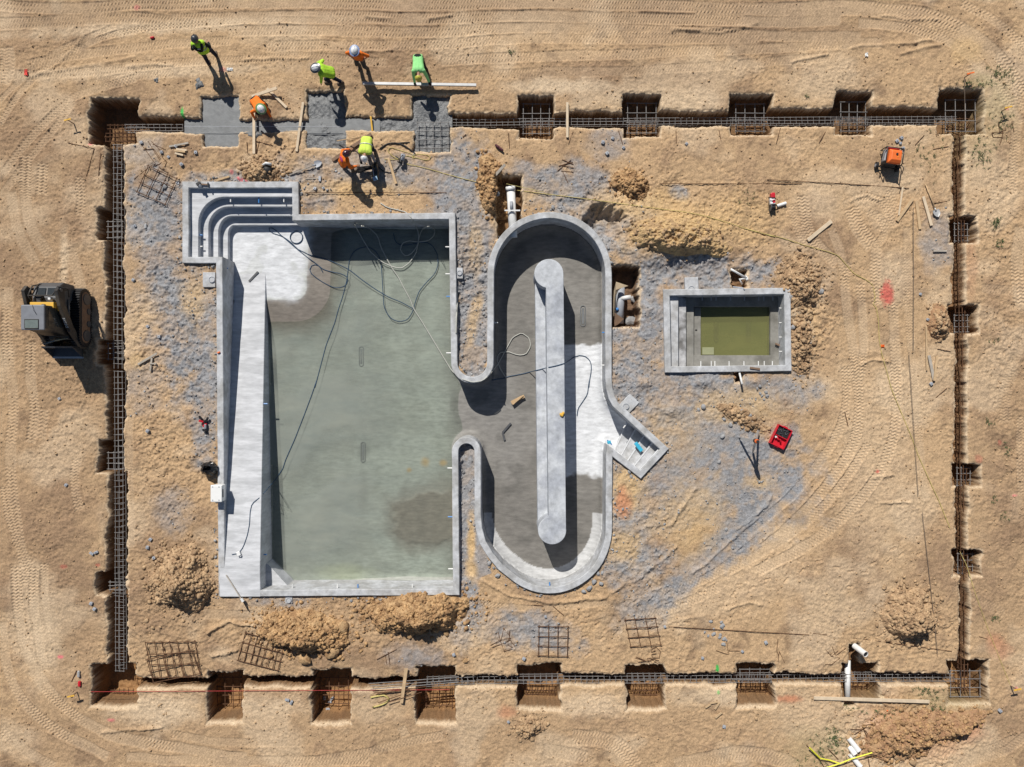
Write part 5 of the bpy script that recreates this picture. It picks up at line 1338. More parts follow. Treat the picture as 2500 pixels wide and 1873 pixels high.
# ------------------------------------------------------------------ people
def ik(a, b, l1, l2, hint):
    a = Vector(a); b = Vector(b); d = b - a; L = min(d.length, (l1 + l2) * .999)
    if d.length > L: b = a + d.normalized() * L; d = b - a
    x = (l1 * l1 - l2 * l2 + L * L) / (2 * L); h = math.sqrt(max(l1 * l1 - x * x, 0))
    u = d.normalized(); hv = Vector(hint) - u * Vector(hint).dot(u)
    if hv.length < 1e-4: hv = u.orthogonal()
    return a + u * x + hv.normalized() * h, b


def person(name_label, feet, heading, hip=.90, lean=5, fL=(-.12, 0), fR=(.12, 0), hipy=0.0, hL=None, hR=None, head_pitch=None, head_yaw=0, shirt='lime', vest=None, legs='jeans', hat=('hatwhite', None), gloves=None, elbow=None, zt=None, stripes=0, prt=False, kneeL=None, arms=None, toesL=(0, 1), toesR=(0, 1), feet_z=(0, 0)):
    gx0, gy0, _ = P(*feet); z0 = gz(gx0, gy0) if zt is None else zt
    root = thing('person', name_label, 'person', (gx0, gy0, z0), 'construction workers')
    R = Matrix.Rotation(radians(heading), 3, 'Z')       # local +y = the way the person faces
    O = Vector((gx0, gy0, z0))
    W = lambda v: O + R @ Vector(v)
    le = radians(lean)
    up = Vector((0, sin(le), cos(le))); fw = Vector((0, cos(le), -sin(le))); X1 = Vector((1, 0, 0))
    hipc = Vector((0, hipy, hip)); waist = hipc + up * .20; chest = hipc + up * .42; neck = hipc + up * .53
    hp = radians(lean * .75 if head_pitch is None else head_pitch)
    hup = Vector((0, sin(hp), cos(hp))); hfw = Vector((0, cos(hp), -sin(hp)))
    yaw = Matrix.Rotation(radians(head_yaw), 3, hup); hfw = yaw @ hfw
    head = neck + hup * .175 + hfw * .02
    sh = {s: chest + up * .055 + X1 * s * .185 for s in (-1, 1)}
    hj = {s: hipc + X1 * s * .095 for s in (-1, 1)}
    ft = {-1: Vector((fL[0], fL[1], .09 + feet_z[0])), 1: Vector((fR[0], fR[1], .09 + feet_z[1]))}
    toe = {-1: Vector((toesL[0], toesL[1], 0)).normalized(), 1: Vector((toesR[0], toesR[1], 0)).normalized()}
    kn = {}; el = {}; hd = {}
    for s in (-1, 1):
        kn[s], ft[s] = ik(hj[s], ft[s], .44, .43, (s * .15, 1, .1))
        t_ = {-1: hL, 1: hR}[s]
        t_ = Vector(t_) if t_ is not None else hipc + X1 * s * .27 + fw * .06 + Vector((0, 0, -.06))
        el[s], hd[s] = ik(sh[s], t_, .30, .27, elbow[s] if elbow else (s * .5, -.8, -.2))
    body = MB(); cl = MB(); tr = MB(); ve = MB()

    def torso(mb, e):
        for s in (-1, 1):
            mb.capsule(W(hipc + X1 * s * .075), W(waist + X1 * s * .075), .105 + e, .098 + e)
            mb.capsule(W(waist + X1 * s * .075), W(chest + X1 * s * .095), .098 + e, .110 + e)
            mb.capsule(W(chest + X1 * s * .095), W(neck - up * .06 + X1 * s * .06), .105 + e, .075 + e)
        mb.capsule(W(hipc), W(chest), .11 + e, .118 + e)
        mb.capsule(W(chest + up * .05 - X1 * .15), W(chest + up * .05 + X1 * .15), .072 + e, .072 + e)
    torso(body, 0)
    body.capsule(W(neck - up * .05), W(neck + hup * .08), .058, .055)
    hm = Matrix((X1 * 0 + R @ (hfw.cross(hup)), R @ hfw, R @ hup)).transposed()
    body.ball(W(head), (.075, .095, .115), 14, 10, hm)
    body.ball(W(head + hfw * .035 - hup * .055), (.055, .062, .058), 10, 8, hm)
    side = hfw.cross(hup)
    body.capsule(W(head + hfw * .09 + hup * .01), W(head + hfw * .108 - hup * .022), .012, .017, 8)
    for s in (-1, 1): body.ball(W(head + side * s * .076 - hup * .01), (.012, .02, .032), 8, 6, hm)
    for s in (-1, 1):
        body.capsule(W(sh[s]), W(el[s]), .052, .042); body.capsule(W(el[s]), W(hd[s]), .042, .029)
        dr = (hd[s] - el[s]).normalized(); sd_ = dr.cross(Vector((0, 0, 1)))
        sd_ = sd_.normalized() if sd_.length > .05 else X1.copy()
        nn = sd_.cross(dr).normalized()
        palm = hd[s] + dr * .055
        for k in range(4):
            body.capsule(W(hd[s] + sd_ * (k - 1.5) * .012), W(palm + sd_ * (k - 1.5) * .022 + dr * .03), .020, .015, 8)
            f0 = palm + sd_ * (k - 1.5) * .022 + dr * .03; ln = (.036, .043, .041, .031)[k]
            f1 = f0 + dr * ln - nn * .010; f2 = f1 + dr * ln * .7 - nn * .024
            body.capsule(W(f0), W(f1), .0105, .0098, 8); body.capsule(W(f1), W(f2), .0098, .0085, 8)
        th0 = hd[s] + dr * .03 - sd_ * s * .026; th1 = th0 - sd_ * s * .032 + dr * .03
        body.capsule(W(th0), W(th1), .014, .0115, 8); body.capsule(W(th1), W(th1 + dr * .03 - nn * .008), .0115, .0095, 8)
        body.capsule(W(hj[s]), W(kn[s]), .088, .060); body.capsule(W(kn[s]), W(ft[s]), .058, .040)
        body.capsule(W(ft[s] + Vector((0, 0, -.045))), W(ft[s] + toe[s] * .15 + Vector((0, 0, -.055))), .040, .034)
        tr.capsule(W(hj[s]), W(kn[s]), .106, .080); tr.capsule(W(kn[s]), W(ft[s] + Vector((0, 0, .02))), .079, .064)
        cl.capsule(W(sh[s]), W(el[s]), .068, .060)
        if arms != 'short': cl.capsule(W(el[s]), W(hd[s] - dr * .02), .059, .044)
    body.build('body', M['skin'], root, remesh=.011, smoothit=2)
    tr.capsule(W(hipc - X1 * .07), W(hipc + X1 * .07), .125, .125); tr.capsule(W(hipc), W(hipc + up * .08), .13, .125)
    tr.build('trousers', M[legs], root, remesh=.018, smoothit=3)
    torso(cl, .018)
    cl.build('shirt', M[shirt], root, remesh=.018, smoothit=4)
    if vest:
        torso(ve, .036)
        vo = ve.build('vest', M[vest], root, remesh=.02, smoothit=3)
    for s in (-1, 1):
        mb = MB().capsule(W(ft[s] + Vector((0, 0, .04))), W(ft[s] + Vector((0, 0, -.03))), .062, .055).capsule(W(ft[s] - toe[s] * .04 + Vector((0, 0, -.045))), W(ft[s] + toe[s] * .16 + Vector((0, 0, -.05))), .048, .046)
        mb.build('boot', M['boot'], root, remesh=.016, smoothit=2)
    if gloves:
        for s in (-1, 1):
            dr = (hd[s] - el[s]).normalized()
            MB().capsule(W(hd[s] - dr * .05), W(hd[s] + dr * .03), .045, .048).capsule(W(hd[s] + dr * .03), W(hd[s] + dr * .09), .045, .036).build('glove', M[gloves], root, remesh=.014, smoothit=2)
    # reflective bands
    for k in range(stripes):
        c0 = waist + up * (.02 + .17 * k)
        ringp = []
        for i in range(28):
            a = 2 * pi * i / 28
            ringp.append(W(c0 + X1 * cos(a) * (.222 if k == 0 else .242) + fw * sin(a) * (.152 if k == 0 else .165)))
        MB().tube(ringp, .022, 6, closed=True).build('reflective_band', M['silver'], root)
    # helmet
    hc = head + hup * .045
    mb = MB(); rr = []
    for i in range(7):
        a = pi / 2 * i / 6
        rr.append((.128 * cos(a), .150 * cos(a), .115 * sin(a)))
    n = 20; base = 0
    for rx, ry, z in rr:
        for i in range(n):
            a = 2 * pi * i / n
            mb.v.append(tuple(W(hc + side * max(rx, .002) * cos(a) + hfw * max(ry, .002) * sin(a) + hup * z)))
    for j in range(6):
        for i in range(n): mb.f.append([j * n + i, j * n + (i + 1) % n, (j + 1) * n + (i + 1) % n, (j + 1) * n + i])
    mb.f.append([6 * n + i for i in range(n)])
    hat_o = mb.build('hard_hat', M[hat[0]], root, smooth=True)
    MB().tube([W(hc + hfw * .155 * cos(a) + hup * .117 * sin(a)) for a in [pi * (.12 + .76 * i / 10) for i in range(11)]], .014, 6).build('helmet_ridge', M[hat[0]], hat_o)
    bm_ = hat[1] or hat[0]
    bx, by = (.185, .205) if hat[1] else (.135, .175)
    mb = MB()
    for k, (ex, dz) in enumerate([(0, .012), (1, -.006), (1, -.018), (0, -.004)]):
        for i in range(n):
            a = 2 * pi * i / n
            rx = .122 + (bx - .122) * ex; ry = .144 + (by - .144) * ex * (1 if hat[1] or sin(a) > 0 else .2)
            mb.v.append(tuple(W(hc + side * rx * cos(a) + hfw * ry * sin(a) + hup * dz)))
    for k in range(4):
        for i in range(n): mb.f.append([k * n + i, k * n + (i + 1) % n, ((k + 1) % 4) * n + (i + 1) % n, ((k + 1) % 4) * n + i])
    MBo = mb.build('hat_brim', M[bm_], hat_o)
    if stripes == 2:
        for s in (-1, 1):
            a_ = chest - fw * .152 + up * .03 + X1 * s * .13; b_ = waist - fw * .148 + X1 * s * .012
            MB().tube([W(chest + up * .10 + fw * .03 + X1 * s * .15), W(chest + up * .09 - fw * .09 + X1 * s * .14), W(a_), W((a_ + b_) / 2 - fw * .012), W(b_)], [.03, .05, .055, .05, .04], 8).build('vest_trim', M['darkshirt'], root, smooth=True)
    # face: eyes and mouth
    mb = MB()
    for s in (-1, 1): mb.ball(W(head + hfw * .082 + side * s * .032 + hup * .012), .011, 8, 6)
    mb.build('eyes', M['hatdark'], root)
    if prt:
        MB().ball(W(chest - fw * .135 - up * .02), (.11, .11, .012), 12, 6, Matrix((R @ X1, R @ up, R @ fw)).transposed()).build('shirt_print', M['magenta'], root)
    return root


person('person standing far top left in dark lime striped vest, dark helmet and dark trousers', (519, 148), 8, .92, 6, (-.13, -.16), (.17, .14), shirt='darkshirt', vest='lime', hat=('hatdark', None), stripes=2,
       hL=(-.24, .22, .98), hR=(.25, .22, 1.0))
person('person in lime shirt stepping left beside the rough pad, white helmet with black brim', (818, 199), 100, .84, 42, (.02, .20), (-.10, -.25), hipy=-.05, shirt='lime', vest='lime', hat=('hatwhite', 'hatdark'),
       hL=(-.22, .42, .62), hR=(.36, .40, .95), head_pitch=15)
person('person in orange shirt with blue brimmed helmet standing hands on hips above the trench', (888, 166), 172, .92, 4, (-.16, .04), (.16, -.06), shirt='orangefab', legs='khaki', hat=('hatwhite', 'hatblue'), arms='short',
       hL=(-.20, .06, .98), hR=(.20, .06, .98), elbow={-1: (-1, -.25, 0), 1: (1, -.25, 0)})
person('person in pale green shirt bent over the silvery screed, yellow helmet', (1028, 176), 182, .90, 88, (-.22, -.02), (.20, .04), hipy=-.16, shirt='limepale', hat=('hatyellow', None), gloves='darkshirt', legs='darkshirt',
       hL=(-.36, .62, .36), hR=(.20, .60, .36), head_pitch=80)
person('person in orange shirt kneeling at the wet trench, green brimmed helmet', (637, 262), 218, .52, 62, (-.14, -.28), (.16, -.22), hipy=-.10, shirt='orangefab', legs='darkshirt', hat=('hatwhite', 'hatgreen'),
       hL=(-.02, .80, .05), hR=(.42, .30, .30), head_pitch=30, feet_z=(0, 0), zt=0)
person('person in orange shirt with a red print bending over the brown board, maroon helmet', (848, 414), -62, .90, 26, (-.12, -.06), (.16, .16), shirt='orangefab', legs='khaki', hat=('hatmaroon', None), prt=True,
       hL=(-.30, .46, .95), hR=(.34, .40, .92), head_pitch=20)
person('person in lime vest and grey sleeves bent over the black bundle, white helmet', (905, 366), 176, .90, 74, (-.16, .03), (.18, -.03), hipy=-.10, shirt='greyshirt', vest='limeyellow', hat=('hatwhite', None), stripes=1, gloves='darkshirt',
       hL=(-.30, .62, .40), hR=(.24, .62, .42), head_pitch=70)
g = G(905, 366)
# long-handled float beside the bending worker, bundle and roll
tag(MB().tube([G(830, 354, .5), G(890, 349, .72)], .018, 8).build('wooden_pole', M['woodtan']), 'long pink tipped wooden handle held out by the worker with the black bundle', 'pole')
g = G(893, 412)
bun = thing('black_bundle', 'fan shaped bundle of thin black tubes lying in front of the bent worker', 'bundle', tuple(g))
mb = MB()
for k in range(26):
    t_ = rnd.random(); hgt = .04 + .26 * rnd.random()
    a_ = Vector(P(912 + rnd.uniform(-4, 6), 404 + 8 * rnd.random(), hgt + .08)); b_ = Vector(P(873 + rnd.uniform(-2, 3), 408 + 16 * t_, hgt))
    mb.tube([a_, (a_ + b_) / 2 + Vector((0, 0, .04)), b_], .016, 5)
mb.build('tubes', M['black'], bun)
roll = thing('black_roll', 'upright dark roll with a pale blue tag beside the black bundle', 'roll', tuple(G(916, 428)))
MB().tube([P(914, 402, .34), P(917, 420, .30), P(917, 440, .20)], [.11, .13, .12], 12).build('roll_body', M['bag'], roll, smooth=True)
MB().box(P(916, 436, .38), (.16, .15, .02), .35).build('blue_tag', mat('blue_tag', (.30, .45, .60), .5), roll, bevel=.004)
MB().bar(P(910, 412, .42), P(913, 430, .38), .03, .02).build('pale_stripe', M['pvcgrey'], roll)
# concrete vibrator motor
v = thing('concrete_vibrator', 'grey and black concrete vibrator motor among the cord loops', 'vibrator', tuple(G(984, 388)))
MB().tube([P(985, 377, .18), P(981, 392, .18)], .085, 12).build('motor', M['pvcgrey'], v, smooth=True)
MB().tube([P(980, 392, .16), P(977, 398, .14)], .07, 12).build('motor_end', M['blackmetal'], v, smooth=True)
MB().tube([P(986, 376, .2), P(978, 384, .42), P(974, 396, .22)], .016, 6).build('handle', M['black'], v)
MB().tube([P(978, 390, .15), P(966, 382, .10)], .022, 6).build('hose_end', M['black'], v)

# ------------------------------------------------------------------ compact track loader
ld = thing('track_loader', 'dark grey compact track loader with one yellow band parked by the left trench', 'track loader', (-16.38, 2.4, 0))
cx0 = -16.38
for s in (-1, 1):
    xo = cx0 + s * .70; xi = cx0 + s * .36
    x0_, x1_ = min(xo, xi), max(xo, xi)
    n = 56; prof = []
    ya, yb, r1 = 1.62, 3.02, .33
    def pt(u):  # stadium perimeter
        Ls = yb - ya; Lp = 2 * Ls + 2 * pi * r1; d_ = (u % 1) * Lp
        if d_ < Ls: return (ya + d_, 0.02, 0, -1)
        d_ -= Ls
        if d_ < pi * r1: a = -pi / 2 + d_ / r1; return (yb + r1 * cos(a), .35 + r1 * sin(a), cos(a), sin(a))
        d_ -= pi * r1
        if d_ < Ls: return (yb - d_, .68, 0, 1)
        d_ -= Ls; a = pi / 2 + d_ / r1; return (ya + r1 * cos(a), .35 + r1 * sin(a), cos(a), sin(a))
    for i in range(n * 4):
        y, z, ny_, nz_ = pt(i / (n * 4)); k = .035 if (i % 4) in (0, 1) else 0
        prof.append((y + ny_ * k, z + nz_ * k + .02))
    tk = MB().extrude_x(prof, x0_, x1_).build('track', M['black'], ld)
    prof2 = [(pt(i / 40)[0] - pt(i / 40)[2] * .10, pt(i / 40)[1] - pt(i / 40)[3] * .10 + .02) for i in range(40)]
    MB().extrude_x(prof2, xo - .02 * (s < 0) - .0 , xo + .02 * (s > 0)).build('track_frame', M['woodbrown'], tk)
    for y in (1.66, 2.1, 2.55, 2.98):
        MB().tube([(xo + s * .02, y, .34 if y in (1.66, 2.98) else .22), (xo + s * .05, y, .34 if y in (1.66, 2.98) else .22)], .2 if y in (1.66, 2.98) else .11, 16).build('roller', M['dkgrey'], tk)
    # lift arm
    xa = cx0 + s * .57
    arm = MB()
    arm.extrude_x([(3.30, 1.62), (3.12, 1.78), (2.6, 1.62), (1.75, 1.08), (1.25, .50), (1.18, .22), (1.36, .22), (1.50, .52), (1.95, .92), (2.7, 1.36), (3.2, 1.42)], xa - .06, xa + .06)
    ao = arm.build('lift_arm', M['loader'], ld, bevel=.012)
    MB().tube([(xa + s * .06, 3.16, 1.60), (xa + s * .085, 3.16, 1.60)], .07, 14).build('pivot_pin', M['dkgrey'], ao)
    MB().tube([(xa - s * .10, 2.9, .95), (xa - s * .09, 1.9, .98)], .045, 10).build('cylinder', M['dkgrey'], ao, smooth=True)
    MB().tube([(xa - s * .02, 3.25, 1.1), (xa, 3.2, 1.55)], .05, 8).build('rear_link', M['loader'], ao)
    if s == 1:
        cu = bpy.data.curves.new('t', 'FONT'); cu.body = 'DEERE'; cu.size = .125; cu.extrude = .003; cu.align_x = 'CENTER'; cu.align_y = 'CENTER'; cu.space_character = 1.15
        to = bpy.data.objects.new('t', cu); COL.objects.link(to)
        dg = bpy.context.evaluated_depsgraph_get(); me = bpy.data.meshes.new_from_object(to.evaluated_get(dg)); bpy.data.objects.remove(to)
        lt = bpy.data.objects.new('arm_lettering', me); COL.objects.link(lt); lt.parent = ao
        lt.data.materials.append(M['hatwhite'])
        pa, pb = Vector((0, 2.6, 1.62)), Vector((0, 1.75, 1.08)); dv = (pa - pb).normalized()
        up2 = Vector((1, 0, 0)); nrm = dv.cross(Vector((-1, 0, 0))).normalized()
        if nrm.z < 0: nrm = -nrm
        rot = Matrix((dv, nrm.cross(dv), nrm)).transposed()
        lt.rotation_euler = rot.to_euler()
        lt.location = Vector((xa, 2.05, 1.08 + (2.05 - 1.75) * (1.62 - 1.08) / .85)) + nrm * .004 - Vector(ld.location)
MB().extrude_x([(1.5, .28), (1.5, .75), (2.0, .9), (3.1, .95), (3.35, .9), (3.35, .35), (3.1, .25)], cx0 - .36, cx0 + .36).build('chassis', M['loader'], ld, bevel=.02)
hood = MB().extrude_x([(2.66, .9), (2.66, 1.46), (2.9, 1.50), (3.30, 1.42), (3.48, 1.15), (3.46, .6), (3.2, .5)], cx0 - .44, cx0 + .44).build('engine_hood', M['dkgrey'], ld, bevel=.03)
for k in (-1, 1):
    MB().box((cx0 + .05 + k * .17, 3.12, 1.475), (.27, .26, .02), rot=Matrix.Rotation(radians(-10), 3, 'X')).build('hood_screen', M['darkglass'], hood)
MB().tube([(cx0 - .10, 2.90, 1.48), (cx0 - .10, 2.90, 1.66)], .095, 14).build('exhaust', M['black'], hood)
MB().box((cx0 + .02, 2.63, 1.60), (.82, .20, .16)).build('yellow_band', M['yellow'], ld, bevel=.012)
MB().box((cx0 + .42, 2.60, 1.35), (.16, .30, .22)).build('yellow_side_panel', M['yellow'], ld, bevel=.01)
cab = MB().extrude_x([(1.62, .75), (1.62, 1.0), (1.80, 2.02), (2.58, 2.02), (2.62, 1.0), (2.62, .75)], cx0 - .40, cx0 + .40).build('cab', M['loader'], ld, bevel=.03)
roof = MB().box((cx0, 2.16, 2.06), (.80, .86, .08)).build('cab_roof', M['roofgrey'], cab, bevel=.035)
MB().box((cx0 - .02, 1.94, 2.108), (.46, .32, .02)).build('roof_window', M['glass'], roof, bevel=.006)
MB().tube([(cx0 - .25, 1.79, 2.115), (cx0 + .21, 1.79, 2.115), (cx0 + .21, 2.09, 2.115), (cx0 - .25, 2.09, 2.115)], .014, 6, closed=True).build('window_trim', M['loader'], roof)
MB().box((cx0 + .12, 2.60, 1.72), (.10, .10, .12)).build('beacon', M['dkgrey'], roof, bevel=.02)
MB().tube([(cx0 + .0, 2.58, 2.1), (cx0 + .08, 2.4, 2.16), (cx0 + .15, 2.26, 2.12)], .007, 5).build('antenna', M['black'], roof)
for k in (-1, 1):
    MB().box((cx0 + k * .405, 2.2, 1.55), (.012, .62, .70)).build('side_window', M['darkglass'], cab)
# open front door, tilted
MB().add([(cx0 - .05, 1.60, .85), (cx0 + .38, 1.55, .85), (cx0 + .38, 1.42, 1.55), (cx0 - .02, 1.30, 1.55)] + [(cx0 - .05, 1.57, .85), (cx0 + .38, 1.52, .85), (cx0 + .38, 1.39, 1.55), (cx0 - .02, 1.27, 1.55)], [[0, 1, 2, 3], [7, 6, 5, 4], [0, 4, 5, 1], [1, 5, 6, 2], [2, 6, 7, 3], [3, 7, 4, 0]]).build('front_door', M['glass'], cab)
MB().tube([(cx0 - .42, 2.72, 1.5), (cx0 - .42, 2.95, 1.72), (cx0 - .36, 3.3, 1.6), (cx0 - .30, 3.42, 1.2)], .025, 8).tube([(cx0 - .42, 2.95, 1.72), (cx0 + .40, 2.95, 1.72), (cx0 + .48, 3.15, 1.62)], .022, 8).tube([(cx0 - .28, 3.35, 1.45), (cx0 - .42, 2.85, 1.62)], .02, 8).build('guard_bars', M['loader'], ld, smooth=True)
MB().box((cx0 + .28, 2.86, 1.62), (.10, .12, .14)).build('work_light', M['pvc'], ld, bevel=.02)
MB().tube([(cx0 + .6, 3.26, 1.7), (cx0 + .74, 3.22, 1.4), (cx0 + .72, 2.95, 1.3)], .022, 8).build('hydraulic_line', M['loader'], ld, smooth=True)
bk = MB().extrude_x([(1.20, .62), (1.26, .10), (.86, .05), (.86, .03), (1.30, .06), (1.26, .66)], cx0 - .72, cx0 + .40).build('bucket', M['dkgrey'], ld)
for k in (-.72, .38):
    MB().extrude_x([(1.22, .60), (1.26, .07), (.88, .05)], cx0 + k, cx0 + k + .02).build('bucket_side', M['dkgrey'], bk)
MB().bar((cx0 - .70, .88, .05), (cx0 + .42, .88, .05), .07, .02).build('bucket_edge', M['alu'], bk)

ld.scale = (1, 1, 1.17); ld.location.x += .14; ld.location.y += .08

# ------------------------------------------------------------------ generator, tools, small equipment
g = Vector((*P(2164, 392, 0)[:2], 0)); g.z = gz(g.x, g.y)
gn = thing('generator', 'portable generator with orange top, black frame and wheels on the right', 'generator', tuple(g), None)
ga = radians(-8)
def gl(x, y, z): return g + Matrix.Rotation(ga, 3, 'Z') @ Vector((x, y, z))
RG = Matrix.Rotation(ga, 3, 'Z')
for x in (-.30, .30):
    MB().tube([gl(x, -.30, .12), gl(x, -.30, .62), gl(x, -.24, .68), gl(x, .24, .68), gl(x, .30, .62), gl(x, .30, .12)], .02, 8).build('frame_tube', M['blackmetal'], gn, smooth=True)
for y_, z_ in ((.30, .14), (-.30, .14), (.30, .6)): MB().tube([gl(-.30, y_, z_), gl(.30, y_, z_)], .02, 8).build('cross_tube', M['blackmetal'], gn, smooth=True)
tk = MB().add([gl(-.20, -.26, .64), gl(.26, -.26, .64), gl(.26, .22, .64), gl(-.20, .22, .64), gl(-.12, -.16, .72), gl(.22, -.16, .72), gl(.22, .14, .72), gl(-.12, .14, .72), gl(-.20, -.26, .50), gl(.26, -.26, .50), gl(.26, .22, .50), gl(-.20, .22, .50)],
         [[4, 5, 6, 7], [0, 1, 5, 4], [1, 2, 6, 5], [2, 3, 7, 6], [3, 0, 4, 7], [8, 9, 1, 0], [9, 10, 2, 1], [10, 11, 3, 2], [11, 8, 0, 3], [11, 10, 9, 8]]).build('fuel_tank', M['orange'], gn, bevel=.012)
MB().tube([gl(.05, .04, .71), gl(.05, .04, .75)], .04, 12).build('fuel_cap', M['black'], tk)
MB().tube([gl(.09, -.06, .71), gl(.09, -.06, .735)], .018, 8).build('gauge', M['yellow'], tk)
MB().box(gl(0, 0, .30), (.50, .44, .36), rot=RG).build('engine', M['dkgrey'], gn, bevel=.03)
MB().box(gl(-.26, .02, .42), (.07, .40, .22), rot=RG).build('control_panel', M['pvcgrey'], gn, bevel=.01)
MB().box(gl(-.02, .27, .5), (.44, .06, .10), rot=RG).build('front_bar_panel', M['red'], gn, bevel=.01)
for s in (-1, 1):
    w_ = MB().tube([gl(s * .34, -.27, .13), gl(s * .42, -.27, .13)], .13, 18).build('wheel', M['black'], gn)
    MB().tube([gl(s * .42, -.27, .13), gl(s * .43, -.27, .13)], .06, 12).build('hub', M['pvcgrey'], w_)
MB().tube([gl(-.30, .28, .62), gl(-.42, .10, .66), gl(-.44, -.22, .60)], .016, 8).build('handle', M['blackmetal'], gn, smooth=True)
MB().tube([gl(.30, -.28, .6), gl(.38, -.40, .66), gl(.38, -.62, .60)], .016, 8).build('handle', M['blackmetal'], gn, smooth=True)

# red tool box
g = G(1903, 1066); tb = thing('tool_box', 'open red plastic tool box filled with black tools near the tripod', 'tool box', tuple(g))
ta = radians(-26); RT = Matrix.Rotation(ta, 3, 'Z')
def tl(x, y, z): return g + RT @ Vector((x, y, z))
mb = MB(); w_, h_ = .27, .37
for (c_, d_) in [((0, 0, .02), (2 * w_, 2 * h_, .03)), ((-w_, 0, .11), (.03, 2 * h_, .20)), ((w_, 0, .11), (.03, 2 * h_, .20)), ((0, h_, .11), (2 * w_ + .03, .03, .20)), ((0, -h_, .11), (2 * w_ + .03, .03, .20)), ((0, -.0, .10), (2 * w_, .025, .14))]:
    mb.box(tl(*c_), d_, rot=RT)
mb.build('box_body', M['red'], tb)
MB().box(tl(0, .18, .09), (.48, .32, .08), rot=RT).build('tool_tray', M['black'], tb, bevel=.01)
mb = MB()
for k in range(12): 
    x_, y_ = rnd.uniform(-.19, .19), rnd.uniform(.06, .31); a_ = rnd.uniform(0, 6)
    mb.bar(tl(x_, y_, .15 + rnd.uniform(0, .02)), tl(x_ + .10 * cos(a_), y_ + .10 * sin(a_), .15), .022, .02)
mb.build('hand_tools', M['dkgrey'], tb)
MB().tube([tl(-.13, -.05, .12), tl(-.05, -.12, .12), tl(.04, -.10, .12), tl(.10, -.2, .12)], .035, 8).build('red_insert', M['red'], tb, smooth=True)
MB().box(tl(-.17, -.08, .16), (.06, .06, .02), rot=RT).build('white_label', M['white'], tb)
for s in (-1, 1): MB().bar(tl(-.09, s * (h_ + .035), .16), tl(.09, s * (h_ + .035), .16), .03, .025).build('handle', M['red'], tb, bevel=.008)

# laser level tripod
tp = thing('laser_tripod', 'slim white survey tripod with an orange level casting a long shadow', 'tripod', tuple(G(1840, 1080)))
hd_ = Vector(P(1846, 1077, 1.42))
for fx_, fy_ in [(1804, 1070), (1852, 1049), (1838, 1103)]:
    f_ = G(fx_, fy_); md = hd_ + (f_ - hd_) * .55
    lg = MB().bar(hd_ - Vector((0, 0, .05)), f_ + (hd_ - f_) * .12, .085, .04).build('leg', M['alu'], tp)
    MB().tube([f_ + (hd_ - f_) * .13, f_], [.03, .016], 8).build('leg_tip', M['blackmetal'], lg)
MB().tube([hd_ - Vector((0, 0, .10)), hd_ + Vector((0, 0, .02))], .085, 12).build('tripod_head', M['blackmetal'], tp)
lv = MB().tube([hd_ + Vector((0, 0, .02)), hd_ + Vector((0, 0, .14))], .075, 12).build('level_body', M['orange'], tp, bevel=.01)
MB().tube([hd_ + Vector((0, 0, .14)), hd_ + Vector((0, 0, .22))], .05, 12).build('level_lens', M['darkglass'], lv)

# cooler
g = Vector(P(537, 1202, .2)); g.z = .155
co = thing('cooler', 'white rectangular ice cooler standing on the left pool wall', 'cooler', tuple(g))
MB().box(g + Vector((0, 0, .17)), (.40, .60, .34)).build('cooler_body', M['white'], co, bevel=.035)
li = MB().box(g + Vector((-.005, 0, .375)), (.42, .62, .065)).build('lid', M['white'], co, bevel=.03)
MB().box(g + Vector((.205, 0, .30)), (.03, .30, .05)).build('handle', M['dkgrey'], co, bevel=.01)
for y in (-.24, .24):
    for x in (-.13, .10): MB().tube([g + Vector((x, y, .40)), g + Vector((x, y, .412))], .025, 10).build('drink_ring', M['pvcgrey'], li)
# garbage bag
g = G(517, 1143); mb = MB(); N1, N2 = 26, 14
for j in range(N2 + 1):
    v_ = j / N2
    for i in range(N1):
        a = 2 * pi * i / N1
        rr_ = (.20 + .10 * sin(pi * min(1, v_ * 1.15)) - .05 * v_) * (1 + .13 * sin(5 * a + v_ * 4) * v_ + .07 * sin(11 * a - v_ * 5) + rnd.uniform(-.03, .03))
        if j > N2 - 3: rr_ *= [.9, .68, .25][j - (N2 - 2)]
        mb.v.append(tuple(g + Vector((rr_ * cos(a) * 1.1, rr_ * sin(a) * .95, (.02 + .52 * v_ if j <= N2 - 2 else .46 - .10 * (j - N2 + 2)) + rnd.uniform(-.012, .012)))))
for j in range(N2):
    for i in range(N1): mb.f.append([j * N1 + i, j * N1 + (i + 1) % N1, (j + 1) * N1 + (i + 1) % N1, (j + 1) * N1 + i])
mb.f.append([N2 * N1 + i for i in range(N1)])
tag(mb.build('garbage_bag', M['bag']), 'shiny crumpled black garbage bag beside the left pool wall', 'garbage bag')
# saw (red and white)
g = G(1885, 489); sw_ = thing('cutoff_saw', 'red and white power saw standing on tracked soil beside the short white pipe', 'power saw', tuple(g))
MB().box(P(1886, 478, .30), (.16, .20, .20), .1).build('engine_cover', M['red'], sw_, bevel=.035)
MB().box(P(1885, 491, .26), (.20, .26, .18), .1).build('fuel_housing', M['white'], sw_, bevel=.03)
MB().box(P(1889, 492, .33), (.10, .12, .06), .4).build('side_plate', M['red'], sw_, bevel=.01)
MB().tube([P(1877, 484, .12), P(1877, 483, .42), P(1886, 483, .47), P(1893, 484, .42), P(1893, 486, .15)], .017, 8).build('front_handle', M['black'], sw_, smooth=True)
MB().box(P(1886, 503, .16), (.17, .20, .24), .1).build('base', M['black'], sw_, bevel=.03)
MB().tube([P(1880, 506, .16), P(1882, 506, .16)], .15, 20).build('blade', M['dkgrey'], sw_)
MB().tube([P(1893, 500, .2), P(1899, 504, .1), P(1897, 511, .05), P(1890, 511, .05)], .015, 6).build('strap', M['black'], sw_)
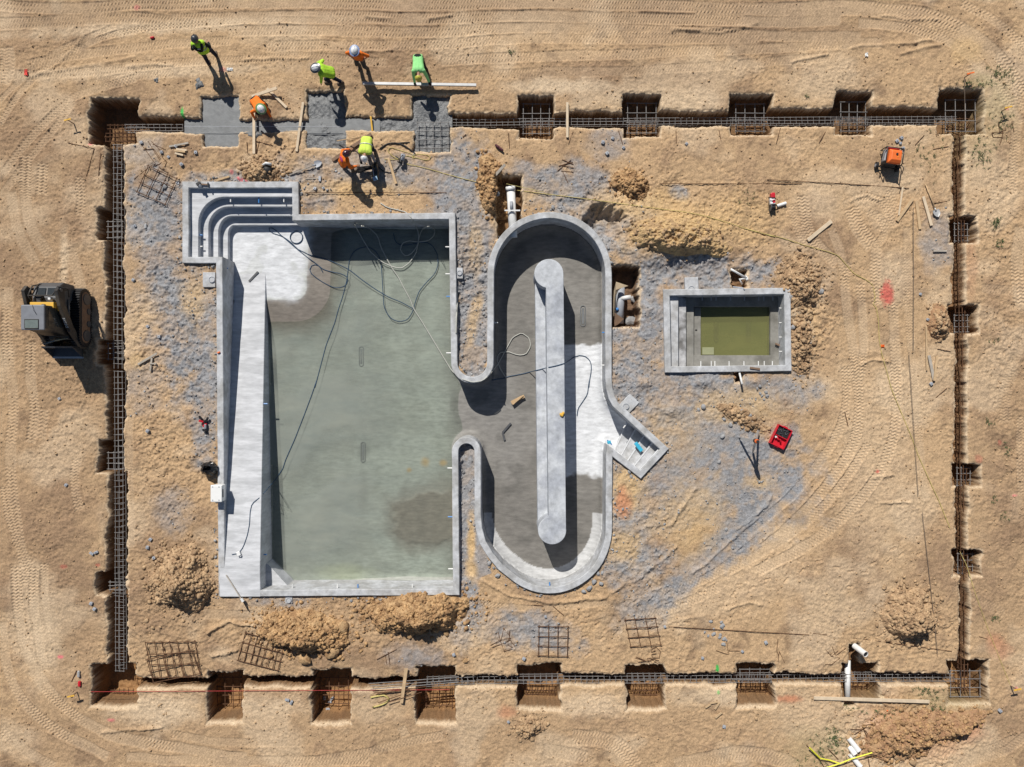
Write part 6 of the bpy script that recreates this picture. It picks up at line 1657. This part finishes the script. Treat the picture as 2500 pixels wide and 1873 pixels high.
# shovels
def shovel(a, b, lab, hm, bm, za=.04, zb=.10):
    A_ = G(*a, za); B_ = G(*b, zb); d_ = (B_ - A_).normalized(); s_ = d_.cross(Vector((0, 0, 1))).normalized(); u_ = s_.cross(d_)
    t = thing('shovel', lab, 'shovel', tuple(A_ - Vector((0, 0, za))), 'shovels')
    L_ = (B_ - A_).length
    MB().tube([A_, A_ + d_ * (L_ - .30)], .019, 8).build('handle', M[hm], t, smooth=True)
    MB().tube([A_ + d_ * (L_ - .34), A_ + d_ * (L_ - .22)], [.022, .03], 8).build('socket', M[bm], t, smooth=True)
    mb = MB(); nn_ = 9; prof = [(0, .11), (.03, .125), (.12, .125), (.19, .105), (.25, .06), (.28, .012)]
    for dz in (0, -.006):
        for t_, w_ in prof:
            for i in range(nn_):
                x_ = -1 + 2 * i / (nn_ - 1)
                mb.v.append(tuple(A_ + d_ * (L_ - .26 + t_) + s_ * (w_ * x_) + u_ * (.03 * x_ * x_ + dz - .02)))
    m_ = len(prof)
    for q in range(2):
        for j in range(m_ - 1):
            for i in range(nn_ - 1):
                k0 = q * m_ * nn_ + j * nn_ + i; mb.f.append([k0, k0 + 1, k0 + nn_ + 1, k0 + nn_])
    mb.build('blade', M[bm], t, smooth=True)
    return t
shovel((2258, 450), (2287, 530), 'round shovel with reddish handle and pale blade near the right trench', 'woodtan', 'alu')
shovel((707, 429), (786, 398), 'shovel with pale handle and concrete grey blade below the kneeling worker', 'woodgrey', 'pvcgrey')
t = thing('sledge_hammer', 'sledge hammer with pale handle lying above the corner steps wall', 'hammer', tuple(G(765, 436)))
MB().tube([G(746, 438, .04), G(780, 437, .05)], .018, 8).build('handle', M['woodgrey'], t); MB().box(G(782, 438, .06), (.09, .19, .09)).build('hammer_head', M['pvcgrey'], t, bevel=.012)
t = thing('hammer_drill', 'small black hand tool lying on the top wall of the corner steps', 'hand tool', P(487, 449, .155))
MB().bar(P(480, 449, .22), P(509, 451, .20), .045, .04).build('tool_shaft', M['woodbrown'], t); MB().box(P(485, 449, .25), (.16, .12, .12), .5).build('tool_body', M['blackmetal'], t, bevel=.02); MB().box(P(508, 451, .21), (.05, .16, .06)).build('tool_grip', M['blackmetal'], t, bevel=.01)
MB().tube([P(488, 452, .20), P(489, 455, .32)], .05, 10).build('tool_cap', M['pvcgrey'], t)
t = thing('cordless_tools', 'little heap of red and black cordless tools left of the pool', 'power tools', tuple(G(502, 1040)))
for k, (x, y, m) in enumerate([(499, 1030, 'red'), (503, 1036, 'black'), (500, 1042, 'red'), (506, 1028, 'blackmetal'), (496, 1024, 'black'), (504, 1046, 'pvcgrey'), (507, 1052, 'black')]):
    g = G(x, y, .09); a_ = rnd.uniform(0, 3)
    MB().bar(g, g + Vector((.16 * cos(a_), .16 * sin(a_), .05)), .07, .08).bar(g, g + Vector((-.05 * sin(a_), .10 * cos(a_), -.06)), .05, .05).build('tool', M[m], t, bevel=.012)
t = thing('work_glove_heap', 'small maroon bundle lying above the pipe ditch', 'bundle', tuple(G(1217, 362)))
mb = MB()
for k in range(5): mb.capsule(G(1211 + 3 * k, 356 + 2.5 * k, .06), G(1217 + 2.5 * k, 361 + 2 * k, .10), .05, .045, 8)
mb.build('bundle_body', mat('maroon_cloth', (.10, .035, .045), .9, .3, 8), t, remesh=.02, smoothit=2)
t = thing('pump', 'black pump with a pale hose neck in a small hole above the pool', 'pump', tuple(G(655, 420)))
MB().ball(G(655, 418, .12), (.20, .22, .16), 14, 8).build('pump_body', M['black'], t, smooth=True); MB().tube([G(646, 408, .22), G(655, 404, .30), G(668, 406, .25)], .05, 10).build('neck', M['pvc'], t, smooth=True); MB().tube([G(646, 410, .2), G(642, 420, .26), G(645, 432, .15)], .03, 8).build('hose_loop', M['black'], t, smooth=True)
t = thing('level_staff', 'thin steel screed rod leaning on the lower end of the ramp', 'rod', P(553, 1408, .16)); 
MB().tube([P(552, 1404, .20), P(590, 1464, .22)], .022, 8).build('rod_shaft', M['woodgrey'], t); MB().bar(P(589, 1461, .24), P(594, 1469, .24), .09, .05).build('rod_end', M['pvc'], t); MB().tube([P(594, 1469, .22), G(607, 1490, .04)], .02, 8).build('rod_tip', M['blackmetal'], t)
tag(MB().box(P(1559, 1091, -.30), (.40, .14, .06), radians(-52)).build('foam_float', M['cyan'], bevel=.015), 'bright cyan foam float lying on the diagonal entry steps', 'float')
tag(MB().box(P(1487, 1080, .19), (.14, .12, .07), .3).build('blue_cap', M['cyan'], bevel=.02), 'pale blue scrap on the wall corner beside the entry steps', 'scrap')
mb = MB(); g = Vector(P(1372, 1011, .41))
for k in range(5): mb.ball(g + Vector((rnd.uniform(-.06, .06), rnd.uniform(-.07, .07), .035)), .05, 8, 6)
tag(mb.build('yellow_glove', M['yellow'], remesh=.02), 'small yellow glove lying on the island wall', 'glove')
# stakes with ribbon
def stake(a, b, lab, head='yellow', m='woodbrown'):
    A_ = G(*a); B_ = G(*b)
    t = thing('survey_stake', lab, 'stake', tuple(A_), 'survey stakes')
    MB().tube([A_, A_ + Vector((0, 0, .42))], .02, 6).build('stake_post', M[m], t)
    MB().bar(A_ + Vector((-.13, -.02, .40)), A_ + Vector((.13, .04, .41)), .05, .03).build('stake_head', M[head], t)
stake((180, 302), (194, 334), 'short stake with yellow head left of the top left pit'); stake((188, 1690), (204, 1724), 'yellow topped stake left of the bottom left pit'); stake((2445, 272), (2460, 300), 'yellow topped stake right of the top right pit'); stake((2467, 1674), (2481, 1708), 'yellow topped stake right of the bottom right pit'); stake((2354, 190), (2362, 215), 'stake with orange ribbon above the top right pit', 'orange')
# ribbons, cans, litter
for (x, y, m, lab, d_) in [(373, 93, 'red', 'small red can lying on tracked soil above left', (.14, .08)), (196, 1668, 'red', 'bright red can standing left of the bottom left pit', (.11, .20)), (65, 178, 'pinkred', 'pink red ribbon scrap at the far left', (.12, .22)), (194, 1644, 'alu', 'silver spray can above the bright red can', (.10, .24)), (562, 170, 'white', 'pinkish white wrapper right of the standing worker in the dark vest', (.22, .10)),
                          (2114, 135, 'white', 'white plastic scrap above the fourth top pit', (.10, .14)), (2133, 1706, 'orange', 'tiny orange cap by the long plank', (.04, .04)), (357, 553, 'alu', 'shiny tin can on the grey gravel left of the steps', (.10, .18)), (2153, 845, 'orange', 'orange rag on the yellow cord', (.14, .10)), (535, 861, 'orange', 'orange cap on the left pool wall', (.10, .07))]:
    g = G(x, y) if x != 535 else Vector(P(x, y, .15)); a_ = rnd.uniform(-.4, .4)
    if m in ('white', 'pinkred') or 'rag' in lab or 'scrap' in lab:
        mb = MB(); n_ = 6
        for j in range(n_):
            for i in range(n_): mb.v.append(tuple(g + Vector(((i / 5 - .5) * d_[0], (j / 5 - .5) * d_[1], .03 + rnd.uniform(0, .05)))))
        for j in range(5):
            for i in range(5): k0 = j * 6 + i; mb.f.append([k0, k0 + 1, k0 + 7, k0 + 6])
        o = mb.build('litter_scrap', M[m])
    else:
        r_ = min(d_) / 2; L_ = max(d_) / 2; dv = Vector((0, L_, 0)) if d_[1] > d_[0] else Vector((L_, .02, 0))
        o = MB().tube([g - dv + Vector((0, 0, r_)), g - dv * .8 + Vector((0, 0, r_)), g + dv * .75 + Vector((0, 0, r_)), g + dv * .8 + Vector((0, 0, r_)), g + dv + Vector((0, 0, r_))], [r_ * .8, r_, r_, r_ * .6, r_ * .45], 12).build('can', M[m], smooth=False)
    tag(o, lab, 'litter', 'small litter')

# ------------------------------------------------------------------ spoil heaps with their clods
def ico():
    bm = bmesh.new(); bmesh.ops.create_icosphere(bm, subdivisions=1, radius=1)
    v = np.array([q.co[:] for q in bm.verts]); f = np.array([[q.index for q in p.verts] for p in bm.faces]); bm.free(); return v, f


IV, IF = ico()


def scatter(name, pos, size, m, parent=None, flat=.75):
    """many small broken lumps as one mesh"""
    n = len(pos)
    loc = np.array(parent.location) if parent is not None else np.zeros(3)
    if parent is not None and parent.parent is not None: loc = loc + np.array(parent.parent.location)
    an = rng.random(n) * 2 * pi; c = np.cos(an); s_ = np.sin(an)
    sc_ = size[:, None] * np.stack([.7 + .7 * rng.random(n), .7 + .5 * rng.random(n), flat * (.6 + .6 * rng.random(n))], 1)
    jit = 1 + (rng.random((n, len(IV))) - .5) * .55
    v = IV[None] * jit[..., None] * sc_[:, None, :]
    x = v[..., 0] * c[:, None] - v[..., 1] * s_[:, None]; y = v[..., 0] * s_[:, None] + v[..., 1] * c[:, None]
    V_ = np.stack([x, y, v[..., 2]], -1) + (pos - loc)[:, None, :]
    F_ = IF[None] + (np.arange(n) * len(IV))[:, None, None]
    me = bpy.data.meshes.new(name); V_ = V_.reshape(-1, 3); F_ = F_.reshape(-1, 3)
    me.vertices.add(len(V_)); me.vertices.foreach_set('co', V_.astype(np.float32).ravel())
    me.loops.add(F_.size); me.loops.foreach_set('vertex_index', F_.astype(np.int32).ravel())
    me.polygons.add(len(F_)); me.polygons.foreach_set('loop_start', np.arange(0, F_.size, 3, dtype=np.int32))
    me.update(calc_edges=True); me.materials.append(m)
    o = bpy.data.objects.new(name, me); COL.objects.link(o)
    if parent is not None: o.parent = parent
    o['kind'] = 'stuff'
    return o


GX0, GY0 = fx[0], fy[0]


def gzv(x, y):
    i = np.clip(((x - GX0) / DX).round().astype(int) + 7, 0, len(gx) - 1); j = np.clip(((y - GY0) / DX).round().astype(int) + 7, 0, len(gy) - 1)
    return Z[j, i]


def heap(cxp, cyp, rx, ry, h, rot, m, mc, lab, ncl, seed, pw=1.0):
    c = P(cxp, cyp); rx /= S; ry /= S
    xs = np.arange(-1.25, 1.2501, .025); nx_ = len(xs)
    A_, B_ = np.meshgrid(xs * rx, xs * ry); a = radians(rot)
    wx = c[0] + A_ * cos(a) - B_ * sin(a); wy = c[1] + A_ * sin(a) + B_ * cos(a)
    n1 = fbm(wx, wy, 1.6, 3, seed); n2 = fbm(wx, wy, 5.5, 3, seed + 3)
    Bs = wy - c[1] + .22 * ry
    q = np.hypot(A_ / rx, np.where(B_ < -.22 * ry, (B_ + .22 * ry) / (.78 * ry), (B_ + .22 * ry) / (1.22 * ry))) + (n1 - .5) * .9
    hh = h * 1.45 * np.clip(1.12 * (1.08 - q), 0, 1) ** 1.0 * (.25 + 1.3 * n1) + (n2 - .5) * .42 * np.clip(1.2 - q, 0, .6) + (fbm(wx, wy, 14, 2, seed + 9) - .5) * .18 * np.clip(1.15 - q, 0, .6)
    zz = gzv(wx, wy) + hh - .05 * sstep(.9, 1.15, q)
    root = thing('soil_heap', lab, 'soil heap', (c[0], c[1], gz(c[0], c[1])), 'heaps of dug soil')
    V_ = np.stack([wx - root.location.x, wy - root.location.y, zz - root.location.z], -1).reshape(-1, 3)
    i = np.arange(nx_ - 1)[:, None] * nx_ + np.arange(nx_ - 1)[None]
    Q = np.stack([i, i + 1, i + nx_ + 1, i + nx_], -1).reshape(-1, 4); Q = Q[(q.reshape(-1)[Q] < 1.15).all(1)]
    me = bpy.data.meshes.new('heap_surface'); me.from_pydata(V_.tolist(), [], Q.tolist()); me.update(); me.materials.append(m)
    o = bpy.data.objects.new('heap_surface', me); COL.objects.link(o); o.parent = root
    k = rng.normal(0, .66, (int(ncl * 1.3), 2)); rr_ = np.hypot(k[:, 0], k[:, 1]); k = k[rr_ < 1.5]; n = len(k)
    lx, ly = k[:, 0] * rx, k[:, 1] * ry
    X_ = c[0] + lx * cos(a) - ly * sin(a); Y_ = c[1] + lx * sin(a) + ly * cos(a)
    iu = np.clip(((k[:, 0] + 1.25) / .025).round().astype(int), 0, nx_ - 1); iv = np.clip(((k[:, 1] + 1.25) / .025).round().astype(int), 0, nx_ - 1)
    sz = .012 + .080 * rng.random(n) ** 4.2
    scatter('soil_lumps', np.stack([X_, Y_, np.maximum(zz[iv, iu], gzv(X_, Y_)) + sz * .15], 1), sz, mc, root)
    return root


heap(445, 1412, 66, 74, .72, 0, M['pile'], M['clod'], 'rounded tan soil heap left of the pool bottom', 1500, 1)
heap(735, 1540, 112, 50, .55, -8, M['pile_orange'], M['clod_orange'], 'lumpy orange soil heap with big slabs below the pool', 1400, 2)
heap(1025, 1488, 120, 54, .70, 2, M['pile_orange'], M['clod_orange'], 'long orange soil heap right of the lumpy one below the pool', 1700, 3)
heap(2222, 1498, 62, 66, .60, 0, M['pile'], M['clod'], 'pale soil heap near the bottom right pit', 900, 4)
heap(2292, 786, 26, 36, .34, 0, M['pile_red'], M['clod'], 'small brown soil heap beside the right trench', 260, 5)
heap(1955, 690, 52, 62, .24, 20, M['pile'], M['clod'], 'low rubbly heap at the upper right corner of the spa pool', 520, 6)
heap(1955, 835, 30, 80, .16, 0, M['pile'], M['clod'], 'low crumbly ridge right of the spa pool', 500, 16)
heap(1200, 455, 34, 70, .38, 10, M['pile_orange'], M['clod_orange'], 'orange soil heap left of the pipe ditch', 260, 7)
heap(640, 418, 46, 34, .22, 0, M['pile'], M['clod'], 'small loose heap around the black pump', 420, 9)
heap(1540, 452, 44, 34, .25, -30, M['pile_orange'], M['clod_orange'], 'brown heap beside the hollow above the curved channel', 400, 10)
heap(2205, 1795, 110, 52, .34, 15, M['pile_red'], M['clod_orange'], 'broad reddish heap at the bottom right', 900, 11)
heap(2340, 1768, 66, 26, .30, 28, M['pile_red'], M['clod_orange'], 'narrow reddish heap below the bottom right pit', 300, 12)
heap(1290, 1775, 42, 30, .14, 30, M['pile'], M['clod'], 'low cracked soil mound under the bottom row of pits', 200, 13)
heap(1650, 582, 112, 40, .42, -8, M['pile_yellow'], M['clod'], 'wide yellow mound between the spa pool and the long cord', 200, 14)
heap(1815, 1020, 70, 22, .10, -28, M['pile'], M['clod'], 'scatter of tan clods above the tripod', 160, 15)

# big single rocks and slabs
def rock(px, py, r, desc, m, grp, flat=.6, z=None):
    g = G(px, py) if z is None else Vector(P(px, py, z))
    r = r / S; mb = MB(); bm = bmesh.new(); bmesh.ops.create_icosphere(bm, subdivisions=2, radius=1)
    k1, k2 = rnd.random() * 50, rnd.random() * 50; a = rnd.random() * 6
    vs = []
    for v_ in bm.verts:
        n_ = .72 + .55 * float(vn(np.array(v_.co.x * 1.4 + k1 + v_.co.z), np.array(v_.co.y * 1.4 + k2)))
        x, y, zz = v_.co * n_ * r
        vs.append(g + Vector((x * cos(a) - y * sin(a) * .8, x * sin(a) + y * cos(a) * .8, zz * flat + r * flat * .45)))
    mb.add(vs, [[q.index for q in p.verts] for p in bm.faces]); bm.free()
    return auto(mb.build('rock', M[m]), desc, 'rock', px, py, grp)


for a in [(838, 1530, 17), (745, 1605, 18), (815, 1590, 20), (790, 1545, 9), (700, 1590, 9), (770, 1530, 12), (660, 1600, 8), (825, 1565, 10), (1090, 1545, 8), (1136, 1613, 7), (1000, 1552, 8), (885, 1478, 6)]:
    rock(*a, 'big orange soil slab', 'pile_orange', 'soil slabs in the spoil')
for a in [(359, 1515, 6), (374, 1532, 5), (352, 1434, 5), (365, 1470, 5), (530, 1392, 5), (527, 1352, 4), (397, 1583, 4), (391, 1532, 4), (480, 1480, 5), (2275, 1792, 8), (2188, 1848, 8), (2160, 1838, 8), (2228, 1862, 9), (2070, 1800, 6), (2075, 1790, 5), (2070, 1742, 5), (1846, 1754, 5), (2149, 1857, 5), (2272, 1765, 10), (2325, 1780, 9)]:
    rock(*a, 'tan rock', 'clod', 'tan rocks')
for a in [(1545, 732, 10), (1538, 785, 14), (1810, 1003, 6), (1815, 1016, 4), (1795, 1029, 5), (1783, 1038, 6), (1767, 1024, 5), (1717, 993, 7), (1705, 1000, 5), (1764, 1065, 6), (1755, 1128, 5), (1536, 1152, 5), (1541, 1163, 5), (1773, 1292, 5), (1521, 1243, 4), (1622, 1280, 4), (1213, 484, 8), (404, 455, 7), (393, 449, 4), (1350, 507, 6), (1367, 508, 5), (1575, 1082, 3), (1930, 727, 8), (1940, 745, 6), (1935, 800, 7), (1938, 830, 7), (2005, 712, 8), (1990, 700, 6), (1460, 1400, 6), (1450, 1420, 7), (1438, 1436, 8), (1425, 1444, 6), (1468, 1425, 6), (1470, 1398, 5), (1192, 763, 5), (1130, 690, 4), (1142, 745, 4), (1195, 1375, 6), (1215, 1405, 7), (1832, 1014, 4)]:
    rock(*a, 'grey rock', 'stone', 'grey rocks')
for k in range(14):
    rock(1740 + rnd.uniform(-24, 34), 1545 + rnd.uniform(-28, 28) + 0, rnd.uniform(3, 6.5), 'grey gravel lump', 'stone', 'gravel lumps of the small grey heap', .5)
for k in range(12):
    rock(1862 + rnd.uniform(-14, 14), 958 + rnd.uniform(-16, 18), rnd.uniform(2.5, 5), 'grey gravel lump', 'stone', 'gravel lumps below the spa', .5)
for k in range(10):
    rock(1806 + rnd.uniform(-16, 18), 913 + rnd.uniform(-8, 10), rnd.uniform(2, 4), 'reddish broken brick lump', 'pile_red', 'broken lumps below the spa', .6)
# small concrete spacer blocks
blk = None
for x, y in [(412, 384), (444, 402), (430, 358), (346, 349), (396, 372), (480, 374), (327, 684), (362, 798), (390, 823), (362, 1052), (369, 1317), (361, 1336), (378, 1362), (376, 1412), (224, 1473), (232, 1487), (163, 1184), (1495, 339), (1522, 361), (1472, 348), (1482, 376), (1675, 352), (2189, 345), (2199, 338), (2197, 351), (2198, 370), (2203, 363), (2196, 378), (2246, 719), (2264, 780), (1715, 1606), (1869, 1568), (1812, 1590), (2440, 1734), (1108, 1598), (1332, 1505), (1623, 1530), (146, 974), (331, 552), (1767, 1773), (1279, 1608), (2272, 938), (1241, 1762), (435, 449), (790, 460), (770, 462)]:
    g = G(x, y)
    if blk is None:
        blk = MB().box((g.x, g.y, g.z + .045), (.105, .105, .09)).tube([(g.x - .02, g.y, g.z + .09), (g.x, g.y, g.z + .12), (g.x + .02, g.y, g.z + .09)], .006, 4).build('spacer_block', M['pvcgrey'], bevel=.012); o = blk
    else:
        o = blk.copy(); COL.objects.link(o)
    o.location = g - Vector((0, 0, .012)); o.rotation_euler = (rnd.uniform(-.15, .15), rnd.uniform(-.15, .15), rnd.random() * 3)
    s_ = rnd.uniform(.85, 1.15); o.scale = (s_, s_, s_)
    auto(o, 'small grey spacer block', 'spacer block', x, y, 'small concrete spacer blocks')
for x, y in [(793, 1704), (812, 1704), (806, 1712), (806, 1722), (225, 1351), (236, 1348), (702, 1708), (712, 1714)]:
    g = G(x, y); o = blk.copy(); COL.objects.link(o); o.location = g; o.rotation_euler = (0, 0, rnd.random() * 3); o.scale = (1.5, .8, .8)
    auto(o, 'pale oblong spacer block', 'spacer block', x, y, 'oblong spacer blocks')

# clods, pebbles and crushed stone strewn over the ground
N_ = 150000
xx = rng.uniform(-19.8, 19.8, N_); yy = rng.uniform(-15.2, 15.2, N_)
i_ = ((xx - GX0) / DX).astype(int) + 7; j_ = ((yy - GY0) / DX).astype(int) + 7
gm = grey[j_, i_]; rg_ = ROUGH[j_, i_]; tw = TRW[j_, i_]; zz_ = Z[j_, i_]
pat = fbm(xx, yy, .8, 2, 91.)
keep = (zz_ > -.35) & (rng.random(N_) < np.clip(.10 + .5 * rg_ * sstep(.35, .65, pat) + .12 * np.clip(gm, 0, 1), 0, 1) * (1 - .8 * tw)) & ~pip(offset(POOL, .3), xx, yy) & ~pip(offset(SPA, .3), xx, yy)
sz = .007 + .036 * rng.random(N_) ** 5
gk = keep & (rng.random(N_) < gm); sk = keep & ~gk
po = np.stack([xx, yy, zz_ + sz * .3], 1)
o = scatter('soil_clods', po[sk], sz[sk], M['clod']); tag(o, 'loose tan clods strewn over the bare ground', 'clods')
o = scatter('crushed_stone', po[gk], sz[gk] * 1.1, M['stone']); tag(o, 'grey crushed stone strewn around the pool walls', 'gravel')
# rubble along the outside of the pool walls
rb = densify(offset(POOL, .33), .05); kk = np.array(rb) + rng.normal(0, .07, (len(rb), 2))
kk = kk[rng.random(len(kk)) < .55]; kk = kk[~pip(offset(POOL, .235), kk[:, 0], kk[:, 1])]
sz = .014 + .05 * rng.random(len(kk)) ** 2.5
o = scatter('wall_rubble', np.stack([kk[:, 0], kk[:, 1], gzv(kk[:, 0], kk[:, 1]) + sz * .3], 1), sz, M['stone']); tag(o, 'broken concrete rubble lying along the pool walls', 'rubble')

# weeds
mb = MB()
for cx_, cy_, rx, ry, n_ in [(2440, 180, 40, 18, 60), (2385, 205, 60, 10, 40), (2450, 300, 30, 30, 40), (2260, 380, 40, 40, 40), (2395, 370, 40, 50, 60), (2432, 545, 12, 14, 40), (2440, 590, 12, 12, 20), (2260, 1690, 40, 40, 60), (2300, 1730, 20, 10, 20), (2150, 1740, 60, 14, 30), (2020, 1830, 60, 40, 90), (2035, 1800, 14, 20, 40), (2430, 1510, 12, 10, 14), (2415, 1030, 12, 12, 14), (2455, 1100, 10, 14, 14), (2425, 1220, 10, 10, 10), (2455, 1260, 14, 12, 12), (1820, 480, 20, 20, 12), (1970, 235, 8, 10, 8), (1246, 128, 6, 6, 10), (2415, 835, 14, 6, 8), (2070, 1725, 16, 12, 26)]:
    for k in range(int(n_ * .6)):
        g = G(cx_ + rnd.gauss(0, .5) * rx, cy_ + rnd.gauss(0, .5) * ry)
        for b_ in range(5):
            a = rnd.random() * 2 * pi; L_ = rnd.uniform(.04, .12); w_ = rnd.uniform(.004, .009)
            d_ = Vector((cos(a), sin(a), 0)); s_ = Vector((-sin(a), cos(a), 0))
            mid_ = g + d_ * L_ * .5 + Vector((0, 0, L_ * .6)); tip = g + d_ * L_ + Vector((0, 0, L_ * .45))
            mb.add([g - s_ * w_, g + s_ * w_, mid_ + s_ * w_, tip, mid_ - s_ * w_], [[0, 1, 2, 4], [4, 2, 3]])
o = mb.build('weeds', M['leaf'], origin=(0, 0, 0)); tag(o, 'sparse low green weeds on the right and bottom right soil', 'weeds', kind='stuff')
finish_labels()
